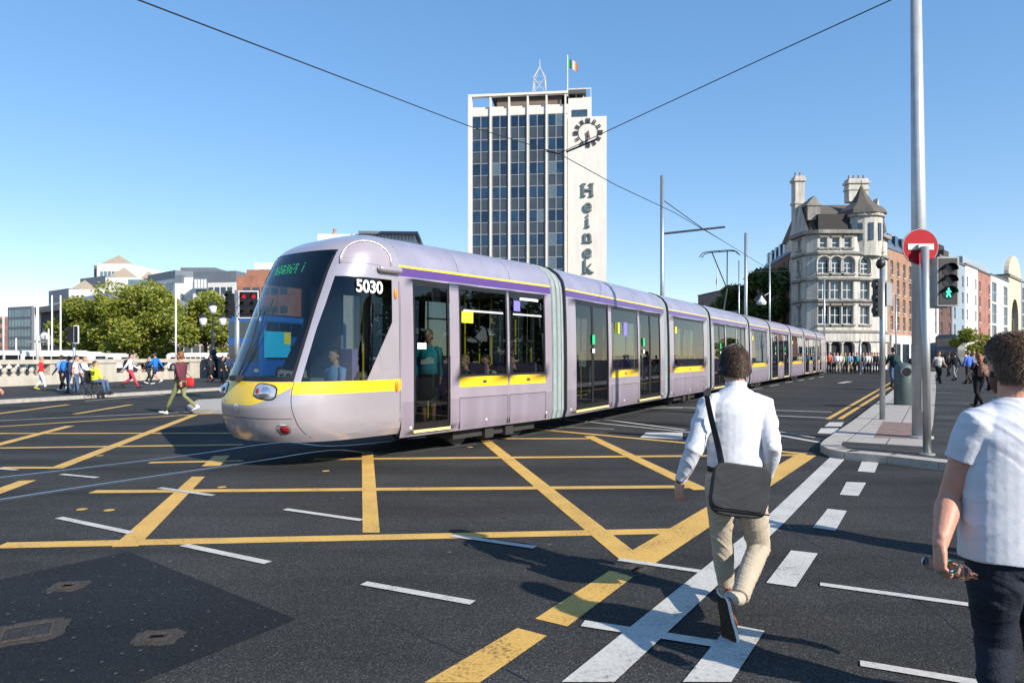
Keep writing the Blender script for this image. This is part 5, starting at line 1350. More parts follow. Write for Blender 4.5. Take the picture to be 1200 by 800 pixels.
# globed lamp
Yg = 46.; xg = X_(249.5,Yg)
t = thing('street_lamp', 'ornate dark iron lamp post with three pale lanterns above the parapet', 'street lamp', (xg,Yg,0), 0)
o = MB().lathe([(.34,0),(.34,1.4),(.3,1.5),(.2,1.7),(.24,1.8),(.11,2.2),(.13,2.9),(.07,3.2),(.06,4.2),(.05,4.4)],0,0,12,0,0).build('post', DARKM, t)
for sx, zz in ((-1,3.55),(1,3.55)): MB().tube([(0,0,3.3),(sx*.25,0,3.1),(sx*.62,0,3.25),(sx*.66,0,3.5)], .04, 6).build('arm', DARKM, t)
GLO = M('lantern_globe', (.62,.62,.6), .35, var=.05)
for sx, zz in ((-.66,3.6),(.66,3.6),(0,4.42)):
    o = MB().lathe([(.1,0),(.2,.12),(.25,.35),(.24,.55)],sx,0,12,0,zz).build('lantern', GLO, t, smooth=True)
    MB().lathe([(.27,.55),(.26,.62),(.14,.76),(.04,.82),(.02,.95)],sx,0,12,0,zz).build('lantern_cap', DARKM, o)
# wires
WIR = M('wire_black', (.02,.02,.022), .5)
def wire(label, pts, r, sag=0., ins=None):
    P = []
    for i in range(len(pts)-1):
        a_, b_ = pts[i], pts[i+1]; n = 14
        for q in range(n+(i == len(pts)-2)): f = q/n; p = a_.lerp(b_, f); p.z -= sag*4*f*(1-f); P.append(p)
    o_ = P[0].copy(); m = MB(); m.tube([p-o_ for p in P], r, 6)
    t = thing('overhead_wire', label, 'wire', o_); m.build('cable', WIR, t)
    for q in (ins or []):
        MB().tube([q[0]-o_, q[1]-o_], .032, 8).build('insulator', DARKM, t)
    return t
J = W(655,180,22)
wire('black wire from the upper left corner down to the wire junction by the tower', [W(-500,-290,5), W(120,-16,9), W(550,148,19), J], .012, .0, [(W(640,177,22), J)])
wire('dark wire from the top right down to the wire junction by the tower', [W(1700,-330,7), W(1110,-30,12), W(900,66,16), J], .012, .0, [(W(700,163,21), W(664,178,22))])
wire('thin contact wire from the junction down right to the pantograph', [J, W(722,217,26), W(790,249,31), W(850,284,37), W(905,318,52), W(960,345,75)], .014)
wire('thin span wire between the bracket arm and the poles right of the pantograph', [W(778,235,30), W(824,268,34), W(876,300,46)], .012)
wire('faint span wire from the middle pole towards the corner building', [W(876,318,46), W(902,318,58), W(935,317,78)], .02)
J2 = W(760,232,27)
for px, py, Y, s0 in ((0,0,0,0),): pass

# =====================================================================
# VEHICLES
# =====================================================================
BGL = M('dark_bus_glass', (.008,.01,.013), .25, var=.2, spec=.25)
def bus(label, loc, rz, L_, H_, body_c, roof_c, double, group=None):
    t = thing('bus', label, 'bus', loc, rz, group); Wd = 2.5
    m = MB(); pr = [(-Wd/2,.35),(-Wd/2,H_-.35),(-Wd/2+.1,H_-.12),(-Wd/2+.35,H_),(Wd/2-.35,H_),(Wd/2-.1,H_-.12),(Wd/2,H_-.35),(Wd/2,.35)]
    rg = []
    for x, k in ((0,.9),(.12,.97),(.4,1),(L_-.3,1),(L_-.1,.97),(L_,.92)): rg.append([Vector((x,y*k,.35+(z-.35)*(1-(1-k)*.35))) for y, z in pr])
    m.rings(rg); o = m.build('body', body_c, t)
    MB().box(.4,-Wd/2+.3,H_-.0,L_-.4,Wd/2-.3,H_+.06).build('roof', roof_c, t)
    for lv in (([1.35,2.3],[2.85,3.75]) if double else ([H_*.5,H_*.8],)):
        n = 7
        for sg in (1,-1):
            for k in range(n):
                x0 = .5+(L_-1.2)*k/n; MB().box(x0+.04,min(sg*1.26,sg*1.2),lv[0],x0+(L_-1.2)/n-.04,max(sg*1.26,sg*1.2),lv[1]).build('window', BGL, t)
        MB().box(-.02,-Wd/2*.82,lv[0]-.1,.06,Wd/2*.82,lv[1]).build('windscreen', WGLASS, t)
        MB().box(L_-.03,-Wd/2*.75,lv[0],L_+.02,Wd/2*.75,lv[1]).build('rear_window', WGLASS, t)
    for x in (L_*.18, L_*.75):
        for sg in (1,-1):
            w_ = MB().tube([(x,sg*1.0,.48),(x,sg*1.27,.48)], .48, 18).build('wheel', RUB, t); MB().tube([(x,sg*1.27,.48),(x,sg*1.285,.48)], .26, 12).build('rim', STEEL, w_)
    for y in (-.9,.9): MB().box(-.03,y-.15,.6,.02,y+.15,.8).build('headlight', GLO, t)
    return t
NAVY = M('navy_bus_paint', (.015,.03,.075), .3, var=.1, coat=.5); BLUB = M('blue_bus_paint', (.01,.10,.38), .3, var=.08, coat=.5); WHV = M('white_van_paint', (.72,.72,.70), .3, var=.05, coat=.5)
bus('dark navy double decker bus behind the small street tree at right', (X_(1109,86),86,0), R(52), 10.5, 4.2, NAVY, NAVY, True)
bb = bus('blue double decker bus mostly hidden behind the cab, right of the signals', (X_(282,42),42.5,0), R(74), 10.5, 4.2, BLUB, NAVY, True)
MB().box(.25,-1.30,1.5,3.0,-1.275,3.15).build('side_panel', M('cyan_panel',(.02,.50,.80),.4,var=.05), bb)  # cyan and yellow panels added to show through the tram windscreen
MB().box(2.3,-1.33,2.35,3.0,-1.305,3.15).build('side_panel', M('yellow_panel',(.8,.65,.03),.4,var=.05), bb)
QV = 'vehicles on the quay beyond the parapet'
for px, Y, L_, lab, H_ in ((-22,74,11,'long white coach leftmost beyond the parapet',2.25),(32,72,7.5,'white minibus roof beyond the parapet behind the white poles',2.1),(84,78,6,'white van roof behind the walkers with backpacks',1.95),(200,76,5,'white topped van behind the parapet, beyond the striding woman',2.0),(254,76,5,'white topped van beyond the ornate lamp',2.0)):
    bus(lab, (X_(px,Y),Y,-.15), R(3), L_*1.0, H_, WHV, WHV, False, QV)

# =====================================================================
# PEOPLE
# =====================================================================
def cloth(name, col, rough=.85, var=.12): return M(name, col, rough, var=var, scale=9, bump=.35, bscale=30, spec=.25)
SKIN = M('skin_fair', (.50,.27,.19), .55, var=.08, scale=12, spec=.35); SKIN2 = M('skin_tan', (.36,.18,.12), .55, var=.08, scale=12, spec=.35)
EYE_ = M('eye_dark', (.02,.015,.012), .3); LIP = M('lips', (.34,.12,.10), .6)
HAIRS = {k: M('hair_'+k, c, .55, var=.35, scale=30) for k, c in dict(dark=(.018,.012,.009), brown=(.065,.036,.02), ginger=(.20,.07,.02), fair=(.30,.19,.09), grey=(.25,.24,.23)).items()}
def head_mesh(mb, c, sc, yaw=0., pitch=0., mi=0, n=16, face=True, mi_eye=1, mi_lip=2):
    """c: point at the chin level centre of the neck; head faces +y of the given yaw"""
    Rm = Matrix.Rotation(yaw,3,'Z')@Matrix.Rotation(pitch,3,'X')
    sec = [(0,.028,.03,.045),(.02,.048,.052,.036),(.05,.060,.078,.016),(.09,.070,.092,.006),(.13,.075,.099,0),(.165,.074,.096,-.004),(.195,.062,.082,-.006),(.215,.043,.058,-.006),(.228,.018,.026,-.006)]
    def T(v): return c + Rm@(Vector(v)*sc)
    mb.rings([[T((math.cos(a)*rx, yo+math.sin(a)*ry, z)) for a in (2*math.pi*k/n for k in range(n))] for z, rx, ry, yo in sec], mi)
    for sx in (-1,1):
        mb.ball(T((sx*.078,-.008,.095)), (.012*sc,.020*sc,.032*sc), 8, mi, Rm.to_4x4())
        if face: mb.ball(T((sx*.03,.088,.118)), (.014*sc,.008*sc,.007*sc), 6, mi_eye, Rm.to_4x4())
    mb.rings([[T(p) for p in q] for q in (((-.008,.09,.12),(.008,.09,.12),(0,.102,.12)),((-.016,.088,.078),(.016,.088,.078),(0,.122,.082)),((-.012,.086,.07),(.012,.086,.07),(0,.1,.07)))], mi)
    if face: mb.rings([[T((x,y,z)) for x, y, z in ((-.024,.083,.05),(0,.097,.048),(.024,.083,.05),(0,.092,.04))],[T((x,y,z)) for x, y, z in ((-.024,.078,.05),(0,.088,.048),(.024,.078,.05),(0,.084,.04))]], mi_lip)
    return T, Rm
def hair_cap(T, Rm, sc, mb, long=False, n=16, seed=0):
    random.seed(seed); rg = []
    for z, rx, ry, yo, fr in ((.045,.066,.070,-.030,-.2),(.08,.078,.085,-.024,-.1),(.12,.084,.098,-.014,.35),(.165,.084,.104,-.006,.8),(.2,.073,.093,-.006,1),(.225,.052,.068,-.006,1),(.243,.02,.028,-.006,1)):
        ring = []
        for k in range(n):
            a = 2*math.pi*k/n; s_ = math.sin(a); yy = yo+s_*ry
            if s_ > 0 and fr < 1: yy = yo+s_*ry*max(.05,fr)
            j = 1+random.uniform(-.012,.012); ring.append(T((math.cos(a)*rx*j, yy*j, z+random.uniform(-.003,.003))))
        rg.append(ring)
    mb.rings(rg)
    if long: mb.tube([T((0,-.075,.17)),T((0,-.105,.05)),T((.01,-.10,-.1)),T((0,-.09,-.2))], [(.06*sc,.03*sc),(.075*sc,.035*sc),(.06*sc,.03*sc),(.025*sc,.015*sc)], 10, ref=Rm@Vector((1,0,0)))
def hand_simple(mb, w_, d, side, sc, fwd, mi=0):
    d = d.normalized(); f = (fwd - d*fwd.dot(d)).normalized(); s_ = d.cross(f)
    mb.tube([w_-d*.01*sc, w_+d*.045*sc, w_+d*.085*sc], [(.022*sc,.026*sc),(.02*sc,.042*sc),(.016*sc,.038*sc)], 8, mi, ref=s_)
    for k in range(4):
        o = f*((k-1.5)*.019*sc); ln_ = (.062,.075,.07,.055)[3-k]*sc
        b_ = w_+d*.082*sc+o; mb.tube([b_, b_+d*ln_*.5+s_*side*.004, b_+d*ln_*.9+s_*side*-.018*sc], [.009*sc,.0085*sc,.006*sc], 6, mi)
    b_ = w_+d*.02*sc+f*.025*sc; mb.tube([b_, b_+d*.035*sc+f*.022*sc, b_+d*.065*sc+f*.024*sc], [.012*sc,.0105*sc,.007*sc], 6, mi)
def person(label, x, y, h, face, stride=.0, top='shirt', tc_=None, bottoms='trousers', bc=None, hair='brown', skin=None, group=None, shoe=None, z0=0., pose='walk', long=False, lean=0., arm=1., sleeve='long', swap=1, armpose=None, headyaw=0., jacket=False):
    skin = skin or SKIN; sc = h/1.75; t = thing('person', label, 'person', (x,y,z0), face, group)
    V = lambda a,b,c: Vector((a,b,c))*sc
    st = stride; hz_ = .93-.10*st
    sit = pose == 'sit'
    if sit: hz_ = .52
    hip = V(0,0,hz_); lt = Matrix.Rotation(-lean,3,'X')
    up = lambda p: hip + lt@(Vector(p)*sc)
    waist, chest, sh, neck, chin = up((0,0,.16)), up((0,.01,.36)), up((0,0,.49)), up((0,.0,.55)), up((0,.02,.585))
    # legs
    legs = []
    for sx in (-1,1):
        ph = sx*swap*st
        hp = hip+V(sx*.085,0,-.02)
        if sit: kn, an = hip+V(sx*.11,.42,.03), hip+V(sx*.11,.50,-.40)
        elif ph >= 0: kn, an = V(sx*.09, .14*ph/.35+.03, .50), V(sx*.08, ph, .085)
        else: kn, an = V(sx*.09, ph*.15+.03, .49), V(sx*.08, ph, .085+.22*min(1,-ph/.4)*.6)
        legs.append((hp,kn,an,ph))
    body = MB(); clo = MB(); trs = MB(); shoes = []
    # torso (skin, kept under the clothes)
    body.tube([hip-V(0,0,.04), waist, chest, sh, neck], [(.12*sc,.08*sc),(.10*sc,.075*sc),(.12*sc,.08*sc),(.13*sc,.06*sc),(.05*sc,.05*sc)], 12)
    body.tube([up((0,-.005,.5)), chin+V(0,-.01,.04)], [.055*sc,.052*sc], 10)
    T, Rm = head_mesh(body, chin, sc, headyaw)
    for (hp,kn,an,ph) in legs:
        body.tube([hp,kn,an], [.06*sc,.045*sc,.035*sc], 8)
        if bottoms == 'shorts':
            body.tube([hp,hp.lerp(kn,.6),kn,kn.lerp(an,.35),an], [.075*sc,.06*sc,.052*sc,.055*sc,.036*sc], 10)
            trs.tube([hp+V(0,0,.05),hp,hp.lerp(kn,.85)], [.095*sc,.10*sc,.085*sc], 12)
        elif bottoms == 'skirt':
            body.tube([hp,kn,kn.lerp(an,.35),an], [.07*sc,.052*sc,.054*sc,.036*sc], 10)
        else:
            k_ = .8 if bottoms == 'slim' else 1.
            trs.tube([hp+V(0,0,.05),hp,hp.lerp(kn,.5),kn,kn.lerp(an,.45),an+V(0,0,.0)], [.095*sc,.102*sc,.088*sc*(.5+.5*k_),.066*sc*k_,.062*sc*k_,.055*sc*k_], 12, ref=Vector((1,0,0)))
        s_ = MB(); pt = .0 if ph >= -.05 else .45*min(1,-ph/.35)
        Rs = Matrix.Rotation(-pt,3,'X'); base_ = an-V(0,0,.0)
        if ph > .1: Rs = Matrix.Rotation(.22,3,'X')
        s_.tube([base_+Rs@V(0,-.075,-.035), base_+Rs@V(0,-.04,-.045), base_+Rs@V(0,.06,-.052), base_+Rs@V(0,.14,-.062), base_+Rs@V(0,.19,-.066)], [(.03*sc,.03*sc),(.038*sc,.042*sc),(.042*sc,.036*sc),(.045*sc,.026*sc),(.03*sc,.018*sc)], 10)
        s_.tube([base_+V(0,-.02,-.03), base_+V(0,-.01,.04)], [.04*sc,.04*sc], 8)
        shoes.append(s_)
    trs.tube([hip-V(0,0,.07), hip, hip+V(0,0,.09)], [(.15*sc,.105*sc),(.172*sc,.118*sc),(.155*sc,.105*sc)], 14)
    if bottoms == 'skirt': trs = MB(); trs.tube([hip+V(0,0,.1), hip, hip+V(0,.02,-.25), hip+V(0,.02,-.45)], [(.15*sc,.1*sc),(.17*sc,.12*sc),(.2*sc,.16*sc),(.22*sc,.19*sc)], 16)
    # arms
    for sx in (-1,1):
        shp = up((sx*.185,0,.455)); ph = -sx*swap*st*arm
        if armpose and sx in armpose: el, wr = (hip+V(*q) for q in armpose[sx])
        else:
            el = up((sx*.235, -.03+ph*.35, .19)); wr = up((sx*.235, .05+ph*.95, -.03+abs(ph)*.12))
            if sit: el, wr = up((sx*.23,.05,.2)), up((sx*.16,.26,.13))
        body.tube([shp, shp.lerp(el,.5), el, el.lerp(wr,.3), wr], [.048*sc,.044*sc,.036*sc,.037*sc,.025*sc], 10)
        hand_simple(body, wr, wr-el, sx, sc, Vector((0,1,0)))
        e = el if sleeve == 'long' else shp.lerp(el,.62)
        clo.tube([up((sx*.12,0,.47)), shp, shp.lerp(el,.5)] + ([el, el.lerp(wr,.93)] if sleeve == 'long' else [e]), ([.055*sc,.066*sc,.058*sc,.05*sc,.038*sc] if sleeve == 'long' else [.055*sc,.066*sc,.062*sc,.06*sc]), 10, rnd=False)
    bt = -.06 if not jacket else -.14
    clo.tube([up((0,0,bt)), waist, up((0,.005,.28)), chest, up((0,0,.45)), up((0,-.003,.505)), up((0,0,.535))], [(.175*sc,.122*sc),(.152*sc,.108*sc),(.168*sc,.12*sc),(.178*sc,.124*sc),(.172*sc,.10*sc),(.11*sc,.075*sc),(.066*sc,.062*sc)], 16)
    body.build('body', [skin, EYE_, LIP], t, smooth=True)
    clo.build(top, tc_, t, smooth=True); trs.build(bottoms if bottoms != 'slim' else 'trousers', bc, t, smooth=True)
    for s_ in shoes: s_.build('shoe', shoe or MATS['rubber'], t, smooth=True)
    hm = MB(); hair_cap(T, Rm, sc, hm, long); hm.build('hair', HAIRS[hair], t, smooth=True)
    return t, hip, up
def backpack(label, pt, up, mat, sc=1., w_=.3, hgt=.44, group='backpacks and bags on backs'):
    loc, rz = pt.location, pt.rotation_euler.z; b = thing('backpack', label, 'backpack', loc, rz, group)
    c = up((0,-.19,.27))
    m = MB(); m.rings([[c+Vector((math.copysign(abs(math.cos(a))**.5,math.cos(a))*w_/2*k, math.copysign(abs(math.sin(a))**.6,math.sin(a))*.09*k, z*hgt)) for a in (2*math.pi*q/16 for q in range(16))] for z, k in ((-.5,.75),(-.47,.95),(-.2,1.02),(.2,1.0),(.42,.85),(.5,.55))]); m.build('bag_body', mat, b, smooth=True)
    m = MB(); c2 = c+Vector((0,-.1,-.07)); m.ball(c2, (w_*.36,.035,.1), 10); m.build('front_pocket', mat, b, smooth=True)
    for sx in (-1,1):
        MB().tube([up((sx*.1,-.12,.40)), up((sx*.115,-.03,.515)), up((sx*.12,.10,.46)), up((sx*.14,.135,.3)), up((sx*.165,.06,.15)), up((sx*.14,-.1,.1))], [(.02,.006)]*6, 6).build('strap', mat, b)
    return b
def hip_at(px, py_feet, z=.12): return G(px, py_feet, z)
def hfit(px, pyh, pyf, z=.12):
    g_ = G(px, pyf, z); return g_, (Z_(pyh, g_.y)-z)*1.0
PG = 'people walking on the left footway'; DK = cloth('charcoal_cloth', (.03,.032,.036)); NV = cloth('navy_cloth', (.03,.045,.09)); DEN = cloth('denim', (.07,.11,.19)); WSH = cloth('white_cloth', (.68,.68,.70)); GRY = cloth('grey_cloth', (.22,.22,.23)); BLU = cloth('royal_blue_cloth', (.02,.16,.55)); RED = cloth('red_cloth', (.6,.03,.04)); WINE = cloth('wine_cloth', (.45,.05,.08)); LBL = cloth('pale_blue_cloth', (.2,.33,.6)); TAN_ = cloth('khaki_cloth', (.36,.30,.2)); BLK = cloth('black_cloth', (.012,.012,.014)); HIV = cloth('hi_vis_yellow', (.62,.75,.05)); WSHO = M('white_shoe', (.7,.7,.68), .6)
def P(label, px, pyh, pyf, face, z=.12, **k):
    g_, h_ = hfit(px, pyh, pyf, z); h_ = min(max(h_, 1.5), 1.95)
    return person(label, g_.x, g_.y, h_, R(face), z0=z, **k)
# face: 0 looks away (+y); 90 looks left (-x); -90 looks right
t, hp, up = P('person in a red top and white trousers by the balusters', 48, 421, 457, -60, stride=.22, tc_=RED, bc=WSH, sleeve='short', hair='fair', group=PG, shoe=cloth('yellow_shoe',(.5,.5,.05)))
t, hp, up = P('person in a pale blue shirt with a big blue backpack, bending forward', 74, 415, 458, 70, stride=.3, tc_=LBL, bc=BLK, lean=.15, hair='dark', group=PG, shoe=WSHO); backpack('large bright blue backpack on the person in pale blue', t, up, BLU, w_=.36)
t, hp, up = P('person in dark clothing just left of the slim signal pole', 81, 418, 460, 100, stride=.1, tc_=NV, bc=DEN, hair='dark', group=PG)
t, hp, up = P('person in a pale top and dark jeans with a dark backpack at the signal pole', 89, 416, 463, -70, stride=.12, tc_=WSH, bc=DEN, sleeve='short', hair='brown', group=PG); backpack('dark backpack on the person beside the slim signal pole', t, up, NV)
t, hp, up = P('fair haired person in white pushing the wheelchair', 96, 417, 460, -80, stride=.25, tc_=WSH, bc=NV, lean=.2, hair='fair', group=PG, armpose={-1:((-.2,.15,.25),(-.2,.42,.12)),1:((.2,.15,.25),(.2,.42,.12))})
# wheelchair and its user
g_ = G(111, 463, .12); wc = thing('wheelchair', 'black wheelchair with large spoked wheels carrying a person in yellow', 'wheelchair', (g_.x,g_.y,.12), R(-95))
for sx in (-1,1):
    m = MB(); m.rings([[Vector((sx*.29+math.cos(b_)*.015,-.05+(.3+math.sin(b_)*.018)*math.cos(a_),.3+(.3+math.sin(b_)*.018)*math.sin(a_))) for b_ in (0,2.1,4.2)] for a_ in (2*math.pi*q/20 for q in range(21))],0,False)
    for q in range(6): m.tube([(sx*.29,-.05,.3),(sx*.29,-.05+.29*math.cos(q*1.047),.3+.29*math.sin(q*1.047))],.006,4)
    m.build('wheel', RUB, wc); m = MB(); m.tube([(sx*.24-.02,.42,.09),(sx*.24+.02,.42,.09)],.09,12); m.build('caster', RUB, wc)
    m = MB(); m.tube([(sx*.25,-.25,.95),(sx*.25,-.2,.9),(sx*.25,-.18,.45),(sx*.25,.3,.45),(sx*.22,.48,.12),(sx*.12,.6,.1)],.014,6); m.tube([(sx*.26,-.18,.68),(sx*.26,.2,.68)],.018,6); m.build('frame', DARKM, wc)
MB().box(-.23,-.2,.45,.23,.28,.5).build('seat', BLK, wc); MB().box(-.23,-.24,.5,.23,-.2,.95).build('backrest', BLK, wc)
person('seated person in a bright yellow vest, one hand raised to the head, in a wheelchair', g_.x, g_.y, 1.7, R(-95), pose='sit', tc_=HIV, bc=DEN, hair='dark', z0=.12, group=PG, armpose={-1:((-.2,.05,.22),(-.15,.25,.13)),1:((.3,.22,.42),(.14,.16,.66))})
t, hp, up = P('person with dark backpack, white top and wine red trousers walking right', 153, 413, 455, -75, stride=.36, tc_=WSH, bc=WINE, hair='dark', group=PG); backpack('black backpack on the person in wine red trousers', t, up, BLK)
t, hp, up = P('person in dark grey with a bag, half hidden behind the one in blue', 174, 421, 450, -80, stride=.2, tc_=DK, bc=DK, hair='dark', group=PG, shoe=WSHO)
t, hp, up = P('person in a royal blue jacket and shorts walking left', 182, 412, 450, 80, stride=.4, tc_=BLU, bottoms='shorts', bc=NV, hair='dark', group=PG, shoe=WSHO, jacket=True)
t, hp, up = P('person in a dark coat and skirt with bare legs near the ornate lamp', 247, 416, 447, 85, stride=.2, tc_=DK, bottoms='skirt', bc=BLK, hair='dark', group=PG, jacket=True)
t, hp, up = P('dark dressed person in the shade just left of the red signals', 268, 414, 448, 80, stride=.15, tc_=NV, bc=BLK, hair='brown', group=PG, jacket=True)
t, hp, up = P('smaller dark figure low by the parapet left of the red signals', 261, 424, 449, -80, stride=.1, tc_=BLK, bc=BLK, hair='dark', group=PG)
t, hp, up = P('person in a dark red coat cut off by the left picture edge', -11, 413, 462, 60, stride=.2, tc_=cloth('dark_red_cloth',(.12,.02,.02)), bc=BLK, hair='brown', group=PG, jacket=True)
g_ = G(-20,503,0); person('person striding out of the picture at the left edge, only a trailing shoe shows', g_.x-.1, g_.y, 1.7, R(88), stride=.38, tc_=DK, bc=BLK, hair='dark')
# striding woman
OLV = cloth('olive_trouser_cloth', (.20,.21,.09)); MAR = cloth('maroon_jacket_cloth', (.13,.035,.05))
g_ = G(212, 485, 0); t, hp, up = person('person with ginger hair, maroon jacket and olive trousers striding left across the road', g_.x, g_.y, 1.79, R(82), stride=.40, tc_=MAR, bottoms='slim', bc=OLV, hair='ginger', shoe=WSHO, jacket=True, swap=-1, arm=.5)
MB().tube([up((-.055,.115,.5)),up((-.05,.15,.25)),up((-.05,.135,-.02))],[(.03,.006)]*3,6).build('scarf', cloth('mustard_scarf',(.45,.3,.08)), t)
b = thing('handbag', 'red bag carried at the side of the person in maroon', 'bag', t.location, t.rotation_euler.z); c_ = up((.20,-.13,-.02)); MB().rings([[c_+Vector((.05*k*math.cos(a),.13*k*math.sin(a),z)) for a in (2*math.pi*q/12 for q in range(12))] for z, k in ((-.13,.7),(-.1,1),(.08,1),(.13,.6))]).build('bag_body', RED, b, smooth=True); MB().tube([c_+Vector((0,-.08,.1)),up((.2,-.02,.25)),up((.12,0,.53)),up((.2,.05,.25)),c_+Vector((0,.08,.1))],.008,5).build('strap', BLK, b)
# right side
RG = 'people walking away on the right footpath'
t, hp, up = P('person in dark jacket and jeans with dark backpack walking behind the litter bin', 1047, 406, 454, 5, stride=.25, tc_=DK, bc=DEN, hair='dark', group=RG); backpack('dark green backpack on the walker left of the litter bin', t, up, cloth('bottle_green_cloth',(.02,.05,.05)), w_=.38)
t, hp, up = P('dark clothed person between the litter bin and the tall column', 1072, 411, 456, 0, stride=.2, tc_=BLK, bc=BLK, hair='dark', group=RG, jacket=True)
t, hp, up = P('person in a pale grey top and black trousers walking towards the camera', 1100, 411, 449, 175, stride=.3, tc_=cloth('pale_grey_cloth',(.45,.43,.40)), bc=BLK, hair='brown', group=RG, sleeve='short')
t, hp, up = P('person in black jacket and grey trousers beyond, left of the white path line', 1119, 412, 446, 0, stride=.25, tc_=BLK, bc=GRY, hair='dark', group=RG)
t, hp, up = P('slight dark figure further back between the column and the bus', 1112, 413, 441, 10, stride=.2, tc_=DK, bc=BLK, hair='brown', group=RG)
t, hp, up = P('person in a royal blue shirt partly hidden by the long haired walker', 1135, 410, 450, 20, stride=.2, tc_=cloth('blue_shirt_cloth',(.08,.16,.55)), bc=DK, hair='fair', group=RG)
t, hp, up = P('person with pale hair close behind the blue shirted walker', 1141, 411, 447, 0, stride=.2, tc_=GRY, bc=BLK, hair='fair', group=RG)
t, hp, up = P('person with long ginger hair, dark clothes and a patterned rucksack', 1147, 413, 477, 8, stride=.22, tc_=BLK, bc=BLK, hair='ginger', group=RG, long=True, sleeve='short')
PAT = M('patterned_bag', (.20,.10,.07), .8, var=.85, scale=22); backpack('brown patterned rucksack under long ginger hair', t, up, PAT, w_=.3, hgt=.36)
t, hp, up = P('tall dark figure right of the long haired walker', 1160, 409, 458, 0, stride=.2, tc_=DK, bc=BLK, hair='dark', group=RG, jacket=True)
t, hp, up = P('dark figure almost hidden behind the head of the man in white', 1171, 411, 460, 0, stride=.2, tc_=BLK, bc=BLK, hair='brown', group=RG)
# crowd at the far kerb
CG_ = 'people waiting at the corner building'
cr = [(974,'pale shirt just behind the orange jacket',WSH,DEN),(1007,'black coat left of the short pale pole',BLK,DK),(1028,'denim jacket near the slim signal pole',DEN,BLK),(1034,'dark jacket right of the slim signal pole',DK,BLK),(971,'orange red jacket at the rear of the tram',cloth('orange_cloth',(.6,.12,.06)),BLK),(977,'pale top just right of the orange jacket',WSH,DK),(981,'white shirt and pale trousers',WSH,TAN_),(985,'light top standing close beside the white shirt',cloth('cream_cloth',(.55,.5,.42)),GRY),(995,'blue jacket and beige trousers',LBL,TAN_),(999,'dark coat behind the teal bag',BLK,BLK),(1004,'teal jacket before the arches',cloth('teal_cloth',(.03,.3,.33)),BLK),(1011,'grey coat right of the short pole',GRY,DEN),(1015,'white top among dark coats',WSH,BLK),(1018,'pale grey shirt in the middle of the right cluster',cloth('pale_grey_cloth',(.45,.43,.40)),BLK),(1022,'black jacket facing the street',BLK,DEN),(1025,'long dark coat at the kerb, rightmost of the cluster',DK,BLK),(990,'green top partly behind the blue jacket',cloth('green_cloth',(.06,.2,.1)),BLK),(1031,'white shirt by the slim signal pole',WSH,DK)]
random.seed(4)
for k, (px, lb, a_, b_) in enumerate(cr):
    P('distant person in '+lb, px+random.uniform(-1,1), 413.2+random.uniform(-.8,2.2), 435.6+random.uniform(-.9,2.4), random.choice((0,60,-70,180,150)), stride=random.uniform(.05,.3), tc_=a_, bc=b_, hair=random.choice(('dark','brown','fair')), group=CG_, z=.0)
# passengers seen through the tram glass
IG = 'passengers inside the tram'
def inside(mod, x, side_, face, label, c1_, hair='brown', seated=True, **k):
    rz = mod.rotation_euler.z; p = TL+mod.location+Matrix.Rotation(rz,3,'Z')@Vector((x, side_, 0))
    return person(label, p.x, p.y, 1.7, rz+R(face), pose='sit' if seated else 'walk', tc_=c1_, bc=DK, hair=hair, z0=.40 if not seated else .36, group=IG, **k)
TQ = cloth('turquoise_dress', (.04,.42,.5))
inside(c1, 1.0, -.8, 120, 'standing passenger in a turquoise striped dress behind the first tram door', TQ, 'fair', False, bottoms='skirt')
d_ = bpy.context.scene.collection.objects
inside(c1, 2.0, -.75, 90, 'seated passenger in dark blue in the first pair of tram windows', NV, 'fair')
inside(c1, 2.6, -.75, 90, 'seated passenger in a pale jacket beside the window divider', cloth('pale_grey_cloth',(.45,.43,.40)), 'brown')
inside(c1, 3.5, -.7, 90, 'seated passenger in black in the second tram window', BLK, 'dark')
inside(mods[1], 3.4, -.7, 90, 'seated passenger in grey between the double doors of the second section', GRY, 'fair')
inside(mods[1], 1.3, -.3, 0, 'standing passenger in green behind the first double doors', cloth('green_cloth',(.06,.2,.1)), 'dark', False)
inside(mods[2], 1.3, -.75, 90, 'seated passenger in white in the third tram section', WSH, 'brown')
inside(mods[2], 2.1, -.75, 90, 'seated passenger in orange brown in the third tram section', cloth('orange_cloth',(.6,.12,.06)), 'ginger')
inside(mods[4], 1.3, -.75, 90, 'seated passenger in red in the fifth tram section', RED, 'brown')
pd = CA + d1*.55 + n1*.25
person('tram driver seated in the cab wearing a pale blue shirt', pd.x, pd.y, 1.72, math.atan2(d1.y,d1.x)-R(90), pose='sit', tc_=LBL, bc=DK, hair='dark', z0=.45)

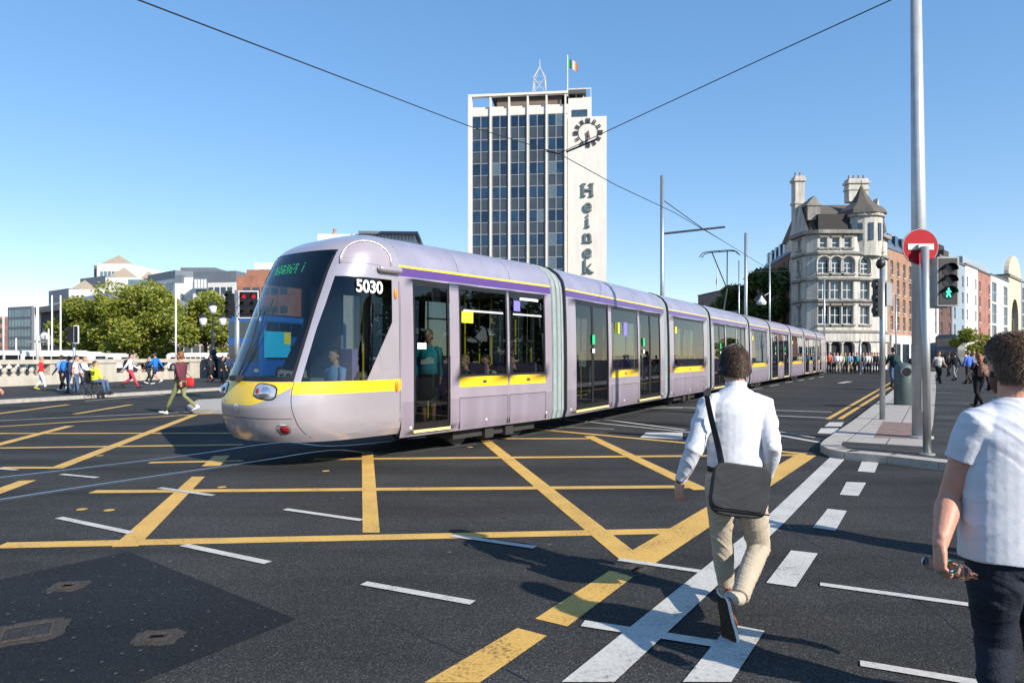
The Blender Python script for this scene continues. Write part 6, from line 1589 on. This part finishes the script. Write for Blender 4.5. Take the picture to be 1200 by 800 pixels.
# ---------- the two near pedestrians ----------
def fold(amp, fx, fz, seed, diag=.5):
    def f(co, nn):
        u = co.x+.5*co.y; dg = diag*(1 if noise.noise(co*1.9+Vector((3,seed,0))) > 0 else -1)
        p = Vector((u*fx*.45+seed, co.y*fx*.5+seed*2, (co.z-u*dg)*fz*1.25))
        a_ = max(0, 1-abs(noise.noise(p))*3.6); b_ = max(0, 1-abs(noise.noise(p*1.9+Vector((7,3,1))))*3.6)
        w_ = max(0, min(1, .45+1.5*noise.noise(co*3.3+Vector((seed,0,5)))))
        return amp*(a_*w_+b_*.35*(1-w_*.5)-.25)*.9+amp*.5*noise.noise(co*4.5+Vector((seed,1,1)))
    return f
def hand(mb, w_, d, palm_n, side_v, sc, curl, spread=.012, mi=0, thumb=.6):
    """w_ wrist, d direction of the palm, palm_n direction the palm faces, side_v direction of the thumb side"""
    d = d.normalized(); pn = (palm_n-d*palm_n.dot(d)).normalized(); sv = d.cross(pn)
    if sv.dot(side_v) < 0: sv = -sv
    mb.tube([w_-d*.03*sc, w_+d*.0*sc, w_+d*.03*sc, w_+d*.07*sc, w_+d*.09*sc], [(.019*sc,.025*sc),(.019*sc,.027*sc),(.02*sc,.036*sc),(.017*sc,.042*sc),(.013*sc,.038*sc)], 14, mi, ref=pn, rnd=True)
    mb.ball(w_+d*.04*sc+sv*.026*sc+pn*.012*sc, (.02*sc,)*3, 10, mi)
    for k, (L1,L2,L3,r) in enumerate(((.042,.026,.02,.0092),(.046,.03,.021,.0095),(.043,.028,.021,.009),(.034,.021,.018,.008))):
        o = sv*((1.5-k)*.0205*sc); b_ = w_+d*.086*sc+o
        c1_, c2_, c3_ = curl[k] if isinstance(curl, list) else (curl, curl*2.0, curl*2.7)
        def dr(a): return d*math.cos(a)+pn*math.sin(a)+sv*(1.5-k)*spread*4
        p1 = b_+dr(c1_)*L1*sc; p2 = p1+dr(c2_)*L2*sc; p3 = p2+dr(c3_)*L3*sc
        mb.tube([b_-d*.02*sc, b_, p1, p2, p3], [r*sc*1.05, r*sc*1.08, r*sc*.98, r*sc*.9, r*sc*.75], 10, mi, rnd=True)
    b_ = w_+d*.022*sc+sv*.028*sc; t1 = b_+(d*.75+sv*.6+pn*.3).normalized()*.038*sc; t2 = t1+(d*.85+sv*.05+pn*thumb).normalized()*.03*sc; t3 = t2+(d*.8-sv*.25+pn*thumb).normalized()*.022*sc
    mb.tube([b_-d*.01*sc, b_, t1, t2, t3], [.014*sc,.0135*sc,.0115*sc,.0108*sc,.0085*sc], 10, mi, rnd=True)
def shoe_at(t, heel, f, u, L_, upm, solem, edgem):
    f = f.normalized(); u = (u-f*u.dot(f)).normalized(); s_ = f.cross(u)
    def pt(x, y, z): return heel+f*x*L_+s_*y+u*z
    prof = [(0,.014),(.03,.028),(.12,.037),(.3,.038),(.45,.041),(.62,.050),(.78,.053),(.9,.043),(.97,.027),(1.0,.01)]
    def outline(z, k=1.): return [pt(x, w*k, z) for x, w in prof]+[pt(x, -w*k, z) for x, w in reversed(prof)]
    MB().rings([outline(.0,.97), outline(.006,1.0), outline(.0075,1.0)]).build('sole', solem, t)
    MB().rings([outline(.004,1.02), outline(.006,1.08), outline(.026,1.08), outline(.0265,1.0)]).build('sole_edge', edgem, t, smooth=False)
    m = MB(); secs = [(.01,.026,.075),(.06,.035,.082),(.16,.039,.082),(.3,.039,.088),(.42,.040,.080),(.55,.046,.062),(.7,.051,.048),(.85,.046,.042),(.95,.027,.036),(1.,.01,.03)]
    m.rings([[pt(x, w*math.copysign(abs(math.cos(a))**.7, math.cos(a)), .024+(h-.024)*max(0,math.sin(a))**.8 - .004*(math.sin(a) < 0)) for a in (2*math.pi*k/16 for k in range(16))] for x, w, h in secs])
    m.build('shoe_upper', upm, t, smooth=True)
def strands(name, T, Rm, sc, mat, par, n, L_, seed, zmin=.05, beard=False):
    random.seed(seed); m = MB()
    for i in range(n):
        z = random.uniform(zmin, .235); a = random.uniform(0, 2*math.pi)
        sec = [(.04,.067,.073,-.030,-.2),(.08,.080,.087,-.024,-.1),(.12,.085,.099,-.014,.35),(.165,.085,.105,-.006,.8),(.2,.074,.094,-.006,1),(.225,.053,.069,-.006,1),(.243,.02,.028,-.006,1)]
        for q in range(len(sec)-1):
            if sec[q][0] <= z <= sec[q+1][0] or q == len(sec)-2:
                f = min(1, max(0, (z-sec[q][0])/(sec[q+1][0]-sec[q][0]))); v = [sec[q][j]+(sec[q+1][j]-sec[q][j])*f for j in range(5)]; break
        s_ = math.sin(a); fr = v[4]
        if s_ > 0 and fr < .6 and s_ > .35: continue
        yy = v[3]+s_*v[2]*(max(.05,fr) if s_ > 0 else 1)
        p = Vector((math.cos(a)*v[1], yy, z)); out = Vector((p.x/.08, (p.y+.01)/.1, max(0,(z-.14)/.1))).normalized()
        fl = Vector((random.gauss(0,.35), random.gauss(0,.35)+.15, -1+.9*max(0,(z-.17)/.07)+random.gauss(0,.3)))
        fl = (fl-out*fl.dot(out)); fl.normalize(); l_ = L_*random.uniform(.5,1.3)
        q0 = p-out*.004; q1 = p+out*l_*.28+fl*l_*.5; q2 = p+out*l_*.32*random.uniform(.4,1.6)+fl*l_
        sd_ = out.cross(fl)*.0011
        m.face([T(q0-sd_),T(q0+sd_),T(q1+sd_),T(q1-sd_)]); m.face([T(q1-sd_),T(q1+sd_),T(q2)])
    return m.build(name, mat, par, fix=False)

# --- man with the shoulder bag ---
base = Vector((X_(862,4.45),4.45,0))
tA = thing('person', 'man in white shirt, khaki trousers and headphones walking away mid stride', 'person', base)
w = lambda px, py, Y: W(px,py,Y)-base
def zc_(px, z, Y): return Vector((X_(px,Y),Y,z))-base
hL, hR = w(845,562,4.45), w(878,562,4.45); kL, aL = w(846,632,4.55), w(851,687,4.62); kR, aR = w(889,642,4.47), w(866,701,4.10)
sL, sR = w(831,475,4.45), w(895,475,4.45); eL, wL = w(813,527,4.38), w(798,561,4.48); eR, wR = w(905,524,4.36), w(900,556,4.52)
b = MB(); cx = 862
b.tube([zc_(861,.80,4.45), zc_(861,.95,4.45), zc_(862,1.2,4.45), zc_(863,1.34,4.45), zc_(863,1.42,4.46)], [(.14,.09),(.13,.09),(.15,.1),(.16,.085),(.06,.06)], 20)
b.tube([zc_(863,1.36,4.45), zc_(862,1.50,4.47)], [.062,.056], 16)
chA = zc_(861,1.468,4.49); TA, RA = head_mesh(b, chA, .985, R(8), R(-4), n=24, face=True)
for hp, kn, an in ((hL,kL,aL),(hR,kR,aR)): b.tube([hp,kn,kn.lerp(an,.3),an], [.07,.05,.05,.036], 12, rnd=True)
for sh, el, wr in ((sL,eL,wL),(sR,eR,wR)): b.tube([sh,sh.lerp(el,.5),el,el.lerp(wr,.3),wr], [.052,.047,.038,.04,.026], 12, rnd=True)
hand(b, wL, w(793,592,4.47)-wL, Vector((.8,.5,0)), Vector((.2,1,0)), .95, [(.35,.8,1.1),(.45,1.0,1.4),(.5,1.1,1.5),(.55,1.2,1.6)])
hand(b, wR, w(899,590,4.6)-wR, Vector((-.8,.5,0)), Vector((0,1,0)), .95, .45)
remesh(b, 'body', [SKIN, EYE_, LIP], tA, .0055, 2)
SHIRT = M('white_shirt_cotton', (.58,.59,.64), .8, var=.03, scale=8, bump=.15, bscale=25, spec=.2)
m = MB()
m.tube([zc_(861,.88,4.45), zc_(861,.96,4.45), zc_(861,1.06,4.45), zc_(862,1.18,4.45), zc_(863,1.28,4.45), zc_(863,1.345,4.45), zc_(863,1.40,4.45), zc_(863,1.435,4.455)],
       [(.165,.115),(.178,.128),(.174,.122),(.184,.126),(.196,.126),(.186,.112),(.125,.085),(.072,.070)], 28)
m.tube([zc_(863,1.42,4.455), zc_(862,1.468,4.47)], [(.068,.068),(.064,.064)], 20)
for sg, sh, el, wr in ((-1,sL,eL,wL),(1,sR,eR,wR)):
    inn = sh+Vector((-sg*.07,0,.03)); m.tube([inn, sh+Vector((0,0,.004)), sh.lerp(el,.35), sh.lerp(el,.7), el, el.lerp(wr,.35), el.lerp(wr,.7), el.lerp(wr,.95)], [.06,.071,.068,.061,.058,.056,.048,.038], 18, rnd=False)
    m.tube([el.lerp(wr,.86), el.lerp(wr,1.02)], [.04,.041], 18)
remesh(m, 'shirt', SHIRT, tA, .0065, 3, fold(.0105, 4.2, 7.5, 2.3, .9))
KH = M('khaki_chino', (.40,.34,.26), .85, var=.06, scale=10, bump=.3, bscale=80, spec=.2)
m = MB(); m.tube([zc_(861,.76,4.45), zc_(861,.84,4.45), zc_(861,.93,4.45)], [(.15,.12),(.178,.13),(.168,.12)], 24)
for sg, hp, kn, an in ((-1,hL,kL,aL),(1,hR,kR,aR)):
    m.tube([hp+Vector((sg*.0,0,.03)), hp+Vector((0,0,-.08)), hp.lerp(kn,.6), kn, kn.lerp(an,.4), kn.lerp(an,.8), kn.lerp(an,.96)], [.10,.103,.088,.073,.068,.056,.052], 20)
remesh(m, 'trousers', KH, tA, .0065, 3, fold(.0085, 5, 12, 9.1, .9))
m = MB(); m.tube([zc_(861,.895,4.45), zc_(861,.93,4.45)], [(.176,.128),(.174,.126)], 28); m.build('belt', cloth('dark_belt',(.03,.025,.02)), tA, smooth=True)
BRN = M('brown_leather', (.22,.065,.03), .45, var=.25, scale=14); SOL = M('dark_sole', (.05,.032,.022), .95, var=.4, scale=40, bump=.5, bscale=120, spec=.1); SED = M('pale_sole_edge', (.65,.62,.55), .6)
shoe_at(tA, zc_(858,.0,4.50), Vector((.10,1,0)), Vector((0,0,1)), .285, BRN, SOL, SED)
hl = w(845,700,4.02); toe = w(854,749,3.945); shoe_at(tA, hl, (toe-hl), Vector((.85,.62,.1)), .30, BRN, SOL, SED)
MB().tube([aL-Vector((0,0,.03)), aL+Vector((0,0,.03))], .04, 12, rnd=True).build('sock', cloth('pale_sock',(.4,.35,.28)), tA, smooth=True); MB().tube([aR.lerp(hl,.5), aR], .042, 12, rnd=True).build('sock', cloth('pale_sock',(.4,.35,.28)), tA, smooth=True)
m = MB(); dW = (wL-eL).normalized(); m.tube([wL-dW*.004, wL+dW*.02], .031, 18); m.build('wristwatch', BLACK, tA, smooth=True)
hm = MB(); hair_cap(TA, RA, .985, hm, False, 24, 2); hA = hm.build('hair', HAIRS['brown'], tA, smooth=True)
strands('hair_strands', TA, RA, .985, HAIRS['brown'], hA, 6500, .024, 5)
# headphones
hp_ = thing('headphones', 'black over ear headphones on the man in the white shirt', 'headphones', base)
for sx in (-1,1): MB().tube([TA((sx*.072,-.0,.085)), TA((sx*.092,0,.085)), TA((sx*.108,0,.086))], [.036,.04,.032], 18).build('ear_cup', BLACK, hp_, smooth=True)
MB().tube([TA((.1*math.cos(a),-.002,.10+.158*math.sin(a))) for a in (math.pi*q/14 for q in range(15))], .009, 8).build('headband', BLACK, hp_, smooth=True)
# messenger bag
BAGM = M('charcoal_canvas', (.035,.036,.04), .75, var=.2, scale=9, bump=.25, bscale=220, spec=.35)
bg_ = thing('messenger_bag', 'charcoal canvas shoulder bag hanging on the back of the man in white', 'bag', base)
c = w(866,573,4.235); rt = Matrix.Rotation(R(7),3,'Y')
def slab(c, wx, hz, y0, y1, pw, k0=.93):
    m = MB(); rg = []
    for y, k in ((y0,k0),(y0+(y1-y0)*.2,1),(y0+(y1-y0)*.8,1),(y1,k0)):
        rg.append([c+rt@Vector((math.copysign(abs(math.cos(a))**(2/pw),math.cos(a))*wx*k, y, math.copysign(abs(math.sin(a))**(2/pw),math.sin(a))*hz*k)) for a in (2*math.pi*q/40 for q in range(40))])
    m.rings(rg); return m
bm_ = slab(c+Vector((0,0,-.012)), .172, .160, -.045, .05, 5)
remesh(bm_, 'bag_body', BAGM, bg_, .007, 2, fold(.008, 7, 9, 4.))
fl = slab(c+Vector((-.004,0,.022)), .176, .142, -.062, -.047, 6, .985); remesh(fl, 'flap', BAGM, bg_, .005, 1, fold(.006, 5, 7, 1.))
MB().box(-.17,-.005,-.004,.17,.005,.004,0,Matrix.Translation(c+Vector((.0,-.05,-.128)))@rt.to_4x4()).build('flap_edging', BLACK, bg_)
P_ = smoothpts([w(846,546,4.24), w(841,520,4.305), w(834,492,4.315), w(829,468,4.33), w(829,459,4.40), w(831,460,4.50), w(838,478,4.60), w(856,520,4.62), w(886,552,4.56), w(898,560,4.45), w(896,562,4.30)], 6)
m = MB(); rg = []
for i, p in enumerate(P_):
    tt = (P_[min(i+1,len(P_)-1)]-P_[max(i-1,0)]).normalized(); cen = Vector((0,0,p.z)); o_ = (p-cen); o_.z = 0; o_ = (o_-tt*o_.dot(tt)); o_ = Vector((0,0,1)) if i in range(20,27) else o_.normalized(); sv = tt.cross(o_).normalized()
    rg.append([p+sv*.021+o_*.002, p-sv*.021+o_*.002, p-sv*.021-o_*.002, p+sv*.021-o_*.002])
m.rings(rg); m.build('strap', cloth('strap_webbing',(.028,.028,.03)), bg_)

# --- man in the T-shirt at the right edge ---
YB = 2.9; base = Vector((X_(1192,YB),YB,0)); w = lambda px, py, Y: W(px,py,Y)-base
def zc_(px, z, Y): return Vector((X_(px,Y),Y,z))-base
tB = thing('person', 'man in a white T-shirt and dark jeans at the right edge, gripping a bottle', 'person', base)
sL, sR = w(1143,500,2.9), w(1243,500,2.9); eL, wL = w(1113,583,2.96), w(1102,637,2.84); eR, wR = w(1272,585,2.95), w(1276,640,3.05)
hL, hR = w(1166,655,2.9), w(1217,655,2.9); kL, aL = w(1166,752,2.98), w(1168,838,2.90); kR, aR = w(1222,752,2.95), w(1224,838,3.2)
b = MB()
b.tube([zc_(1192,.82,YB), zc_(1192,1.0,YB), zc_(1192,1.22,YB), zc_(1192,1.36,YB), zc_(1191,1.45,YB+.01)], [(.15,.1),(.14,.1),(.16,.11),(.165,.09),(.068,.064)], 20)
b.tube([zc_(1191,1.38,YB), zc_(1189,1.54,YB+.02)], [.068,.061], 18)
chB = zc_(1190,1.487,YB+.035); TB, RB = head_mesh(b, chB, 1.08, R(7), R(-4), n=28)
for hp, kn, an in ((hL,kL,aL),(hR,kR,aR)): b.tube([hp,kn,kn.lerp(an,.3),an], [.08,.055,.054,.038], 12, rnd=True)
for sh, el, wr in ((sL,eL,wL),(sR,eR,wR)): b.tube([sh,sh.lerp(el,.45),el,el.lerp(wr,.12),el.lerp(wr,.32),el.lerp(wr,.7),wr], [.062,.056,.045,.049,.050,.038,.030], 16, rnd=True)
bdir = Vector((.45,-.85,.12)).normalized(); 
hd_ = w(1101,690,2.80)-wL
hand(b, wL, hd_, Vector((1,-.1,0)), Vector((.1,1,.3)), 1.1, [(.75,1.75,2.5),(.8,1.85,2.6),(.85,1.95,2.7),(.9,2.0,2.8)], .006)
hand(b, wR, w(1278,690,3.1)-wR, Vector((-1,0,0)), Vector((0,1,0)), 1.0, .4)
SKB = M('skin_ruddy', (.50,.24,.165), .5, var=.10, scale=14, bump=.12, bscale=90, spec=.4)
remesh(b, 'body', [SKB, EYE_, LIP], tB, .0048, 2)
TSH = M('white_jersey', (.56,.57,.62), .85, var=.03, scale=6, bump=.12, bscale=30, spec=.15)
m = MB()
m.tube([zc_(1190,.79,YB), zc_(1190,.9,YB), zc_(1190,1.03,YB), zc_(1191,1.18,YB), zc_(1192,1.30,YB), zc_(1192,1.375,YB), zc_(1191,1.42,YB+.0), zc_(1190,1.452,YB+.01)],
       [(.225,.155),(.222,.152),(.215,.145),(.218,.142),(.222,.138),(.205,.118),(.135,.09),(.083,.078)], 32)
for sg, sh, el in ((-1,sL,eL),(1,sR,eR)): m.tube([sh+Vector((-sg*.10,0,.035)), sh+Vector((-sg*.01,0,.004)), sh.lerp(el,.25), sh.lerp(el,.48)], [.07,.082,.078,.074], 20)
remesh(m, 'tshirt', TSH, tB, .006, 3, fold(.0095, 3.4, 6.2, 6.2, 1.1))
m = MB(); m.rings([[zc_(1190,1.455,YB+.01)+Vector(((.078+.006*math.cos(b_))*math.cos(a), (.074+.006*math.cos(b_))*math.sin(a), .008*math.sin(b_))) for b_ in (2*math.pi*q/6 for q in range(6))] for a in (2*math.pi*k/24 for k in range(25))],0,False); m.build('neck_rib', TSH, tB, smooth=True)
JN = M('black_jeans', (.016,.02,.032), .8, var=.35, scale=5, bump=.3, bscale=90, spec=.25)
m = MB(); m.tube([zc_(1190,.74,YB), zc_(1190,.83,YB), zc_(1190,.92,YB)], [(.17,.13),(.195,.142),(.18,.13)], 24)
for sg, hp, kn, an in ((-1,hL,kL,aL),(1,hR,kR,aR)): m.tube([hp+Vector((0,0,.03)), hp+Vector((0,0,-.08)), hp.lerp(kn,.6), kn, kn.lerp(an,.4), an], [.112,.112,.093,.074,.07,.06], 20)
remesh(m, 'jeans', JN, tB, .0075, 3, fold(.008, 6, 14, 3.1, .6))
for an, yy in ((aL,-.02),(aR,0)): p_ = an.copy(); p_.z = 0; shoe_at(tB, p_+Vector((0,-.07,0)), Vector((0,1,0)), Vector((0,0,1)), .29, BLK, SOL, SED)
hm = MB(); hair_cap(TB, RB, 1.08, hm, False, 28, 3); hB = hm.build('hair', HAIRS['brown'], tB, smooth=True)
strands('hair_strands', TB, RB, 1.08, M('hair_chestnut',(.12,.062,.03),.5,var=.4,scale=30), hB, 15000, .026, 6)
m = MB(); rg = []
for z, rx, ry, yo in ((.0,.034,.036,.046),(.02,.054,.056,.037),(.05,.0655,.083,.017),(.072,.070,.088,.010)):
    rg.append([TB((math.cos(a)*rx*1.0, yo+math.sin(a)*ry*1.0, z)) for a in (math.pi*(-.05+1.1*q/20) for q in range(21))])
m.rings(rg,0,False,False); m.build('beard', M('beard_brown',(.16,.07,.04),.8,var=.5,scale=60,bump=.8,bscale=200), tB, smooth=True)
m = MB(); m.ball(TB((-.088,.012,.075)),(.009,.011,.016),10); m.build('earbud', BLACK, tB, smooth=True)
# bottle
hc = wL+hd_.normalized()*.098+Vector((.036,0,0))
bt = thing('water_bottle', 'crumpled clear plastic water bottle with green label held by the man at right', 'bottle', (base+hc)[:])
BP = tinted('clear_plastic', (.93,.96,.96), 1.38, .08); bd = Vector((.30,-.93,.02)).normalized(); bx = bd.orthogonal().normalized(); by = bd.cross(bx); random.seed(9)
rg = []
for z, r in ((-.10,.012),(-.098,.028),(-.08,.033),(-.05,.031),(-.02,.034),(.0,.030),(.02,.034),(.045,.031),(.06,.033),(.085,.024),(.10,.013),(.118,.012)):
    rg.append([bd*z+(bx*math.cos(a)+by*math.sin(a))*r*(1+random.uniform(-.06,.04)*(abs(z) < .085)) for a in (2*math.pi*q/18 for q in range(18))])
MB().rings(rg).build('bottle_body', BP, bt, smooth=False)
MB().rings([[bd*z+(bx*math.cos(a)+by*math.sin(a))*.0345 for a in (2*math.pi*q/18 for q in range(18))] for z in (-.03,.012)],0,False).build('label_band', M('label_green',(.05,.32,.14),.5), bt, smooth=True)
MB().tube([bd*-.101, bd*-.116],.015,14).build('bottle_cap', M('cap_white',(.7,.72,.72),.4), bt)
# people just outside the frame whose shadows reach into it
OG = 'people outside the view'
person('pedestrian in grey outside the view, shadow crossing the white line', 4.35, 5.0, 1.78, R(5), stride=.3, tc_=GRY, bc=DK, group=OG)
person('pedestrian in dark clothing behind the camera to the right, casting the nearest shadow', 2.55, 1.25, 1.75, R(0), stride=.3, tc_=DK, bc=DEN, group=OG)
